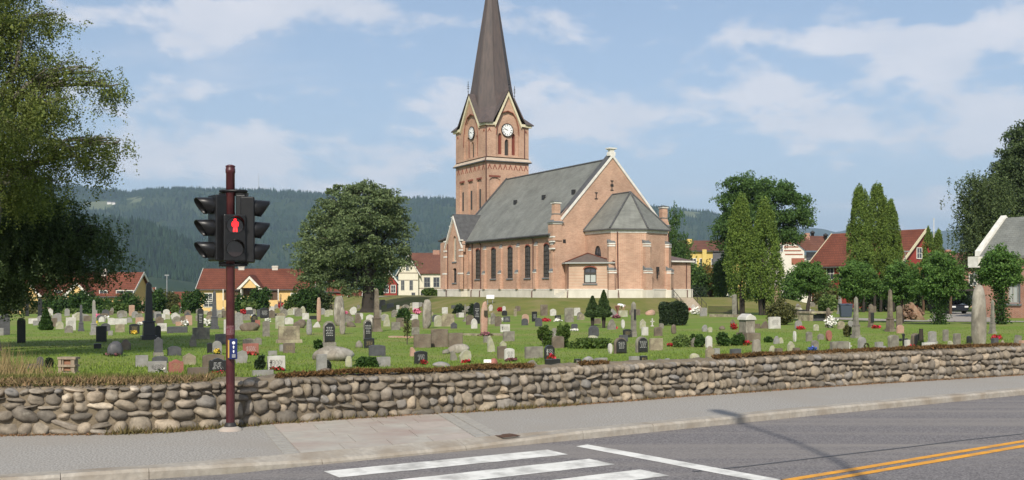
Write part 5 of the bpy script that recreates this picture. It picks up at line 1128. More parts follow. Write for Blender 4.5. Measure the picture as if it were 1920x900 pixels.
bushy('round_bush', 'round clipped bush left of the white slab with crosses', 'shrub', 1355, 649, 26, 26, fm=F_HEDGE, seed=6, nl=3500, sz=.06)
bushy('round_bush', 'round clipped bush just left of the tall capped monument foot', 'shrub', 1382, 648, 24, 25, fm=F_HEDGE, seed=7, nl=3500, sz=.06)
bushy('large_shrub', 'large loose olive shrub at the foot of the thuja pair', 'shrub', 1462, 609, 66, 48, fm=F_OLIVE, seed=8, nl=9000, sz=.11, shell=.5)
bushy('dark_bush', 'dark bush left of the grey stone cross on the lawn', 'shrub', 859, 588, 24, 18, fm=F_YEW, seed=9, nl=2500, sz=.14)
bushy('dark_bush', 'dark bush right of the grey stone cross, behind the black slab', 'shrub', 886, 592, 24, 22, fm=F_YEW, seed=10, nl=2500, sz=.14)
bushy('rose_bush', 'dark bush with red roses behind the white arched stone', 'shrub', 1309, 651, 26, 26, fm=F_HEDGE, seed=11, nl=2800, sz=.06)
bushy('grave_bush', 'dark green bush left of the white slab with a cross', 'shrub', 487, 694, 20, 32, fm=F_YEW, seed=12, nl=2600, sz=.05)
bushy('green_bush', 'leafy green bush left of the black stele with white lettering', 'shrub', 597, 655, 18, 20, fm=F_HEDGE, seed=13, nl=1800, sz=.06)
bushy('green_bush', 'broad leafy bush left of the tall rough granite stone', 'shrub', 757, 606, 34, 30, fm=F_HEDGE, seed=14, nl=3500, sz=.1)
bushy('dark_bush', 'dark shaded bush between the black stones near the dry grass', 'shrub', 92, 690, 14, 22, fm=F_YEW, seed=15, nl=1500, sz=.05)
bushy('low_bush', 'low dark bush right of the pale paired rocks', 'shrub', 1440, 642, 18, 10, fm=F_HEDGE, seed=16, nl=1500, sz=.05)
bushy('flowering_bush', 'leafy bush with pale pink blossom beside the old brown stone', 'shrub', 1277, 651, 34, 22, fm=F_PALE, seed=17, nl=3000, sz=.06)
bushy('young_bush', 'grey green bush left of the slender grey obelisk', 'shrub', 1589, 632, 16, 24, fm=F_OLIVE, seed=18, nl=1600, sz=.07)
bushy('round_bush', 'small yellow green round bush right of the pale obelisk tip', 'shrub', 328, 589, 16, 18, fm=F_PALE, seed=19, nl=1600, sz=.14)
# yellow-green bushes and trees around the far houses
G2 = 'shrubs and small trees in front of the red roofed houses'
spec = [(30, 575, 44, 60, 130, F_DARK), (105, 585, 60, 42, 135, F_HEDGE), (150, 590, 40, 46, 134, F_HEDGE), (192, 588, 52, 40, 133, F_HEDGE), (240, 586, 38, 42, 137, F_HEDGE), (222, 600, 46, 30, 122, F_SHRUB), (290, 575, 36, 36, 140, F_HEDGE), (318, 573, 30, 34, 150, F_OLIVE), (362, 575, 34, 34, 138, F_HEDGE), (452, 576, 32, 26, 139, F_HEDGE), (487, 573, 32, 36, 138, F_HEDGE), (468, 580, 20, 16, 128, F_PALE), (575, 570, 40, 40, 140, F_HEDGE), (600, 572, 40, 44, 142, F_DARK), (548, 572, 26, 24, 140, F_SHRUB), (70, 600, 40, 22, 128, F_OLIVE), (135, 600, 30, 20, 126, F_PALE), (180, 604, 36, 18, 118, F_HEDGE)]
nms = ['first', 'second']
for i, (px, yb, w_, h_, d, fm) in enumerate(spec):
    where = 'left house' if px < 260 else 'gap between the two red roofed houses' if px < 368 else 'right house with the cream gable' if px < 560 else 'broad dark tree'
    bushy('garden_shrub', f'leafy garden shrub number {i} in front of the {where}', 'shrub', px, yb, w_, h_, d, fm, 2600, .22, 30+i, G2, shell=.35)
SHR_LAB = {30: 'dark leafy mass under the birch crown at far left', 105: 'wide green shrub below the first cream gable of the left house', 150: 'green shrub hiding the second cream gable porch', 192: 'wide green shrub right of the second cream gable', 240: 'green shrub at the right end of the left red roof', 222: 'lighter low shrub among the far stones right of the pale obelisk', 290: 'green shrub right of the large black obelisk', 318: 'olive shrub at the foot of the far lamp post', 362: 'green shrub at the left corner of the yellow house', 452: 'dark green shrub just right of the traffic light pole', 487: 'round dark green shrub below the cream porch gable of the yellow house', 468: 'low yellow green shrub between the two dark ones by the yellow house', 575: 'green shrub at the right end of the yellow house', 600: 'dark shrub under the left boughs of the broad tree', 548: 'low green shrub before the yellow house windows', 70: 'olive shrub behind the twin black pillars', 135: 'low pale green shrub below the black cross', 180: 'low green shrub behind the pale obelisk'}
for o in list(C.objects):
    if o.get('label', '').startswith('leafy garden shrub number'): o['label'] = SHR_LAB[spec[int(o['label'].split()[4])][0]]
# trees right of the church, before the yellow building
for i, (px, yb, w_, h_, d, fm, lb) in enumerate([(1300, 545, 44, 60, 150, F_MAPLE, 'green tree at the right corner of the church annex'), (1333, 540, 44, 62, 152, F_AUT, 'yellowing tree in front of the yellow building'), (1350, 545, 30, 70, 148, F_MAPLE, 'green tree between the yellowing tree and the thujas'), (1310, 552, 34, 16, 140, F_YEW, 'low dark shrubs on the knoll right of the church'), (1545, 556, 50, 40, 135, F_OLIVE, 'olive shrub behind the small round linden'), (1480, 560, 40, 60, 140, F_MAPLE, 'green tree behind the striped building corner'), (1655, 575, 90, 60, 118, F_DARK, 'dark undergrowth below the thuja trio'), (1740, 580, 70, 50, 125, F_DARK, 'dark shrubs behind the largest clipped linden'), (1800, 560, 50, 46, 120, F_DARK, 'dark shrub left of the chapel'), (1548, 575, 30, 22, 110, F_PALE, 'yellow green shrub behind the table tomb'), (710, 545, 40, 60, 190, F_HEDGE, 'slim green trees between the broad tree and the red cottage'), (805, 553, 22, 12, 168, F_SHRUB, 'low flowering shrub by the cream house')]):
    bushy('leafy_tree' if h_ > 30 else 'shrub_row', lb, 'tree' if h_ > 30 else 'shrub', px, yb, w_, h_, d, fm, 4200, .24, 60+i, None, shell=.4)
# far-off spruce wood on the hills
rs = np.random.RandomState(4); n = 52000
Yp = 1950+rs.rand(n)**1.15*2950; kx_ = rs.uniform(-.56, .58, n); Xp = kx_*Yp; px = CX+kx_*F
fld = ((Yp > 3100) & (Yp < 3440) & (px > 203) & (px < 277)) | ((Yp > 4130) & (Yp < 4320) & (px > 158) & (px < 214)) | ((Yp > 4230) & (Yp < 4420) & (px > 238) & (px < 264)) | ((Yp > 4380) & (Yp < 4620) & (px > 1283) & (px < 1312))
thin = vnoise(Xp, Yp, 130.0, 3) > 1.05
ok = ~fld & ~thin & (px < 1400+rs.rand(n)*80); Xp, Yp = Xp[ok], Yp[ok]; n = len(Xp); Zp = g(Xp, Yp); H = rs.uniform(12, 24, n)*(.75+.25*(vnoise(Xp, Yp, 200) > 0)); r_ = H*rs.uniform(.16, .26, n); a0 = rs.uniform(0, 1, n)
V = []; 
for k in range(5): a = (a0+k/5)*2*np.pi; V.append(np.stack([Xp+np.cos(a)*r_, Yp+np.sin(a)*r_, Zp+H*.02], 1))
V.append(np.stack([Xp, Yp, Zp+H], 1)); V = np.stack(V, 1).reshape(-1, 3); base = np.arange(n)[:, None]*6
Fc = np.concatenate([np.concatenate([base+k, base+(k+1) % 5, base+5], 1) for k in range(5)], 0)
tt = np.tile(np.clip(.5+.22*vnoise(Xp, Yp, 90, 5)+rs.normal(size=n)*.2, 0, 1), 5)
WOODM = mat('spruce_wood', (.024, .046, .024), tint=.5, rough=.9, spec=.05)
tag(npmesh('hill_forest', V, Fc, WOODM, None, tt), kind='stuff')
# radio mast and the farm on the far ridge
x, y, z = ((485-CX)/F*4700, 4700, gz((485-CX)/F*4700, 4700)); rm = thing('radio_mast', 'thin radio mast on the far forest ridge above the traffic light', 'mast', (x, y, z-3))
m = MB(); m.tube([(0, 0, 0), (0, 0, 40), (0, 0, 82)], [2.6, 1.6, .9], 6); m.build('mast_pole', mat('mast_grey', (.45, .47, .5), rough=.6), rm); m = MB(); m.frust(0, 0, 0, 7, 4, 4, 3, 3); m.build('mast_base', mat('mast_grey', (.4, .4, .4)), rm)
for i, (px, yy, w_, lb) in enumerate(((205, 4240, 16, 'white farmhouse on the far hillside, left of the pair'), (213, 4230, 12, 'white barn on the far hillside, right of the pair'))):
    x = (px-CX)/F*yy; fh = thing('farmhouse', lb, 'house', (x, yy, gz(x, yy)), .3); m = MB(); m.box(-w_/2, w_/2, -5, 5, -3, 7); m.build('wall', WHITE, fh); m = MB(); m.ext([(-w_/2, -5.5, 7), (-w_/2, 0, 12), (-w_/2, 5.5, 7)], (w_, 0, 0)); m.build('roof', LEAD, fh)
# ---------------------------------------------------------------- houses
PLASY = mat('cream_yellow_render', (.66, .46, .20), (.60, .41, .18), scale=2, rough=.85)
YELW = mat('yellow_timber', (.62, .47, .15), (.56, .42, .14), scale=2, rough=.8)
CREAMW = mat('cream_timber', (.66, .61, .49), (.60, .55, .44), scale=2, rough=.8)
REDW = mat('red_timber', (.30, .05, .04), (.25, .045, .035), scale=2, rough=.8)
STRW = mat('white_render', (.66, .62, .54), (.60, .56, .5), scale=2, rough=.85)
STRR = mat('red_brick_band', (.30, .11, .07), (.26, .10, .06), scale=3, rough=.85)
def gabled(name, label, loc, rz, L, D, h, rh, wall, roof, ov=.5, wins=(), gwins=(), chim=(), trim=WHITE, gapwall=None, base=-3):
    """long side along local x (front at y=0), gables at x=0 and x=L; windows as (x, z0, w, h) on the front"""
    t = thing(name, label, 'house' if 'building' not in name and 'chapel' not in name else 'building', loc, rz); m = MB()
    m.box(0, L, 0, D, base, h); m.build('wall', wall, t); g_ = MB()
    g_.ext([(0.02, 0, h), (0.02, D/2, h+rh-.1), (0.02, D, h)], (.15, 0, 0)); g_.build('gable_wall', wall, t); g_ = MB(); g_.ext([(L-.17, 0, h), (L-.17, D/2, h+rh-.1), (L-.17, D, h)], (.15, 0, 0)); g_.build('gable_wall', wall, t)
    sl = rh/(D/2); r_ = MB(); th = .22
    r_.ext([(-ov, -ov, h-ov*sl+.05), (-ov, D/2, h+rh+.05), (-ov, D+ov, h-ov*sl+.05), (-ov, D+ov, h-ov*sl+.05+th), (-ov, D/2, h+rh+th+.1), (-ov, -ov, h-ov*sl+.05+th)], (L+2*ov, 0, 0)); ro = r_.build('roof', roof, t)
    for x in (-ov-.06, L+ov):
        b = MB(); b.ext([(x, -ov-.05, h-ov*sl-.08), (x, D/2, h+rh-.1), (x, D/2, h+rh+th+.2), (x, -ov-.05, h-ov*sl+th+.16)], (.06, 0, 0)); b.ext([(x, D+ov+.05, h-ov*sl-.08), (x, D/2, h+rh-.1), (x, D/2, h+rh+th+.2), (x, D+ov+.05, h-ov*sl+th+.16)], (.06, 0, 0)); b.build('bargeboard', trim, ro)
    b = MB(); b.box(-ov, L+ov, -ov-.14, -ov-.02, h-ov*sl-.02, h-ov*sl+.14); b.build('gutter', LEAD, ro)
    for (x, z0, w_, hh) in wins: hwin(t, 'f', x, z0, w_, hh, L)
    for (y, z0, w_, hh, side) in gwins: hwin(t, side, y, z0, w_, hh, L)
    for (x, y, w_, ht, mm) in chim:
        c = MB(); c.box(x-w_/2, x+w_/2, y-w_*.4, y+w_*.4, h, h+rh+ht); c.box(x-w_/2-.06, x+w_/2+.06, y-w_*.4-.06, y+w_*.4+.06, h+rh+ht-.25, h+rh+ht-.1); c.build('chimney', mm, ro)
    return t, ro
def hwin(t, side, a, z0, w_, hh, L, trim=WHITE, gm=GLASS, nv=1, nh=1):
    if side == 'f': p0, du, nr = Vector((a-w_/2, 0, z0)), Vector((1, 0, 0)), Vector((0, -1, 0))
    if side == 'l': p0, du, nr = Vector((0, a-w_/2, z0)), Vector((0, 1, 0)), Vector((-1, 0, 0))
    if side == 'r': p0, du, nr = Vector((L, a-w_/2, z0)), Vector((0, 1, 0)), Vector((1, 0, 0))
    up = Vector((0, 0, 1)); f = MB(); k = .11
    def r(u0, v0, u1, v1, d=.07): f.ext([p0+du*u0+up*v0, p0+du*u1+up*v0, p0+du*u1+up*v1, p0+du*u0+up*v1], nr*d)
    r(-k, -k, 0, hh+k); r(w_, -k, w_+k, hh+k); r(0, -k, w_, 0); r(0, hh, w_, hh+k)
    for i in range(1, nv+1): r(w_*i/(nv+1)-.03, 0, w_*i/(nv+1)+.03, hh, .05)
    for i in range(1, nh+1): r(0, hh*i/(nh+1)-.03, w_, hh*i/(nh+1)+.03, .052)
    fo = f.build('window', trim, t); g_ = MB(); g_.ext([p0+nr*.005, p0+du*w_+nr*.005, p0+du*w_+up*hh+nr*.005, p0+up*hh+nr*.005], nr*.02); g_.build('pane', gm, fo); return fo
# left long house with two cream porch gables
d = 180; s = d/F
def porch(t, x, wd, zt, zp, dep=2.2, wallm=PLASY, roofm=TILE, zb=-.4):
    """projecting gable on posts over a balcony"""
    m = MB(); m.ext([(x-wd/2+.3, -dep+.25, zt+.05), (x+wd/2-.3, -dep+.25, zt+.05), (x, -dep+.25, zp-.35)], (0, .15, 0)); m.build('porch_gable', wallm, t)
    m = MB()
    for sg in (-1, 1): m.ext([(x+sg*wd/2, -dep, zt-.15), (x, -dep, zp), (x, -dep, zp-.5), (x+sg*(wd/2-.55), -dep, zt-.15)], (0, .2, 0))
    m.build('porch_bargeboard', WHITE, t); m = MB()
    m.ext([(x-wd/2, -dep-.1, zt-.05), (x, -dep-.1, zp+.1), (x+wd/2, -dep-.1, zt-.05), (x+wd/2, -dep-.1, zt+.07), (x, -dep-.1, zp+.22), (x-wd/2, -dep-.1, zt+.07)], (0, dep+4.0, 0)); m.build('porch_roof', roofm, t)
    for sg in (-1, 1):
        m = MB(); m.box(x+sg*(wd/2-.7)-.09, x+sg*(wd/2-.7)+.09, -dep+.2, -dep+.4, zb, zt); m.build('porch_post', WHITE, t)
    m = MB(); m.box(x-wd/2+.5, x+wd/2-.5, -dep+.3, -dep+.4, 1.8, 2.8); m.build('balcony_front', wallm, t)
L0 = atd(8, 553, d); z0 = -1.7; LX = (255-8)*s
eh = (EYE+(CY-555)*s)-z0
t, ro = gabled('terraced_house', 'long yellow house with red tiled roof and two cream porch gables at far left', (L0[0], d, z0), R(-3), LX-.5, 9, eh+.2, (555-520)*s+.4, PLASY, TILE, .5, wins=[(k*s, 2.3, 1.2, 1.2) for k in (14, 104, 128, 190, 222, 240)]+[(k*s, .2, 1.2, 1.2) for k in (20, 110, 190, 228)], chim=[((180-8)*s, 4.0, .9, .9, mat('pale_chimney', (.5, .46, .4), rough=.8))])
porch(t, (66-8)*s, 4.9, eh+.1, eh+2.35); porch(t, (158-8)*s, 4.9, eh+.1, eh+2.35)
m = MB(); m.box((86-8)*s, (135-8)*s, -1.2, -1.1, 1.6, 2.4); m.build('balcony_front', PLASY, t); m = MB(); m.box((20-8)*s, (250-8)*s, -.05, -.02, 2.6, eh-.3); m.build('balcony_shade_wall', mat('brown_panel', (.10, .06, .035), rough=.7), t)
# right house with the single cream gable
L0 = atd(373, 540, d); LX = (585-373)*s; z0 = -1.9; eh = (EYE+(CY-541)*s)-z0
t, ro = gabled('terraced_house', 'two storey yellow house with red tiled roof behind the traffic light', (L0[0], d, z0), R(2), LX, 9, eh, (541-506)*s, PLASY, TILE, .4, wins=[(k*s, eh-2.1, w_, 1.25) for k, w_ in ((18, 1.2), (180, 1.5), (203, 1.2))]+[(k*s, 1.0, w_, 1.2) for k, w_ in ((18, 1.5), (180, 1.5))], chim=[((442-373)*s, 4.5, 1.0, .8, mat('pale_chimney', (.5, .46, .4))), ((506-373)*s, 4.5, 1.0, .8, mat('pale_chimney', (.5, .46, .4)))])
porch(t, (472-373)*s, 4.3, eh+.05, eh+2.1)
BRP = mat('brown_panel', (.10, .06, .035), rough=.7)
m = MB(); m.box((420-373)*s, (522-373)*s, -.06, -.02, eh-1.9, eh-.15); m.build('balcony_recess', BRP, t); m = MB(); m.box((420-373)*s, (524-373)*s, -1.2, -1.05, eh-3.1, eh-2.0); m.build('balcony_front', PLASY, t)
for k in (421, 457, 488, 507, 523):
    m = MB(); m.box((k-373)*s-.07, (k-373)*s+.07, -1.2, -1.06, -.5, eh-.1); m.build('balcony_post', WHITE, t)
# small red roofs in the gap and under the broad tree
for (px0, px1, yr, ye, dd, nm, lb, wall) in ((256, 282, 542, 572, 200, 'garage', 'low red roofed garage just right of the left house', REDW), (322, 356, 550, 575, 210, 'garage', 'low red roof in the gap left of the yellow house', REDW), (614, 645, 528, 546, 205, 'cottage', 'small red cottage seen under the broad tree', REDW), (655, 674, 547, 566, 160, 'shed', 'small orange roofed shed right of the broad tree trunk', REDW)):
    ss = dd/F; L0 = atd(px0, ye, dd); ez = EYE+(CY-ye)*ss; gabled(nm, lb, (L0[0], dd, ez-2.6), R(5), (px1-px0)*ss, 5, 2.6, (ye-yr)*ss, wall, TILE, .3)
# red cottage left of the cream house: gable to the camera
dd = 210; ss = dd/F; L0 = atd(728, 556, dd); gz_ = EYE+(CY-558)*ss
t, ro = gabled('red_cottage', 'small red cottage with white windows beside the cream house', (L0[0]-3.4, dd+6, gz_), R(-72), 6.5, 3.2, 2.9, 2.0, REDW, TILE, .35, gwins=[(1.0, 1.0, .8, 1.4, 'r'), (2.4, 1.0, .8, 1.4, 'r')])
# cream house: gable front and long wing to the right
dd = 250; ss = dd/F; L0 = atd(747, 556, dd); zb = -.5; wd = (784-747)*ss; ez = EYE+(CY-511)*ss-zb; az = EYE+(CY-480)*ss-zb
t = thing('cream_house', 'cream timber house with brown roof on the rise left of the church', 'house', (L0[0], dd, zb), 0)
m = MB(); m.box(0, wd, 0, 9, -1, ez); m.ext([(0, 0, ez), (wd, 0, ez), (wd/2, 0, az)], (0, 9, 0)); m.box(wd, wd+9, 1.2, 9, -1, ez-.1); m.build('wall', CREAMW, t)
m = MB(); m.box(-.03, wd+.03, -.03, 0, 4.7, 4.85); m.box(-.03, wd+.03, -.03, 0, ez-.2, ez-.02); m.box(wd+.0, wd+9, 1.16, 1.19, 2.8, 2.95); m.build('belt_trim', BRP, t)
m = MB(); rz2 = EYE+(CY-475)*ss-zb
m.ext([(-.6, -.5, ez-.9), (wd/2, -.5, az+.1), (wd+.6, -.5, ez-.9), (wd+.6, -.5, ez-.7), (wd/2, -.5, az+.35), (-.6, -.5, ez-.7)], (0, 6, 0)); m.build('gable_roof', TILEB, t)
m = MB(); m.ext([(wd/2, .7, ez-.3), (wd/2, 5.2, rz2), (wd/2, 9.6, ez-.3), (wd/2, 9.6, ez-.05), (wd/2, 5.2, rz2+.3), (wd/2, .7, ez-.05)], (9+wd/2, 0, 0)); wr = m.build('wing_roof', TILEB, t)
m = MB(); m.box(wd+3.1, wd+4.7, 4.8, 5.8, rz2-.5, rz2+.95); m.build('chimney', BRICK2, wr)
m = MB()
for sg in (-1, 1): m.ext([(wd/2+sg*(wd/2+.6), -.56, ez-.95), (wd/2, -.56, az+.05), (wd/2, -.56, az+.4), (wd/2+sg*(wd/2+.6), -.56, ez-.62)], (0, .06, 0))
m.build('bargeboard', WHITE, t)
for (x, z0_, w_, hh) in ((1.0, 3.1-.6, .65, 2.2), (3.0, 2.5, .65, 2.2), (2.1, ez+.5, .5, 1.8), (3.5, .4, .7, 1.4)): hwin(t, 'f', x, z0_, w_, hh, 0, mat('grey_window_trim', (.30, .30, .27), rough=.6))
for x in (2.0, 4.2, 6.8): f = hwin(t, 'f', x+wd, 3.2, 1.3, 2.2, 0, mat('grey_window_trim', (.3, .3, .27))); f.location = (0, 1.2, 0)
f = hwin(t, 'f', wd+5, .5, 1.6, 1.2, 0, WHITE); f.location = (0, 1.2, 0); f = hwin(t, 'f', wd+1.0, .2, 1.0, 1.9, 0, WHITE); f.location = (0, 1.2, 0)
m = MB(); m.tube([(wd/2-.5, -.4, az), (wd/2-.5, -.4, az+3.2)], .04, 5); m.build('roof_flagpole', WHITE, t)
# striped brick and white building
dd = 190; ss = dd/F; L0 = atd(1452, 545, dd); zb = -.8
t = thing('striped_building', 'white building with red brick stripes, brown roof and round chimney hoods', 'building', (L0[0], dd, zb), 0); Z = lambda y: EYE+(CY-y)*ss-zb
X_ = lambda px: (px-1452)*ss
m = MB(); pts = [(X_(1452), 0, -1), (X_(1508), 0, -1), (X_(1508), 0, Z(470)), (X_(1488), 0, Z(452)), (X_(1464), 0, Z(437)), (X_(1452), 0, Z(443))]; m.ext(pts, (0, 8, 0)); m.box(X_(1508), X_(1540), 1.5, 9, -1, Z(478)); m.build('wall', STRW, t)
m = MB()
for y, xa, xb in ((449, 1466, 1478), (456, 1453, 1488), (463, 1470, 1497), (470, 1470, 1502), (477, 1472, 1505)): m.box(X_(xa), X_(xb), -.05, 0.0, Z(y+1.1), Z(y-1.1))
m.box(X_(1484), X_(1508.2), -.06, -.001, Z(496), Z(484)); m.build('brick_stripes', STRR, t)
hwin(t, 'f', X_(1464), Z(472), .7, 1.1, 0)
m = MB(); m.ext([(X_(1480), -.3, Z(441)), (X_(1492), -.3, Z(452)), (X_(1512), -.3, Z(469)), (X_(1545), .8, Z(469)), (X_(1565), 5, Z(440)), (X_(1484), 5, Z(441))][:0] or [(X_(1478), -.3, Z(444)), (X_(1509), -.3, Z(470)), (X_(1550), .6, Z(470)), (X_(1560), 4, Z(443))], (0, .3, .25)); rr = m.build('roof', TILEB, t)
m = MB(); m.box(X_(1515), X_(1523), 1.5, 2.3, Z(453), Z(436)); m.build('chimney', BRICK2, t)
for px, h0, h1 in ((1533, 443, 432), (1558, 443, 437)):
    m = MB(); m.lathe([(.28, Z(h0+6)), (.28, Z(h1+4)), (.42, Z(h1+4)), (.42, Z(h1+1)), (.2, Z(h1)), (.2, Z(h1-1))], X_(px), 3.2, 10); m.build('vent_hood', DETAIL, t)
m = MB(); m.box(X_(1516), X_(1538), 1.4, 1.5, Z(487), Z(472)); m.build('shop_glazing', GLASS, t)
# long red house behind the thujas
dd = 150; ss = dd/F; be = R(33); base = atd(1522, 497, dd); zb = -1.2; eh = EYE+(CY-497)*ss-zb; LL = 14.2; DD = 10
t, ro = gabled('red_house', 'long red timber house with red tiled roof behind the tall thuja trio', (base[0], dd, zb), R(-55), LL, DD, eh, 4.25, REDW, TILE, .5, wins=[(x, eh-2.0, 1.1, 1.5) for x in (1.2, 3.2, 5.4, 9.5, 12.5)]+[(x, eh-5, 1.1, 1.4) for x in (1.2, 3.2)], gwins=[(4.2, eh+.7, 1.0, 1.3, 'r'), (2.2, eh-2.2, 1.0, 1.3, 'r')], trim=CREAM)
for m_, (nv_, nh_) in (): pass
m = MB(); m.tube([(0, 0, -1), (0, 0, 7.4)], .05, 6); lp = thing('lamp_post', 'short grey lamp post in front of the red house gable', 'street lamp', (*atd(1697, 560, 128)[:2], -.9)); m.build('post', GALV, lp); m = MB(); m.box(-.15, .5, -.12, .12, 7.35, 7.5); m.build('lamp_head', GALV, lp)
fp = thing('flagpole', 'thin white flagpole between the two pointed thujas', 'flagpole', (*atd(1751, 560, 126)[:2], -.9)); m = MB(); m.tube([(0, 0, 0), (0, 0, EYE+(CY-412)*126/F+.9)], [.07, .04], 8); m.build('pole', WHITE, fp); m = MB(); m.lathe([(.02, EYE+(CY-412)*126/F+.9), (.09, EYE+(CY-412)*126/F+.98), (.02, EYE+(CY-412)*126/F+1.06)], seg=8); m.build('pole_ball', CREAM, fp)
lp = thing('lamp_post', 'slim pale lamp post standing between the two red roofed houses', 'street lamp', (*atd(313, 580, 150)[:2], -2)); m = MB(); m.tube([(0, 0, 0), (0, 0, EYE+(CY-517)*150/F+2)], .08, 6); m.build('post', GALV, lp); m = MB(); m.box(-.3, .3, -.12, .12, EYE+(CY-517)*150/F+2, EYE+(CY-517)*150/F+2.15); m.build('lamp_head', GALV, lp)
# yellow building right of the church
dd = 195; ss = dd/F; L0 = atd(1284, 468, dd); zb = -1; eh = EYE+(CY-470)*ss-zb
t, ro = gabled('yellow_building', 'yellow timber building with brown roof behind the yellowing tree', (L0[0], dd, zb), R(4), (1400-1284)*ss, 9, eh, (470-452)*ss, YELW, TILEB, .4, wins=[((p-1284)*ss, eh-3.0, 1.0, 1.5) for p in (1300, 1318, 1340, 1358)]+[((p-1284)*ss, 1.2, 1.1, 2.0) for p in (1346, 1358, 1372)], chim=[(1.5, 3, .9, .5, YELW)])
m = MB(); m.ext([((1330-1284)*ss, -2.5, eh-2.6), ((1372-1284)*ss, -2.5, eh-2.6), ((1360-1284)*ss, 0, eh-.2), ((1338-1284)*ss, 0, eh-.2)], (0, .1, .15)); m.build('lower_roof', LEAD, ro)
m = MB(); m.box((1322-1284)*ss, (1332-1284)*ss, -.3, -.1, 1.0, 3.6); m.build('white_garage_door', WHITE, t)
m = MB(); m.box((1316-1284)*ss, (1324-1284)*ss, -.6, -.3, eh-2.8, eh+.2); m.build('chimney_stack', YELW, t)
# brick house behind, left of the chapel
dd = 150; ss = dd/F; L0 = atd(1778, 500, dd); zb = -1; eh = EYE+(CY-500)*ss-zb
t, ro = gabled('brick_house', 'orange brick house with brown roof left of the chapel', (L0[0], dd, zb), R(10), 5.5, 7, eh, 1.8, BRICK2, TILEB, .4, wins=[(3.8, eh-2.6, 1.1, 1.5), (3.8, .9, 1.1, 1.5)], chim=[(1.8, 3, .7, .7, BRICK2)])
# chapel at the right edge
dd = 84; ss = dd/F; zb = gz(*atd(1860, 600, dd)[:2]); X0 = atd(1838, 0, dd)[0]; Z = lambda y, dq=0: EYE+(CY-y)*(dd+dq)/F-zb
t = thing('brick_chapel', 'red brick chapel with green slate roof and white gable edge at the right', 'building', (X0, dd, zb), R(-62)); eh = Z(478); rg = Z(418, 2); D2 = 2.75; LL = 14
m = MB(); mbx = m; wallpanel(m, (0, 0, 0), (1, 0, 0), (0, -1, 0), [(0, -1), (LL, -1), (LL, eh), (0, eh)], [holeshape(2.95, 1.15, 2.75, 1.2, 'rect'), holeshape(7.5, 1.2, 3.0, 1.4, 'rect')], .35)
m.box(0.01, .3, .01, 2*D2, -1, eh); m.ext([(0.01, 0.02, eh), (0.01, D2, rg-.2), (0.01, 2*D2, eh)], (.3, 0, 0)); m.box(LL-.3, LL, 0.01, 2*D2, -1, eh); m.build('wall', BRICK2, t)
window(t, (0, 0, 0), (1, 0, 0), (0, -1, 0), holeshape(2.95, 1.15, 2.75, 1.2, 'rect'), .3, .1, 2, 0, mat('grey_window_trim', (.30, .30, .27)), CURT, SILL); window(t, (0, 0, 0), (1, 0, 0), (0, -1, 0), holeshape(7.5, 1.2, 3.0, 1.4, 'rect'), .3, .1, 2, 1, WHITE, GLASS, SILL)
sl = (rg-eh)/D2; m = MB(); m.ext([(.25, -.5, eh-.5*sl+.1), (.25, D2, rg+.1), (.25, 2*D2+.5, eh-.5*sl+.1), (.25, 2*D2+.5, eh-.5*sl+.32), (.25, D2, rg+.35), (.25, -.5, eh-.5*sl+.32)], (LL, 0, 0)); ro = m.build('roof', SLATE, t)
m = MB(); m.ext([(-.25, -.3, eh-.1), (-.25, D2, rg+.25), (-.25, 2*D2+.3, eh-.1), (-.25, 2*D2+.3, eh+.3), (-.25, D2, rg+.55), (-.25, -.3, eh+.3)], (.5, 0, 0)); m.build('white_verge', WHITE, ro)
m = MB(); m.box(-.35, .6, -1.0, -.0, eh-1.0, eh-.15); m.box(-.2, .45, -.5, -.0, eh-1.6, eh-1.35); m.box(-.2, .45, -.5, -.0, eh-2.1, eh-1.9); m.build('white_kneeler', WHITE, t)
m = MB(); m.box(3.0, 8.0, 2.8, 6.8, rg-.8, rg-.35); m.build('ridge_vent_wall', DETAIL, ro); m = MB(); m.ext([(2.6, 2.4, rg-.4), (2.6, 4.9, rg+.9), (2.6, 7.3, rg-.4)], (6, 0, 0)); m.build('ridge_vent_roof', SLATE, ro)
m = MB(); m.ext([(6.5, -.2, eh+.45), (9.5, -1.6, eh+.2), (9.5, D2-.4, rg-.2)], (.5, .2, .05)); m.build('side_roof', SLATE, ro)
m = MB(); m.box(1.9, 2.15, -.05, -.001, 0, 4.0); m.build('downpipe', DETAIL, t)
# church steps with railings
st_ = thing('church_steps', 'pale stone steps with iron handrails climbing the mound right of the church', 'steps', (0, 0, 0))
def onmound(px, d): x = (px-CX)/F*d; return Vector((x, d, gz(x, d)))
a = onmound(1281, 118.5); b = onmound(1304, 109.5); st_.location = b; dv = (a-b); n_ = 10; pr = Vector((-dv.y, dv.x, 0)).normalized()*1.0
m = MB()
for i in range(n_):
    q0 = dv*(i/n_); h = dv.z*(i+1)/n_+.06; q1 = dv*((i+1)/n_)
    m.ext([(q0.x-pr.x, q0.y-pr.y, dv.z*i/n_-.5), (q0.x+pr.x, q0.y+pr.y, dv.z*i/n_-.5), (q0.x+pr.x, q0.y+pr.y, h), (q0.x-pr.x, q0.y-pr.y, h)], (q1.x-q0.x, q1.y-q0.y, 0))
m.build('tread', mat('worn_step', (.40, .34, .26), (.32, .27, .21), scale=3, rough=.9), st_)
for sg in (-1, 1):
    m = MB(); o_ = pr*sg*1.1
    m.tube([o_+Vector((0, 0, .9)), o_+dv+Vector((0, 0, .95)), o_+dv*1.12+Vector((0, 0, .95))], .03, 5); m.tube([o_+Vector((0, 0, .45)), o_+dv+Vector((0, 0, .5))], .02, 5)
    for k in (0, .33, .66, 1, 1.12): m.tube([o_+dv*k+Vector((0, 0, -.2)), o_+dv*k+Vector((0, 0, .95))], .03, 5)
    m.build('handrail', DETAIL, st_)
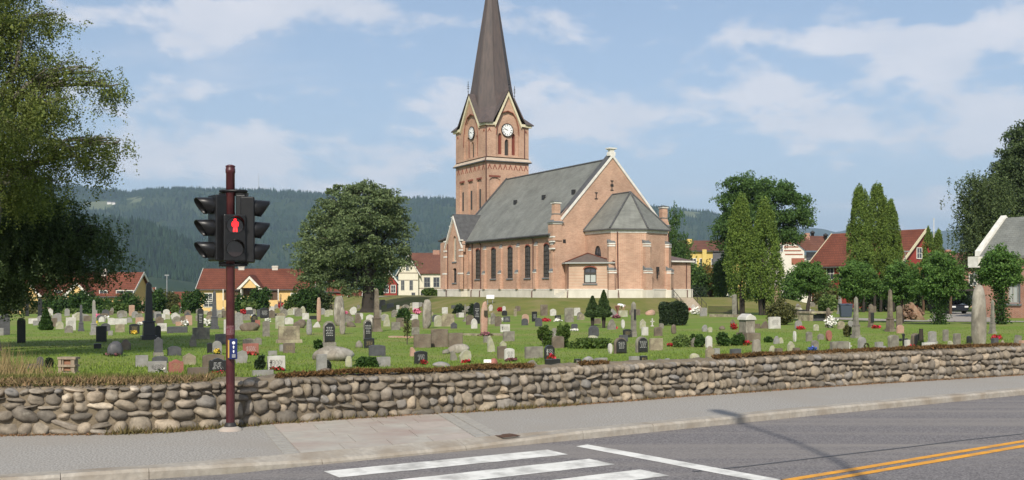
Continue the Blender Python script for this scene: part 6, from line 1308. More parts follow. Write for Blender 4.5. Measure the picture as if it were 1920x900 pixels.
# floodlight on the lawn
x, y, z = atd(919, 560, 112); z = gz(x, y); fl_ = thing('floodlight', 'small white floodlight box on the grass before the church wall', 'floodlight', (x, y, z), R(10)); hgt = max(.3, EYE+(CY-553)*112/F-z)
m = MB(); m.box(-.42, .42, -.2, .2, hgt-.42, hgt); m.build('housing', mat('white_box', (.8, .8, .78), rough=.4), fl_, bevel=.03); m = MB(); m.box(-.3, -.24, -.05, .05, -.1, hgt-.42); m.box(.24, .3, -.05, .05, -.1, hgt-.42); m.build('stand', GALV, fl_)
# path to the cream house, churchyard path, dirt heap
PATHM = mat('gravel_path', (.33, .30, .26), (.27, .25, .21), scale=30, rough=.95, bump=.4)
def patch(name, pts, m, dz=.02, n=30):
    """ribbon laid on the ground along centre points (x, y, halfwidth)"""
    P_ = np.array(pts, float); tt = np.linspace(0, len(pts)-1, n); c = np.stack([np.interp(tt, range(len(pts)), P_[:, k]) for k in range(3)], 1)
    vs, fs = [], []
    K = 7
    for i in range(n):
        a = c[max(i-1, 0)]; b = c[min(i+1, n-1)]; d_ = (b-a)[:2]; d_ /= np.linalg.norm(d_); nr = np.array([-d_[1], d_[0]])
        for k in range(K): f = -1+2*k/(K-1); p = c[i, :2]+nr*f*c[i, 2]; vs.append((p[0], p[1], gz(*p)+dz))
    for i in range(n-1):
        for k in range(K-1): fs.append((i*K+k, (i+1)*K+k, (i+1)*K+k+1, i*K+k+1))
    mb = MB(); mb.add(vs, fs, 0, True); return tag(mb.build(name, m), kind='structure')
def pg(px, d, hw): return ((px-CX)/F*d, d, hw)
patch('church_path', [pg(700, 150, 1.2), pg(760, 148, 1.2), pg(842, 143, 1.2)], PATHM, .03)
patch('churchyard_path', [pg(1540, 84, 1.7), pg(1620, 78, 1.8), pg(1700, 74, 1.9), pg(1790, 71, 2.2), pg(1900, 68, 2.0), pg(1990, 66, 1.8)], PATHM, .03)
patch('churchyard_road', [pg(1806, 70, 2.4), pg(1812, 84, 2.4), pg(1800, 112, 2.6)], PATHM, .037)
x, y, z = ray(1722, 600); dh = thing('dirt_heap', 'heap of reddish earth and gravel beside the churchyard path', 'dirt heap', (x, y+1.6, z))
SOIL = mat('reddish_soil', (.24, .14, .085), (.17, .10, .06), scale=7, rough=.95, bump=.9, detail=10, col3=(.30, .22, .15), scale3=3.0)
q = IV.copy(); q[:, 2] = np.maximum(q[:, 2], -.2); rr = np.random.RandomState(3); nzz = 1+.16*np.sin(q@np.array([3, 1, 2]))+.12*np.sin(q@np.array([7, -5, 6])+1)+.06*np.sin(q@np.array([15, 11, -13]))
npmesh('soil', q*nzz[:, None]*np.array([1.15*y/F*24*.85, 1.3, 28*y/F]), IF, SOIL, dh, smooth=True)
rr = np.random.RandomState(6); cv_, cf_, k_ = [], [], 0
for _ in range(70):
    a_ = rr.uniform(0, 6.28); e_ = rr.uniform(.0, 1.25); r_ = rr.uniform(.05, .16); c_ = np.array([math.cos(a_)*math.cos(e_)*1.15*y/F*24*.85, -abs(math.sin(a_))*math.cos(e_)*1.3, math.sin(e_)*27*y/F]); cv_.append(rockverts((r_, r_, r_*.8), rr)+c_); cf_.append(IF+k_); k_ += len(IF)
o_ = npmesh('clods', np.vstack(cv_), np.vstack(cf_), SOIL, dh, smooth=True); o_['kind'] = 'stuff'
# parked car under a carport, bin
x, y, z = dist_tree(1806, 96); cp = thing('carport', 'dark open carport between the clipped linden and the chapel', 'carport', (x, y, z), R(6))
for a_, b_ in ((-1.2, 0), (1.5, 0), (-1.2, 5), (1.5, 5)):
    m = MB(); m.box(a_-.09, a_+.09, b_-.09, b_+.09, -.2, 2.1); m.build('post', BRP, cp)
m = MB(); m.box(-1.5, 1.8, -.3, 5.4, 2.1, 2.3); m.build('flat_roof', mat('dark_board', (.05, .04, .035), rough=.8), cp)
car = thing('parked_car', 'dark car parked in shade under the carport behind the tall rough stone', 'car', (x+.1, y+.9, z), R(6)); CARP = mat('dark_car_paint', (.02, .022, .03), rough=.25, spec=.6, metal=.3)
prof = [(-.9, .28), (.9, .28), (.93, .62), (.86, .88), (-.86, .88), (-.93, .62)]
m = MB(); side = [(0, .3), (0, .72), (.15, .86), (1.1, .96), (1.75, 1.4), (3.1, 1.42), (3.9, .98), (4.3, .9), (4.4, .4), (4.3, .3)]; m.ext([(-.82, a_, b_) for a_, b_ in side], (1.64, 0, 0)); cb_ = m.build('body', CARP, car, bevel=.09)
m = MB(); m.ext([(-.66, 1.14, .99), (.66, 1.14, .99), (.6, 1.72, 1.38), (-.6, 1.72, 1.38)], (0, -.03, .02)); m.build('windscreen', GLASS, car)
for sx_ in (-.84, .84):
    for yy in (.85, 3.5):
        m = MB(); m.lathe([(.31, -.1), (.32, 0), (.31, .1)], seg=14); w2 = m.build('wheel', DETAIL, car); w2.rotation_euler = (0, R(90), 0); w2.location = (sx_, yy, .31)
for sx_ in (-.6, .6):
    m = MB(); m.box(sx_-.17, sx_+.17, -.03, .02, .6, .74); m.build('headlight', mat('lamp_glass', (.7, .7, .7), rough=.2), car)
for (px, lb) in ((1581, 'dark blue grey rubbish bin left of its twin behind the clipped lindens'), (1590, 'dark blue grey rubbish bin right of its twin behind the clipped lindens')):
    x, y, z = dist_tree(px, 86); b_ = thing('rubbish_bin', lb, 'rubbish bin', (x, y, z), 0); BIN = mat('bin_plastic', (.05, .065, .09), rough=.5)
    m = MB(); m.frust(0, 0, .05, 1.0, .22, .25, .29, .33); m.build('body', BIN, b_, bevel=.02); m = MB(); m.ext([(-.31, -.36, 1.0), (-.31, .36, 1.0), (-.31, .36, 1.12), (-.31, -.1, 1.1), (-.31, -.36, 1.04)], (.62, 0, 0)); m.build('lid', BIN, b_)
# ---------------------------------------------------------------- gravestones
SM = {
 'grey': mat('grey_granite', (.22, .20, .17), (.13, .118, .10), scale=7, rough=.85, bump=.4, detail=9, col3=(.28, .27, .21), scale3=2.5),
 'lgrey': mat('light_grey_granite', (.29, .28, .265), (.19, .185, .175), scale=9, rough=.8, bump=.3, detail=9, col3=(.27, .25, .21), scale3=2.5),
 'dgrey': mat('dark_grey_granite', (.095, .095, .10), (.065, .065, .07), scale=9, rough=.5, bump=.15),
 'black': mat('polished_black_stone', (.022, .022, .023), (.03, .03, .031), scale=14, rough=.3, spec=.45),
 'white': mat('white_marble', (.56, .54, .50), (.42, .40, .36), scale=5, rough=.6, bump=.15, detail=8),
 'brown': mat('brown_granite', (.155, .12, .09), (.10, .08, .062), scale=8, rough=.85, bump=.4, detail=9, col3=(.22, .19, .14), scale3=2.2),
 'tan': mat('tan_sandstone', (.27, .225, .16), (.18, .15, .105), scale=7, rough=.9, bump=.4, detail=9, col3=(.40, .36, .24), scale3=2.8),
 'pink': mat('pink_granite', (.44, .27, .20), (.34, .205, .15), scale=9, rough=.75, bump=.3, detail=9, col3=(.38, .29, .21), scale3=2),
 'red': mat('red_granite', (.33, .13, .10), (.24, .095, .075), scale=12, rough=.6, bump=.2, detail=9),
 'lich': mat('lichened_stone', (.37, .36, .23), (.26, .25, .19), scale=8, rough=.9, bump=.5, detail=9, col3=(.44, .43, .35), scale3=3),
 'rough': mat('weathered_granite', (.27, .24, .195), (.15, .135, .11), scale=5, rough=.95, bump=.9, detail=11, col3=(.42, .39, .33), scale3=3.2, vec=(1, 1, .5)),
}
TXTW = mat('white_lettering', (.5, .5, .48), rough=.6); TXTG = mat('gold_lettering', (.34, .27, .13), rough=.5); TXTD = mat('dark_lettering', (.06, .055, .05), rough=.7)
PET = {'red': mat('red_petal', (.40, .02, .025), tint=.4, rough=.6), 'white': mat('white_petal', (.75, .74, .68), tint=.2, rough=.6), 'pink': mat('pink_petal', (.62, .18, .28), tint=.3, rough=.6), 'yellow': mat('yellow_petal', (.7, .5, .06), tint=.3, rough=.6), 'orange': mat('orange_petal', (.65, .22, .03), tint=.3, rough=.6), 'purple': mat('heather_flower', (.22, .08, .10), tint=.4, rough=.7), 'blue': mat('blue_petal', (.10, .16, .5), tint=.3, rough=.6)}
def outline(kind, w, h, rr):
    a = w/2
    if kind in ('flat', 'low'): return [(-a, 0), (a, 0), (a, h*.985), (a*.2, h), (-a, h*.975)]
    if kind == 'round':
        r = min(a, h*.35); return [(-a, 0), (a, 0), (a, h-r)] + [(a*math.cos(t*math.pi/12), h-r+r*math.sin(t*math.pi/12)) for t in range(1, 12)] + [(-a, h-r)]
    if kind == 'arch':
        r = h*.16; return [(-a, 0), (a, 0), (a, h-r)] + [(a*math.cos(t*math.pi/10), h-r+r*math.sin(t*math.pi/10)) for t in range(1, 10)] + [(-a, h-r)]
    if kind == 'serp':
        return [(-a, 0), (a, 0), (a, h*.78), (a*.86, h*.86), (a*.62, h*.84), (a*.4, h*.93), (0, h), (-a*.4, h*.93), (-a*.62, h*.84), (-a*.86, h*.86), (-a, h*.78)]
    if kind == 'peak': return [(-a, 0), (a, 0), (a*.98, h*.68), (0, h), (-a*.98, h*.70)]
    if kind == 'gothic': return [(-a, 0), (a, 0), (a, h*.55), (a*.85, h*.75), (a*.5, h*.91), (0, h), (-a*.5, h*.91), (-a*.85, h*.75), (-a, h*.55)]
    if kind == 'egg': return [(a*(.75+.25*math.sin(t*math.pi/8)*0)*math.cos(t*math.pi/8-math.pi/2)*(1 if t < 8 else 1), h/2+h/2*math.sin(t*math.pi/8-math.pi/2)) for t in range(16)]
    if kind == 'heart': return [(-a*.55, 0), (a*.6, 0), (a, h*.5), (a*.8, h*.9), (a*.2, h), (-a*.45, h*.86), (-a*1.0, h*.5)]
    if kind == 'wedge': return [(-a, 0), (a, 0), (a*.9, h*.35), (a*.3, h), (-a*.2, h*.85), (-a, h*.15)]
    if kind == 'fang': return [(-a, 0), (a, 0), (a*.75, h*.35), (a*.2, h*.75), (-a*.35, h), (-a*.8, h*.9)]
    if kind == 'tri': return [(-a, 0), (a, 0), (a*.8, h*.5), (a*.15, h), (-a*.25, h*.9), (-a*.85, h*.45)]
    return [(-a, 0), (a, 0), (a, h), (-a, h)]
def stoneslab(mb, pts, dp, y0=0):
    """bevelled slab: front and back outline, with a slightly smaller front rim"""
    n = len(pts); cx_ = sum(p[0] for p in pts)/n; mz = max(p[1] for p in pts)/2; k = .965; bv = dp*.16
    ring_ = [[(p[0], y0+dp/2-bv, p[1]) for p in pts], [(p[0], y0-dp/2+bv, p[1]) for p in pts]]
    fr = [(cx_+(p[0]-cx_)*k, y0-dp/2, p[1] if p[1] <= 0 else mz+(p[1]-mz)*k) for p in pts]; bk = [(cx_+(p[0]-cx_)*k, y0+dp/2, p[1] if p[1] <= 0 else mz+(p[1]-mz)*k) for p in pts]
    V = fr+ring_[1]+ring_[0]+bk; mb.add(V, [tuple(range(n))]+[tuple(range(3*n, 4*n))]+[(r*n+i, r*n+(i+1) % n, (r+1)*n+(i+1) % n, (r+1)*n+i) for r in range(3) for i in range(n)])
def lettering(t, w, zc, h, y, m, rr, rows=5, parent=None):
    mb = MB()
    for r_ in range(rows):
        z = zc+h/2-h*(r_+.5)/rows; x = -w/2*rr.uniform(.55, 1)
        xe = -x
        while x < xe:
            l = rr.uniform(.02, .06); mb.add([(x, y, z-h*.15/rows), (min(x+l, xe), y, z-h*.15/rows), (min(x+l, xe), y, z+h*.15/rows), (x, y, z+h*.15/rows)], [(0, 1, 2, 3)]); x += l+.02
    mb.build('lettering', m, parent or t)
def rockmesh(name, parent, sz, seed, m, flatb=True, pw=.8, amp=.16):
    rr = np.random.RandomState(seed); v = rockverts(sz, rr, pw, amp); v[:, 2] = np.maximum(v[:, 2], -sz[2]*.55); v[:, 2] += sz[2]*.5
    k = (2*sz[2])/max(v[:, 2].max(), .01) if False else 1
    return npmesh(name, v, IF, m, parent, smooth=True)
NG = [0]
def grave(px, yb, wpx, hpx, kind, col, label, ex='', name=None, group=None, rot=None):
    NG[0] += 1; rr = random.Random(NG[0]*7+3); loc = ray(px, yb); s = loc[1]/F; w, h = wpx*s*.93, hpx*s; ang = R(24+rr.uniform(-3, 3)) if rot is None else R(rot)
    m = SM[col]; dp = min(max(.10, w*.24), .22)+.02*(col == 'rough')
    nm = name or {'obelisk': 'obelisk', 'cross': 'grave_cross', 'rock': 'memorial_rock', 'menhir': 'standing_stone', 'pillar': 'stone_pillar'}.get(kind, 'headstone')
    cat = {'obelisk': 'obelisk', 'cross': 'cross', 'rock': 'rock', 'menhir': 'standing stone', 'pillar': 'pillar'}.get(kind, 'gravestone')
    t = thing(nm, label, cat, loc, ang, group); mb = MB(); z0 = 0
    if 'b' in ex:
        bh = h*.2; b = MB(); b.frust(0, 0, -.12, bh, w*.56, dp*.95, w*.53, dp*.85); b.build('base', SM['grey' if col in ('black', 'dgrey', 'white') else col], t, bevel=.01); z0 = bh; h -= bh; w *= .92
    if kind == 'obelisk':
        ph = h*.30; b = MB(); b.frust(0, 0, -.15, h*.07, w*.5, w*.5, w*.48, w*.48); b.frust(0, 0, h*.07, ph, w*.38, w*.38, w*.34, w*.34); b.frust(0, 0, ph, ph+h*.025, w*.42, w*.42, w*.36, w*.36); b.build('pedestal', m, t, bevel=.01)
        mb.frust(0, 0, ph+h*.025, h*.95, w*.25, w*.25, w*.16, w*.16); mb.frust(0, 0, h*.95, h, w*.16, w*.16, .005, .005); mb.build('shaft', m, t)
    elif kind == 'menhir':
        v = rockverts((w*.5, w*.36, h*.56), np.random.RandomState(NG[0]), .42, .05); v[:, 2] = v[:, 2]*.92+h*.46; v[:, 2] = np.minimum(v[:, 2], h*(.93+.02*np.sin(v[:, 0]*9))); tp = 1-.20*np.clip(v[:, 2]/h, 0, 1); v[:, 0] *= tp; v[:, 1] *= tp
        npmesh('stone', v, IF, m, t, smooth=True)
    elif kind == 'pillar':
        prof = [(-.1, .5), (h*.12, .5), (h*.13, .42), (h*.86, .36), (h*.93, .34), (h, .12)]
        for (za, a), (zb, b) in zip(prof[:-1], prof[1:]): mb.frust(0, 0, za, zb, w*a, w*a*.8, w*b, w*b*.8)
        mb.build('stone', m, t)
    elif kind == 'rock':
        rockmesh('stone', t, (w*.5, w*.34, h*(.68 if h < w*.5 else .6)), NG[0], m, pw=1.0 if wpx < 80 else 1.45, amp=.2 if wpx < 80 else .1)
    elif kind == 'cross':
        q = w*.11; mb.box(-q, q, -q*.8, q*.8, -.1, h); mb.box(-w/2, w/2, -q*.8, q*.8, h*.62-q, h*.62+q)
        if 'o' in ex: 
            for (x, z) in ((-w/2, h*.62), (w/2, h*.62), (0, h)): mb.ext([(x+.09*w*2*math.cos(k*math.pi/4), -q*.9, z+.09*w*2*math.sin(k*math.pi/4)) for k in range(8)], (0, q*1.8, 0))
        mb.build('cross', m, t); b = MB(); b.frust(0, 0, -.1, h*.12, w*.35, w*.3, w*.28, w*.24); b.build('base', SM['grey'] if col != 'white' else m, t)
    else:
        lean = 'l' in ex
        pts = [(x, z+z0) for x, z in outline(kind, w, h, rr)]; pts = [(x, z if z > z0 else z0-.12*(z0 == 0)) for x, z in pts]; pts = [(x*(1+rr.uniform(-.02, .02)), z) for x, z in pts]
        stoneslab(mb, pts, dp); o = mb.build('stone', m, t)
        if lean: o.rotation_euler = (0, R(14), 0)
        fy = -dp/2-.004
        if 'p' in ex:     # separate dark polished front plate
            pm = MB(); pk = outline(kind, w*.84, h*.86, rr); stoneslab(pm, [(x, z+z0+h*.06) for x, z in pk], .04, -dp/2-.02); pm.build('plate', SM['black'], t); fy = -dp/2-.044
        tm = TXTW if ('t' in ex) else TXTG if ('g' in ex) else TXTD if ('d' in ex) else None
        if tm: lettering(t, w*.7, z0+h*.52, h*.45, fy, tm, rr, 6)
        if '+' in ex: q = MB(); q.box(-w*.36, -w*.31, fy-.004, fy, z0+h*.3, z0+h*.75); q.box(-w*.41, -w*.26, fy-.004, fy, z0+h*.55, z0+h*.61); q.build('cross_relief', tm or TXTD, t)
        if 'c' in ex: q = MB(); q.box(-.02, .02, -.02, .02, z0+h, z0+h+.18); q.box(-.07, .07, -.02, .02, z0+h+.09, z0+h+.13); q.build('top_cross', m, t)
    return t
def flowers(px, yb, wpx, hpx, col, label, n=None):
    loc = ray(px, yb); s = loc[1]/F; rs = np.random.RandomState(int(px)*3+int(yb)); w, h = wpx*s/2, hpx*s; n = n or 170
    t = thing('flowers', label, 'flowers', loc); P = rs.normal(size=(n*2, 3))*np.array([w*.5, w*.35, h*.28])+np.array([0, 0, h*.4]); P[:, 2] = np.abs(P[:, 2])
    leafcloud(P, .045, rs, 1.3, .2, F_HEDGE, 'leaves', t); P = rs.normal(size=(n, 3))*np.array([w*.5, w*.33, h*.25])+np.array([0, -w*.1, h*.62]); P[:, 2] = np.abs(P[:, 2]); leafcloud(P, .065*loc[1]/30, rs, 1.05, 0, PET[col], 'blossom', t); return t
G = grave
# --- far left, partly in birch shade
G(40,643,16,47,'round','black','tall slim black round topped headstone in shade near the dry grass')
G(9,628,19,40,'round','dgrey','broad dark headstone at the left edge beyond the slim black one')
G(2,629,9,14,'flat','lgrey','small pale stone at the very left edge of the churchyard')
G(51,593,7,34,'pillar','black','left pillar of the twin black pillars under the birch')
G(75,597,10,38,'pillar','black','right, stouter pillar of the twin black pillars under the birch')
G(62,607,17,10,'low','white','low white stone in front of the twin black pillars')
G(69,610,14,9,'low','lgrey','low grey block beside the low white stone, left of the cypress')
G(101,613,13,17,'flat','brown','dark brown headstone touching the right side of the small cypress')
G(112,617,15,15,'gothic','lich','lichened stone between the small cypress and the tall pale slab')
G(133,619,19,24,'flat','white','tall pale slab left of the slim grey obelisk','d')
G(129,624,16,14,'round','grey','low rounded grey stone in front of the tall pale slab')
G(152,621,13,50,'obelisk','dgrey','slim grey obelisk left of the paler tall obelisk')
G(176,628,16,66,'obelisk','lgrey','tall pale grey obelisk on a pedestal at left')
G(121,582,9,11,'cross','black','small black cross on a pale foot among the left shrubs')
G(75,687,13,18,'round','dgrey','small dark headstone beside the long dark slab in shade')
G(63,692,24,10,'low','dgrey','long low dark slab behind the dry grass')
G(190,641,20,30,'flat','black','square black block in birch shade left of the dark boulders')
G(183,654,14,10,'low','black','low black stone below the square black block')
G(213,668,28,30,'rock','dgrey','near dark boulder memorial in the birch shade')
G(234,657,24,22,'rock','brown','brown boulder leaning behind the dark boulder memorial')
G(297,668,18,36,'serp','dgrey','dark scalloped headstone right behind the pale slab pair','b')
G(266,688,24,22,'flat','lgrey','plain pale grey square headstone on the near lawn at left')
G(295,700,36,23,'flat','lgrey','wide pale grey headstone with white flowers near the wall','d')
G(300,681,30,13,'round','dgrey','dark rounded stone peeping over the wide pale headstone')
G(330,700,28,26,'serp','red','reddish brown headstone with curved top near the wall','g')
G(355,684,26,22,'peak','tan','tan five sided headstone on the near lawn')
G(371,711,40,22,'low','brown','wide low grey brown stone right behind the wall')
G(400,690,42,26,'arch','brown','broad grey brown stone behind the glossy black one')
G(408,701,34,30,'serp','black','wide glossy black headstone with white lettering, left of the traffic pole','t')
G(327,667,27,18,'round','dgrey','dark slate headstone in the shade strip')
G(362,650,15,24,'tri','grey','narrow rough grey pointed stone at the edge of the shade')
G(393,662,10,19,'flat','black','narrow black block left of the round grey stone')
G(407,664,18,25,'round','lgrey','round topped pale grey headstone with yellow flowers')
G(414,646,22,20,'flat','dgrey','wide dark grey block left of the traffic pole')
G(377,636,33,22,'low','grey','broad grey brown block under the black stele')
G(376,617,12,39,'round','black','slim round topped black stele on the lawn left of the thin obelisk','t')
G(402,617,17,72,'obelisk','dgrey','thin dark obelisk in front of the yellow house')
G(333,624,38,12,'low','dgrey','long low dark stone left of the broad grey block')
G(354,610,13,19,'flat','pink','small salmon pink slab in the sun')
G(338,611,18,8,'low','pink','low pinkish stone next to the salmon pink slab')
G(327,599,15,13,'heart','white','irregular white stone left of the salmon slab')
G(279,637,31,109,'obelisk','black','largest obelisk, black, with heavy pedestal at left')
G(296,634,12,24,'round','black','black headstone hugging the right side of the largest obelisk')
G(252,626,20,19,'arch','black','black arched headstone left of the largest obelisk','g')
G(225,623,18,15,'flat','tan','tan block left of the black arched headstone')
G(207,629,9,9,'flat','lgrey','tiny pale stone left of the tan block')
G(198,621,18,15,'round','dgrey','rounded dark grey stone right of the pale obelisk')
G(209,609,14,13,'arch','white','arched pale stone with ornaments beyond the tiny one')
G(226,608,24,11,'low','white','wide low white stone in the sun behind the tan block')
G(262,608,16,13,'flat','pink','orange pink stone behind the black arched headstone')
G(247,592,11,20,'flat','pink','upright pinkish slab in the far left rows')
G(229,595,20,13,'round','grey','grey domed stone left of the upright pinkish slab')
G(304,621,18,15,'flat','white','white slab to the right of the largest obelisk','d')
G(319,625,12,12,'flat','dgrey','dark grey block at the left end of the long low stone')
G(340,582,9,22,'obelisk','white','bright white small obelisk near the far garage roof')
G(314,583,9,17,'peak','white','white peaked marker left of the bright small obelisk')
G(376,579,8,18,'obelisk','white','small pale obelisk at the left corner of the yellow house')
G(267,583,8,32,'obelisk','pink','thin pinkish obelisk behind the largest obelisk')
# --- around the traffic pole
G(452,681,26,24,'heart','lgrey','pale bluish heart shaped stone just right of the traffic pole')
G(447,608,18,23,'serp','lgrey','ornate grey headstone right of the traffic pole, far rows','b')
G(448,619,16,12,'flat','lgrey','light grey block below the ornate grey headstone')
G(422,628,5,29,'flat','white','narrow white post like stone left of the traffic pole')
G(470,664,31,20,'flat','red','wide rose red headstone with red flowers','t')
G(467,646,25,12,'serp','grey','grey scalloped stone behind the rose red one','d')
G(484,646,14,13,'round','grey','small grey stone with dark front right of the scalloped one')
G(518,695,35,28,'flat','white','large white slab with cross relief and red flowers near the wall','+d')
G(493,706,41,12,'low','lgrey','long low pale rough stone lying along the wall')
G(511,667,17,9,'flat','lgrey','small pale stone behind the large white slab')
G(542,662,23,19,'flat','brown','dark brown mottled headstone below the broad monument','g')
G(528,659,8,13,'flat','lgrey','thin pale slab left of the dark brown mottled headstone')
G(542,643,46,32,'flat','tan','broad grey sandstone monument on a plinth','bd')
G(499,631,14,29,'flat','grey','plain upright grey slab in mid lawn')
G(468,620,38,18,'rock','brown','long low brown rock behind the plain grey slab')
G(483,611,10,11,'flat','red','reddish block beside the long low brown rock')
G(477,604,13,15,'gothic','black','black gothic arched headstone with gold lettering','g')
G(496,597,17,20,'arch','black','black rounded headstone, right of a joined dark pair','t')
G(486,594,9,14,'flat','dgrey','dark slab, left of a joined dark pair')
G(509,596,14,15,'serp','brown','brown scalloped headstone right of the dark pair')
G(468,596,13,15,'flat','dgrey','dark grey stone right of the ornate headstone')
G(525,616,18,24,'flat','lich','pale leaning lichened slab with red flowers at its side')
G(542,608,17,13,'round','white','white rounded stone above the broad monument')
G(562,615,24,18,'rock','brown','brown domed rock right of the white rounded stone')
G(580,628,13,32,'menhir','lgrey','pale narrow rough stone left of the black stele')
G(594,614,15,11,'wedge','white','white slanting stone next to the pinkish pillar')
G(598,604,10,50,'menhir','pink','slender pinkish standing stone left of the tall rough pair')
G(575,580,9,12,'cross','white','white cross in the far rows left of the broad tree')
G(526,581,8,23,'cross','brown','rust brown cross in front of the yellow house')
G(553,590,7,12,'flat','white','narrow bright white slab in the far middle rows')
G(568,590,10,16,'gothic','lich','pale pointed slab behind the white squarish one')
G(573,599,13,12,'flat','white','white squarish stone left of the pinkish standing stone')
G(587,599,14,7,'low','black','low black stone beside the pinkish standing stone')
G(562,577,8,32,'pillar','brown','tall brown grey pillar stone right of the yellow house')
G(509,581,24,12,'rock','lich','wide pale rock in the farthest row before the yellow house')
G(493,580,14,10,'round','tan','round tan stone left of the wide pale rock')
G(536,579,12,8,'flat','white','white block right of the rust brown cross')
# --- middle, left of centre
G(617,652,26,50,'round','grey','tall grey headstone with a black plate of white writing','bpt')
G(623,676,86,27,'rock','rough','wide pale granite mound shaped rock on the lawn')
G(603,698,20,34,'flat','lgrey','grey upright stone with a small arched black plaque near the wall')
G(610,697,24,24,'gothic','black','arched black plaque stone with gold writing near the wall','g')
G(611,703,34,11,'rock','brown','low rough rock at the foot of the arched black plaque')
G(654,690,16,24,'menhir','lich','rough pale post like stone left of the juniper')
G(707,668,34,21,'arch','dgrey','smooth dark grey rounded headstone')
G(719,688,28,19,'flat','lgrey','low pale grey block in front of the smooth rounded headstone')
G(689,637,17,38,'round','grey','tall grey stone with black plate and white lines in mid lawn','pt')
G(692,653,21,19,'flat','black','black square block with gold writing in front of the plated stone','g')
G(674,652,15,15,'rock','grey','grey stump like rock left of the black square block')
G(636,611,24,60,'menhir','rough','tallest rough standing stone, rear of the pair left of centre')
G(642,627,14,56,'menhir','rough','narrow rough standing stone in front of the tallest one')
G(706,622,20,82,'obelisk','brown','brown grey obelisk beneath the broad tree')
G(694,610,17,20,'round','white','pale rounded stone beside the brown grey obelisk')
G(671,606,13,17,'gothic','brown','brown arched headstone with white back stone')
G(676,599,10,12,'arch','white','white arched stone behind the brown arched one')
G(725,612,15,20,'tri','lich','pale triangular rock right of the brown grey obelisk')
G(658,613,18,10,'rock','brown','low brown rock right of the standing stones')
G(662,590,15,15,'heart','white','broad white stone right of the standing stones')
G(686,581,14,11,'flat','lich','pale square stone on the slope under the broad tree')
G(697,573,10,10,'flat','lgrey','small pale grey stone near the foot of the broad tree')
G(717,573,12,11,'flat','grey','grey square stone right of the broad tree trunk')
G(742,619,18,15,'flat','grey','grey block left of the leafy bush')
G(750,613,16,17,'flat','brown','brown square stone joined behind the grey block')
G(732,577,14,8,'flat','lgrey','wide pale stone on the slope below the red cottage')
G(746,587,6,15,'flat','white','slim white slab above the leafy bush')
G(761,582,15,11,'round','grey','grey domed stone on the slope above the bush')
G(779,580,13,13,'flat','white','white square stone left of the tall rough stone')
G(801,616,21,59,'menhir','rough','tall rough granite standing stone on a plinth at centre left')
G(779,614,16,16,'round','brown','round brown stone set on a grey block')
G(779,629,16,15,'flat','grey','grey block carrying the round brown stone')
G(792,652,35,26,'low','brown','left, lowest slab of the three joined grey brown slabs', rot=6)
G(824,651,34,34,'low','brown','middle, tallest slab of the three joined grey brown slabs', rot=6)
G(854,651,29,27,'low','brown','right slab of the three joined grey brown slabs', rot=6)
G(789,683,27,25,'arch','black','black arched headstone with pale edge near the wall','t')
G(775,668,15,17,'fang','pink','pinkish flame shaped rock behind the black arched headstone')
G(827,688,36,9,'rock','lgrey','low pale flat rock just behind the wall')
G(860,662,40,18,'rock','rough','wide lichened granite boulder on the lawn')
G(851,676,15,18,'fang','grey','grey upright stone in front of the granite boulder')
G(872,680,26,24,'heart','lich','pale squarish stone with red flowers near the wall','')
G(837,664,18,8,'rock','grey','small grey rock left of the granite boulder')
G(822,612,18,21,'round','lich','left pale stone of the joined rounded pair right of the rough stone')
G(840,612,26,24,'arch','tan','right wider stone of the joined rounded pair')
G(851,616,13,12,'peak','dgrey','small grey peaked stone below the joined rounded pair')
G(865,595,11,9,'flat','white','small white block left of the stone cross')
G(872,603,13,32,'cross','grey','grey stone cross before the dark bushes')
G(881,609,16,19,'round','brown','rounded brown stone right of the grey stone cross')
G(834,588,12,12,'flat','white','white stone with wreath on the slope below the church')
G(894,607,13,40,'arch','black','tall black slab behind the pink pillar','t')
G(889,616,13,19,'gothic','white','bright white gothic arched stone left of the pink pillar')
G(908,628,18,67,'menhir','pink','tall tapered pinkish pillar with a bronze plaque')
G(927,608,18,22,'fang','green' if 'green' in SM else 'grey','slanting grey stone right of the pink pillar')
G(922,608,14,13,'flat','lich','pale block behind the pink pillar')
G(934,612,14,19,'flat','brown','upright brown slab right of the pink pillar')
G(947,623,20,15,'flat','white','white slab with dark writing on the mid lawn','+d')
G(954,640,24,19,'low','grey','grey brown trapezoid stone below the white slab')
G(911,643,9,13,'flat','grey','grey block behind the pale pointed rock')
G(921,660,17,31,'fang','lich','pale pointed rough rock in mid lawn')
G(943,655,13,16,'peak','lich','pale peaked stone behind the dark streaked block')
G(941,673,19,24,'flat','brown','dark streaked square block near the wall')
G(955,676,20,23,'arch','white','weathered white headstone with dark lettering near the wall','d')
G(925,688,18,18,'rock','red','reddish rock behind the white sign')
G(996,689,28,14,'wedge','grey','pale grey wedge shaped rock at the wall')
G(1001,672,38,22,'flat','grey','wide rough grey slab left of the glossy black stone')
G(1030,674,21,27,'round','black','glossy black headstone with white cross and writing','+t')
G(1036,686,32,13,'low','black','low glossy black block at the wall')
G(980,690,22,6,'round','black','black stone top just showing over the wall')
G(985,606,15,17,'round','pink','pinkish rounded stone behind the dark one')
G(984,610,14,13,'round','dgrey','dark grey rounded stone in front of the pinkish one')
G(1002,603,11,19,'flat','black','upright dark slab with white lines','t')
G(1010,612,15,16,'round','dgrey','rounded dark grey stone left of the upright shrub')
G(950,604,14,11,'flat','dgrey','dark slab with white writing right of the pink pillar','t')
G(946,592,11,10,'round','black','black round wreath like stone in the far rows')
G(945,584,7,10,'round','white','small white rounded stone above the wreath')
G(920,583,9,12,'heart','white','pair shaped white stone behind the pink pillar')
G(971,584,11,10,'arch','brown','brown stone far row below the nave wall')
G(966,593,6,14,'flat','tan','thin tan post stone in a small flower bed')
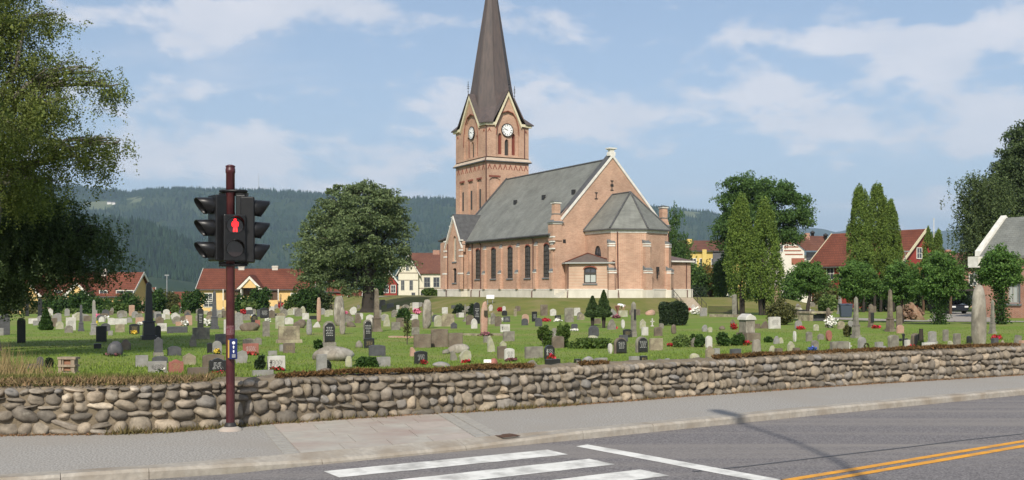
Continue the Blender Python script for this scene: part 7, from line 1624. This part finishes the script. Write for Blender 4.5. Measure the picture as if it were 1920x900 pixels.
G(1020,592,15,21,'flat','brown','tall brown slab on the slope below the nave','')
G(1037,592,13,13,'round','white','white round topped stone right of the tall brown slab')
G(1046,602,13,11,'flat','black','low black stone with white writing and flowers','t')
G(1067,604,19,27,'flat','grey','large streaked grey slab left of the cone conifers')
G(1082,592,13,15,'flat','white','white slab behind the large streaked grey slab')
G(1087,600,12,15,'round','grey','rounded grey stone right of the large grey slab')
G(1091,600,11,12,'round','tan','small tan rounded stone left of the cone conifers')
G(1077,620,13,13,'arch','dgrey','small dark slate headstone with white flowers')
G(1041,635,13,20,'arch','grey','narrow grey headstone between the upright shrubs','t')
G(1046,653,26,23,'arch','brown','brown rounded headstone between the upright shrubs')
G(1113,631,22,20,'round','dgrey','blue grey arched headstone below the cone conifers','d')
G(1112,638,24,9,'rock','lich','pale rock in front of the blue grey arched headstone')
G(1083,683,12,10,'flat','black','small black stone with white cross at the wall','+t')
G(1103,682,30,13,'rock','lgrey','long pale rock at the wall below the juniper')
G(1127,682,25,11,'flat','lgrey','pale square block at the wall, right of the long pale rock')
G(1147,618,20,20,'tri','grey','triangular grey rock with a dark left half')
G(1120,607,15,10,'low','brown','brown block between the cone conifer stems')
G(1163,663,27,30,'round','brown','left of the near twin headstones with black arched plates','pt')
G(1203,661,26,30,'round','grey','right of the near twin headstones with black arched plates','pt')
G(1144,663,10,19,'egg','white','white oval stone hugging the left twin headstone')
G(1230,657,29,23,'flat','tan','streaked tan block right of the twin headstones')
G(1169,641,18,13,'flat','dgrey','grey block behind the left twin headstone')
G(1176,633,18,16,'arch','black','black arched headstone with brown lettering','g')
G(1188,632,11,66,'pillar','grey','slender grey pillar with a dark plaque on the mid lawn')
G(1168,616,10,17,'egg','white','white egg shaped stone on the mid lawn')
G(1205,616,13,18,'peak','lich','pale green pyramid like stone')
G(1209,629,14,16,'flat','white','white slab in front of the pale pyramid stone')
G(1223,612,9,15,'cross','white','small white cross right of the pale pyramid stone')
G(1234,630,18,17,'arch','brown','dark brown arched headstone with pale edge','d')
G(1240,616,10,10,'round','grey','small round grey stone behind the dark brown arched one')
G(1220,591,19,11,'rock','pink','pinkish rock with pale flowers on the slope')
G(1151,594,18,15,'fang','lgrey','pale slanting slab beside the bending person')
G(1168,594,20,12,'low','lich','greenish low slab right of the bending person')
G(1184,591,9,10,'flat','brown','dark brown slab left of the slender pillar top')
G(1196,591,10,11,'flat','brown','brown slab right of the slender pillar top')
G(1263,626,12,19,'menhir','brown','narrow brown rough stone under the square hedge')
G(1265,606,14,9,'low','dgrey','dark planter like stone in front of the square hedge')
G(1189,681,20,13,'flat','lgrey','pale square block at the wall, left of the black one')
G(1206,680,15,13,'flat','black','black block with gold cross at the wall','+g')
G(1250,682,25,10,'wedge','lgrey','pale wedge shaped rock peeping over the wall')
# --- right half
G(1300,585,11,14,'egg','white','white pointed stone at the foot of the church steps')
G(1319,593,16,16,'flat','lgrey','grey square stone right of the white flowers by the steps')
G(1377,592,10,40,'flat','grey','tall dark grey slab at the end of the iron railing')
G(1321,622,12,13,'heart','lgrey','left stone of the small pale leaning pair')
G(1331,623,10,10,'heart','lich','right stone of the small pale leaning pair')
G(1354,618,13,7,'rock','brown','small low brown rock on the lawn')
G(1374,617,10,18,'peak','brown','brown peaked stone beside the wreath')
G(1418,668,22,34,'menhir','rough','tall rough brown block at the wall')
G(1409,669,16,8,'rock','lgrey','pale rock left of the rough brown block')
G(1331,673,17,24,'peak','tan','tan pointed stone, left of the pale thin slab')
G(1343,671,12,18,'flat','lgrey','pale thin slab joined to the tan pointed stone')
G(1329,652,13,22,'round','white','white arched statue like stone near the rose bush')
G(1302,651,15,20,'heart','grey','grey stone between the blossoming bush and rose bush')
G(1303,674,22,11,'rock','lich','greenish rock peeping over the wall')
G(1379,673,22,19,'flat','dgrey','blue grey headstone with blue flowers at the wall')
G(1452,616,27,22,'flat','white','big white slab in front of the olive shrub','d')
G(1434,616,20,14,'wedge','brown','brown rock left of the big white slab')
G(1416,616,22,9,'low','brown','long low brown stone left of the big white slab')
G(1497,617,16,16,'round','lgrey','grey rounded stone with red heart shape')
G(1530,620,12,12,'round','lich','small pale round stone on the right lawn')
G(1517,640,13,18,'arch','grey','narrow grey streaked headstone on the right lawn')
G(1554,639,17,20,'egg','red','red oval stone with white flowers')
G(1539,637,13,11,'round','grey','dull grey stone left of the red oval stone')
G(1490,641,6,20,'egg','white','slim white post like marker on the right lawn')
G(1456,645,13,15,'tri','lgrey','left of two pale pointed rocks')
G(1464,644,10,11,'tri','lich','right of two pale pointed rocks')
G(1448,666,13,18,'tri','lich','yellow green pointed rock beside a brown block at the wall')
G(1460,666,14,13,'flat','brown','brown block at the wall right of the yellow green rock')
G(1483,662,13,22,'peak','lich','tall yellow green pointed stone near the wall')
G(1493,662,12,10,'flat','brown','low brown stone joined to the tall yellow green one')
G(1528,663,13,25,'round','grey','grey stone stack with rounded top near the wall')
G(1574,664,42,24,'low','grey','very wide grey slab near the wall')
G(1561,664,26,14,'rock','grey','low grey rock before the very wide slab')
G(1593,660,10,18,'cross','white','white cross near the wall on the right')
G(1553,613,9,36,'pillar','brown','dark red brown pillar beside the white roses')
G(1577,617,16,15,'round','tan','rounded tan stone right of the white roses')
G(1595,615,12,14,'round','lgrey','pale rounded stone left of the slender grey obelisk')
G(1605,634,16,78,'obelisk','grey','slender grey obelisk in front of a clipped linden')
G(1633,614,10,44,'pillar','brown','grey pillar with dark polished front on the right lawn')
G(1669,622,16,80,'obelisk','brown','tall brown obelisk with stout pedestal on the right lawn')
G(1686,617,13,44,'round','brown','round topped brown stele right of the tall brown obelisk')
G(1688,625,17,16,'round','pink','round pinkish stone at the foot of the brown stele')
G(1675,654,24,26,'arch','grey','wide rounded grey slab near the wall at right','')
G(1616,658,16,26,'round','lgrey','grey arched stone holding a round wreath')
G(1648,657,16,16,'flat','lgrey','pale square stone left of the wide rounded grey slab')
G(1656,660,22,11,'wedge','lgrey','pale slanting rock in front of the pale square stone')
G(1632,660,16,6,'rock','tan','low tan rock behind the mossy wall top')
G(1694,652,16,24,'cross','black','ornate black cross near the wall','o')
G(1703,653,14,16,'flat','white','white stone right of the ornate black cross')
G(1717,653,19,28,'arch','brown','brown arched headstone with dark plate right of the black cross','p')
G(1748,645,19,24,'arch','lgrey','pale arched headstone left of the tall rough stone','b')
G(1742,656,32,14,'low','white','long pale low stone at the wall')
G(1773,640,11,22,'flat','grey','narrow grey slab on the right lawn')
G(1794,652,14,27,'flat','grey','ornate speckled upright stone left of the tallest rough stone')
G(1783,655,12,16,'fang','lich','small pale rock left of the ornate speckled stone')
G(1799,656,12,7,'rock','lich','left of two low pale cobble like stones')
G(1813,656,14,7,'rock','lich','right of two low pale cobble like stones')
G(1817,644,8,14,'round','black','black round stone half hidden behind the tallest rough stone')
G(1836,652,33,128,'menhir','rough','tallest rough standing stone at the right')
G(1861,626,12,64,'obelisk','grey','slim grey obelisk right of the tallest rough stone')
G(1865,649,14,15,'flat','dgrey','dark plaque stone under red flowers at the right')
G(1880,650,11,12,'rock','tan','small tan stone right of the dark plaque')
G(1906,650,11,22,'flat','grey','leaning grey slab near the right edge','l')
G(1916,650,9,12,'flat','pink','pinkish stone at the right edge')
G(1457,578,18,46,'menhir','pink','pinkish brown standing stone behind the olive shrub')
G(1575,589,10,50,'obelisk','lgrey','pale grey obelisk behind the table tomb')
G(1516,588,7,24,'pillar','tan','tan post like stone below the small round linden')
# flowers on graves
for f in ((297,700,18,7,'white','white flowers before the wide pale headstone near the wall'),(408,703,30,6,'red','row of red and pink flowers before the wide glossy black headstone'),(407,665,10,9,'yellow','yellow flowers before the round pale grey headstone'),(470,666,22,5,'red','red flowers before the rose red headstone'),(513,696,9,6,'red','left clump of red flowers before the large white slab'),(525,696,10,6,'red','right clump of red flowers before the large white slab'),(794,684,9,7,'red','red flowers before the black arched headstone with pale edge'),(874,681,12,5,'red','red flowers at the pale squarish stone near the wall'),(1034,676,12,9,'red','red flowers on the glossy black grave with the cross'),(1149,617,11,5,'red','red flowers at the triangular grey rock'),(912,630,16,6,'purple','dark heather at the foot of the pink pillar'),(958,678,17,6,'purple','dark heather before the weathered white headstone'),(1272,610,18,6,'orange','orange flowers under the square hedge'),(1256,650,8,5,'red','small red flower clump left of the blossoming bush'),(1312,646,8,8,'red','bright red roses on the rose bush'),(1279,642,7,6,'pink','pink blooms on the blossoming bush'),(1304,590,14,10,'white','white flowers at the foot of the church steps'),(1293,585,8,5,'red','red flowers left of the white pointed stone'),(1382,674,11,7,'blue','blue flowers before the blue grey headstone'),(1500,618,12,5,'red','red flowers at the grey rounded stone on the right lawn'),(1557,615,17,18,'white','white roses right of the dark red brown pillar'),(1523,664,16,12,'blue','blue flowers around the grey stone stack'),(1642,616,12,5,'red','red flower patch right of the pillar with dark front'),(1868,637,16,7,'red','red flowers above the dark plaque at the right'),(1890,654,14,6,'yellow','yellow flowers behind the wall at the far right'),(1709,656,10,6,'red','red flowers before the white stone by the black cross'),(1399,648,12,8,'red','dark red flowers at the foot of the capped monument'),(347,611,12,8,'white','white flowers left of the slim black stele'),(389,611,13,10,'white','white flowers right of the slim black stele'),(457,590,10,8,'red','red flowers far behind the traffic pole'),(526,578,7,9,'red','red flowers at the rust brown cross'),(783,590,10,10,'pink','mixed pink and white flowers left of the tall rough granite stone'),(1022,603,12,5,'red','red flower patch left of the low black stone'),(1156,597,12,5,'purple','dark heather bed by the bending person'),(214,668,26,6,'purple','dim flowers before the dark boulder memorial'),(938,584,9,6,'red','red flowers left of the small white rounded stone'),(1376,618,8,9,'red','red and white wreath beside the brown peaked stone'),(940,603,6,5,'white','white flowers right of the upright brown slab'),(1077,621,13,3,'white','white flowers before the small dark slate headstone'),(1046,603,12,3,'white','white flowers before the low black stone'),(252,627,8,6,'yellow','yellow flowers before the black arched headstone at left'),(1796,654,20,5,'yellow','yellow flowers between the cobble like stones'),(600,704,8,5,'yellow','yellow flowers at the arched black plaque')): flowers(*f)
# dense far rows: many small pale stones whose shapes one can hardly tell apart
CWL = {'lgrey': 'pale grey', 'white': 'whitish', 'grey': 'mid grey', 'lich': 'lichened', 'tan': 'sandy', 'pink': 'pinkish', 'dgrey': 'dark grey', 'brown': 'brown'}; KWL = {'flat': 'square', 'round': 'round topped', 'arch': 'arched', 'gothic': 'gothic arched', 'peak': 'peaked', 'heart': 'lumpy'}
rr = random.Random(21); kinds = ['flat', 'round', 'arch', 'gothic', 'peak', 'heart', 'flat']; cols = ['lgrey', 'white', 'grey', 'lich', 'tan', 'grey', 'dgrey', 'brown', 'grey', 'lgrey']
regs = [(60, 262, 588, 606, 26, 'small headstone in the dense far rows left of the largest obelisk', 'far rows left of the largest obelisk'), (285, 430, 583, 608, 34, 'small headstone in the dense far rows between largest obelisk and traffic pole', 'far rows left of the traffic pole'), (436, 560, 578, 604, 26, 'small headstone in the dense far rows before the yellow house', 'far rows before the yellow house'), (600, 735, 575, 606, 20, 'small headstone in the far rows around the broad tree', 'far rows around the broad tree'), (735, 900, 572, 604, 16, 'small headstone in the far rows below the cream house', 'far rows below the cream house'), (1465, 1560, 570, 596, 22, 'small pale headstone in the far rows behind the small round linden', 'far rows behind the small round linden'), (1700, 1800, 560, 590, 10, 'small headstone behind the dirt heap and largest linden', 'stones behind the dirt heap'), (1560, 1700, 566, 590, 10, 'small headstone in the shade behind the clipped lindens', 'stones behind the clipped lindens'), (1900, 1990, 600, 645, 5, 'headstone beyond the right edge of the lawn', 'stones at the right edge')]
for x0, x1, y0, y1, n, lb, grp in regs:
    for i in range(n):
        k = rr.choice(kinds); c = rr.choice(cols); yb = rr.uniform(y0, y1); sc_ = (yb-545)/55
        o = grave(rr.uniform(x0, x1), yb, rr.uniform(9, 18)*sc_*1.0, rr.uniform(8, 17)*sc_, k, c, lb, '', group=grp); o['look'] = CWL[c]+' '+KWL[k]
for x0, x1, y0, y1, n, lb, grp in [(60, 430, 590, 612, 8, 'tiny patch of flowers in the dense far rows at left', 'flower patches in the far left rows'), (440, 760, 585, 608, 6, 'tiny patch of flowers in the middle far rows', 'flower patches in the middle far rows')]:
    for i in range(n):
        o = flowers(rr.uniform(x0, x1), rr.uniform(y0, y1), 9, 5, rr.choice(['red', 'white', 'pink', 'yellow', 'white']), lb, 60); o['group'] = grp
# capped monument on the right
loc = ray(1401, 640); s = loc[1]/F; t = thing('capped_monument', 'tall pale monument with a white cap stone on a brown foot', 'monument', loc, R(20))
def pxbox(x0, x1, y0, y1, dep): return ((x0-1401)*s, (x1-1401)*s, -dep, dep, (640-y1)*s, (640-y0)*s)
m = MB(); m.box(*pxbox(1389, 1418, 624, 642, .38)); m.build('foot', SM['brown'], t, bevel=.02); m = MB(); m.box(*pxbox(1391, 1410, 600, 624, .25)); m.build('body', SM['rough'], t, bevel=.02); m = MB(); m.ext([((1388-1401)*s, -.3, 40*s), ((1412-1401)*s, -.3, 40*s), ((1410-1401)*s, -.3, 46*s), ((1399-1401)*s, -.3, 52*s), ((1390-1401)*s, -.3, 46*s)], (0, .6, 0)); m.build('cap', SM['white'], t, bevel=.02)
# plaques
def plate(px, py, w_, h_, d, lb_parent, nm, m_):
    pass
for o in list(C.objects):
    lb = o.get('label', '')
    if lb.startswith('tall tapered pinkish pillar'):
        s = o.location.y/F; m = MB(); m.box(-3.2*s, 3.2*s, -9*s, -6.6*s, 36*s, 46*s); m.build('bronze_plaque', mat('bronze', (.08, .07, .05), rough=.4, metal=.5), o)
    if lb.startswith('slender grey pillar'):
        s = o.location.y/F; m = MB(); m.box(-2*s, 2*s, -5.4*s, -4*s, 33*s, 52*s); m.build('dark_plaque', SM['black'], o)
    if lb.startswith('grey pillar with dark polished'):
        s = o.location.y/F; m = MB(); m.box(-3.6*s, 3.6*s, -4.6*s, -3.2*s, 10*s, 28*s); m.build('polished_front', SM['black'], o)
    if lb.startswith('grey arched stone holding'):
        s = o.location.y/F; m = MB(); m.tube([(5*s*math.cos(k*math.pi/8), -.16, 9*s+5.5*s*math.sin(k*math.pi/8)) for k in range(17)], 1.7*s, 6); m.build('wreath', F_OLIVE, o)
# stone kerb ledges round graves
for (x0, x1, y, hh, lb) in ((867, 899, 629, 4, 'low pale stone border left of the pink pillar'), (917, 947, 629, 4, 'low pale stone border right of the pink pillar'), (728, 775, 633, 3, 'low pinkish stone border by the young sapling'), (1330, 1384, 594, 5, 'low stone border under the iron railing')):
    a = ray(x0, y); b = ray(x1, y+1); m = MB(); dx, dy = b[0]-a[0], b[1]-a[1]; l = math.hypot(dx, dy); n_ = (-dy/l*.3, dx/l*.3); h_ = hh*a[1]/F
    m.add([(a[0], a[1], a[2]-.1), (b[0], b[1], b[2]-.1), (b[0]+n_[0], b[1]+n_[1], b[2]-.1), (a[0]+n_[0], a[1]+n_[1], a[2]-.1), (a[0], a[1], a[2]+h_), (b[0], b[1], b[2]+h_), (b[0]+n_[0], b[1]+n_[1], b[2]+h_), (a[0]+n_[0], a[1]+n_[1], a[2]+h_)], [(0, 3, 2, 1), (4, 5, 6, 7), (0, 1, 5, 4), (1, 2, 6, 5), (2, 3, 7, 6), (3, 0, 4, 7)])
    tag(m.build('stone_border', SM['pink'] if 'pink' in lb and 'pinkish' in lb else SM['tan']), lb, 'stone border')
# iron railing
a = Vector(ray(1328, 590)); b = Vector(ray(1373, 590)); rl = thing('iron_railing', 'low black iron railing right of the church steps', 'railing', a); d_ = b-a; hh = 15*a.y/F; m = MB()
for z in (.25*hh, hh): m.tube([(0, 0, z), (d_.x, d_.y, d_.z+z)], .022, 5)
m.build('rail', DETAIL, rl); m = MB()
for k in range(41): q = d_*(k/40); m.tube([(q.x, q.y, q.z), (q.x, q.y, q.z+hh)], .012, 4)
m.build('bars', DETAIL, rl)
# small white sign on a stake
loc = ray(914, 691); s = loc[1]/F; t = thing('grave_sign', 'blank white board on a short wooden stake near the wall', 'sign', loc, R(3)); m = MB(); m.box(-7*s, 7*s, -.01, .01, 11*s, 17*s); m.build('board', mat('white_board', (.85, .85, .83), rough=.4), t); m = MB(); m.box(-.02, .02, .011, .035, -.1, 14*s); m.build('stake', mat('pale_wood', (.40, .30, .2), rough=.8), t)
# wooden box on the left
WOODB = mat('weathered_wood', (.34, .27, .20), (.24, .19, .14), scale=6, rough=.9, bump=.4, vec=(3, 3, .5)); WOODR = mat('reddish_wood_chips', (.30, .16, .10), (.22, .11, .07), scale=14, rough=.95, bump=.6)
loc = ray(129, 701); s = loc[1]/F; t = thing('wooden_box', 'small weathered wooden box frame with reddish filling near the wall at left', 'wooden box', loc, R(-6)); W2, H2 = 17*s, 32*s
for x in (-W2, W2-.07):
    m = MB(); m.box(x+.0, x+.05, -.06, .06, -.05, H2*.93); m.build('side_board', WOODB, t)
for z in (0, H2*.42, H2*.86):
    m = MB(); m.box(-W2*(1.06 if z > H2*.8 else 1), W2*(1.06 if z > H2*.8 else 1), -.075, .07, z, z+.035); m.build('shelf', WOODB, t)
m = MB(); m.box(-W2+.05, W2-.05, -.03, .05, .05, H2*.84); m.build('filling', WOODR, t); m = MB(); m.box(-W2*.55, -W2*.42, -.058, -.035, .05, H2*.86); m.box(W2*.42, W2*.55, -.058, -.035, .05, H2*.86); m.build('slat', WOODB, t)
# table tomb
loc = ray(1530, 602); s = loc[1]/F; t = thing('table_tomb', 'long stone table tomb with mossy top under the small round linden', 'tomb', loc, R(20)); m = MB(); m.box(-26*s, 26*s, -.6, .9, 14*s, 18*s); m.build('top_slab', SM['tan'], t, bevel=.03); m = MB()
m.box(-24*s, -16*s, -.5, .8, -.2, 14*s); m.box(16*s, 24*s, -.5, .8, -.2, 14*s); m.build('end_block', SM['tan'], t); m = MB(); m.box(-15*s, 15*s, -.2, .5, -.2, 12*s); m.build('core', SM['dgrey'], t); m = MB(); m.box(-28*s, 28*s, .9, 2.2, 4*s, 9*s); m.build('green_slab', mat('mossy_slab', (.20, .22, .11), (.26, .25, .15), scale=4, rough=.95), t); m = MB(); m.box(-26*s, 26*s, 2.3, 2.8, 16*s, 20*s); m.build('back_slab', SM['grey'], t)
# young sapling with stake
loc = ray(763, 646); s = loc[1]/F; t = thing('sapling', 'thin young sapling with few leaves left of the three joined slabs', 'tree', loc); m = MB(); m.tube([(0, 0, -.1), (.02, 0, 24*s), (-.02, 0, 46*s)], [.022, .016, .008], 6)
rs = np.random.RandomState(8)
for k in range(8): z = rs.uniform(14, 40)*s; a = rs.uniform(0, 6.3); m.tube([(0, 0, z), (math.cos(a)*6*s, math.sin(a)*6*s, z+5*s)], [.008, .004], 4)
m.build('trunk', BARK, t); P = rs.normal(size=(260, 3))*np.array([3.5*s, 3.5*s, 9*s])+np.array([0, 0, 30*s]); leafcloud(P, .05, rs, 1.4, 0, F_OLIVE, 'crown', t)
# bending person
loc = ray(1159, 593); s = loc[1]/F
def skinfig(name, verts, edges, radii, m_, parent, sub=2):
    me = bpy.data.meshes.new(name); me.from_pydata(verts, edges, []); me.update(); o = bpy.data.objects.new(name, me); C.objects.link(o); o.parent = parent; me.materials.append(m_)
    md = o.modifiers.new('skin', 'SKIN'); me.skin_vertices.new() if not me.skin_vertices else None
    for i, r_ in enumerate(radii): me.skin_vertices[0].data[i].radius = (r_, r_)
    me.skin_vertices[0].data[0].use_root = True; sb_ = o.modifiers.new('sub', 'SUBSURF'); sb_.levels = sub; sb_.render_levels = sub
    for f in me.polygons: f.use_smooth = True
    return o
SKIN = mat('skin', (.42, .25, .18), rough=.6); SHIRT = mat('white_shirt', (.72, .73, .76), rough=.8); TROU = mat('rust_trousers', (.20, .09, .06), rough=.85)
pe = thing('person', 'person in white shirt and brown trousers bending down over a grave', 'person', loc, R(20))
# x = forward; hips high, back bent over, arms reaching to the grave
hip = (-.10, 0, .88)
body_v = [hip, (.12, 0, .99), (.34, 0, 1.02), (.46, 0, .98), (.56, 0, .93), (.40, .17, .96), (.44, .20, .70), (.48, .16, .46), (.50, .15, .38), (.40, -.17, .96), (.46, -.20, .70), (.52, -.16, .46), (.54, -.15, .38), (-.09, .10, .84), (.02, .12, .46), (-.06, .13, .08), (.10, .14, .04), (-.09, -.10, .84), (-.02, -.12, .46), (-.12, -.13, .08), (.04, -.14, .04)]
body_e = [(0, 1), (1, 2), (2, 3), (3, 4), (2, 5), (5, 6), (6, 7), (7, 8), (2, 9), (9, 10), (10, 11), (11, 12), (0, 13), (13, 14), (14, 15), (15, 16), (0, 17), (17, 18), (18, 19), (19, 20)]
body_r = [.13, .14, .15, .06, .05, .065, .048, .035, .04, .065, .048, .035, .04, .10, .07, .05, .045, .10, .07, .05, .045]
skinfig('body', body_v, body_e, body_r, SKIN, pe)
m = MB(); m.lathe([(.02, -.12), (.075, -.09), (.095, 0), (.085, .08), (.04, .12)], seg=14); hd = m.build('head', SKIN, pe); hd.location = (.62, 0, .90); hd.rotation_euler = (0, R(110), 0)
m = MB(); m.lathe([(.05, -.02), (.103, .0), (.10, .07), (.05, .125)], seg=14); hr = m.build('hair', mat('grey_hair', (.35, .33, .3), rough=.9), pe); hr.location = (.60, 0, .93); hr.rotation_euler = (0, R(70), 0)
skinfig('shirt', [(-.06, 0, .95), (.12, 0, 1.0), (.34, 0, 1.03), (.42, 0, 1.0), (.40, .17, .97), (.43, .20, .80), (.40, -.17, .97), (.44, -.20, .80)], [(0, 1), (1, 2), (2, 3), (2, 4), (4, 5), (2, 6), (6, 7)], [.155, .165, .175, .09, .085, .07, .085, .07], SHIRT, pe)
skinfig('trousers', [(-.10, 0, .88), (-.09, .10, .82), (.02, .12, .46), (-.06, .13, .12), (-.09, -.10, .82), (-.02, -.12, .46), (-.12, -.13, .12)], [(0, 1), (1, 2), (2, 3), (0, 4), (4, 5), (5, 6)], [.155, .12, .088, .07, .12, .088, .07], TROU, pe)
# blades of grass close to the nearest stones are part of lawn_grass; a few worn lawn patches and leaves

# ---------------------------------------------------------------- every far stone gets a label of its own from what stands next to it
CW = {'lgrey': 'pale grey', 'white': 'whitish', 'grey': 'mid grey', 'lich': 'lichened', 'tan': 'sandy', 'pink': 'pinkish', 'dgrey': 'dark grey', 'brown': 'brown', 'black': 'black', 'red': 'reddish'}
KW = {'flat': 'square', 'round': 'round topped', 'arch': 'arched', 'gothic': 'pointed arch', 'peak': 'peaked', 'heart': 'lumpy'}
def pxy(o): p = o.location; return CX+F*p.x/p.y, CY+F*(EYE-p.z)/p.y
def shortname(lb):
    w_ = lb.replace(',', ' ,').split(); r_ = []
    for x in w_:
        if x in (',', 'in', 'on', 'near', 'with', 'left', 'right', 'behind', 'before', 'at', 'of', 'beyond', 'among', 'below', 'above', 'beside', 'just', 'touching', 'leaning', 'joined', 'under', 'peeping', 'hugging', 'between', 'lying', 'rear', 'standing', 'next', 'to', 'set', 'beneath', 'from', 'for', 'and') and len(r_) > 1: break
        r_.append(x)
    return ' '.join(r_)
named = [(pxy(o), shortname(o['label'])) for o in C.objects if o.parent is None and o.get('category') in ('gravestone', 'obelisk', 'pillar', 'standing stone', 'cross', 'shrub') and not o.get('group')]
cnt = {}
for _, s_ in named: cnt[s_] = cnt.get(s_, 0)+1
named = [(p, s_) for p, s_ in named if cnt[s_] == 1 and len(s_.split()) <= 7]
used = set(o['label'] for o in C.objects if o.get('label'))
for o in [q for q in C.objects if q.parent is None and q.get('group') and q.get('label', '').startswith(('small headstone', 'small pale headstone', 'headstone beyond', 'tiny patch'))]:
    p = pxy(o); near = sorted(named, key=lambda n_: (n_[0][0]-p[0])**2+((n_[0][1]-p[1])*1.6)**2)[:14]; fl_ = o['category'] == 'flowers'
    if fl_: nm = 'tiny patch of '+next((k.split('_')[0] for ch_ in o.children for k in [ch_.data.materials[0].name] if ch_.name.startswith('blossom')), 'pale')+' flowers'
    else: nm = 'small '+o['look']+' stone'
    done = False
    for (q, s_) in near:
        dx, dy = p[0]-q[0], p[1]-q[1]
        rel = ('far ' if abs(dx) > 22 else '')+('left of' if dx < 0 else 'right of') if abs(dx) > abs(dy)*1.2 else ('behind' if dy < 0 else 'in front of')
        lb = f'{nm} {rel} the {s_}'
        if lb not in used and 4 <= len(lb.split()) <= 16: o['label'] = lb; used.add(lb); done = True; break
# separate pieces that ended up in one mesh
def split(o):
    bm = bmesh.new(); bm.from_mesh(o.data); bm.verts.ensure_lookup_table(); seen = set(); comps = []
    for v in bm.verts:
        if v.index in seen: continue
        st_ = [v]; comp = set()
        while st_:
            a = st_.pop()
            if a.index in comp: continue
            comp.add(a.index); st_ += [e_.other_vert(a) for e_ in a.link_edges]
        seen |= comp; comps.append(comp)
    if len(comps) > 1 and len(comps) < 60:
        for c in comps[1:]:
            b2 = bm.copy(); b2.verts.ensure_lookup_table(); bmesh.ops.delete(b2, geom=[v for v in b2.verts if v.index not in c], context='VERTS')
            me = bpy.data.meshes.new(o.data.name); b2.to_mesh(me); b2.free()
            for m_ in o.data.materials: me.materials.append(m_)
            n_ = bpy.data.objects.new(o.name.split('.')[0], me); C.objects.link(n_); n_.parent = o.parent; n_.matrix_local = o.matrix_local.copy()
        bm.verts.ensure_lookup_table(); bmesh.ops.delete(bm, geom=[v for v in bm.verts if v.index not in comps[0]], context='VERTS'); bm.to_mesh(o.data)
    bm.free()
for o in list(C.objects):
    if o.type == 'MESH' and o.name.split('.')[0] in ('white_band', 'tower_slit', 'end_block', 'niche_hood', 'white_quoin', 'slate_weathering', 'slat', 'balcony_front', 'roof_vent', 'stand', 'brick_hood', 'corbel_frieze'): split(o)

for o in C.objects:
    if o.get('look'): del o['look']
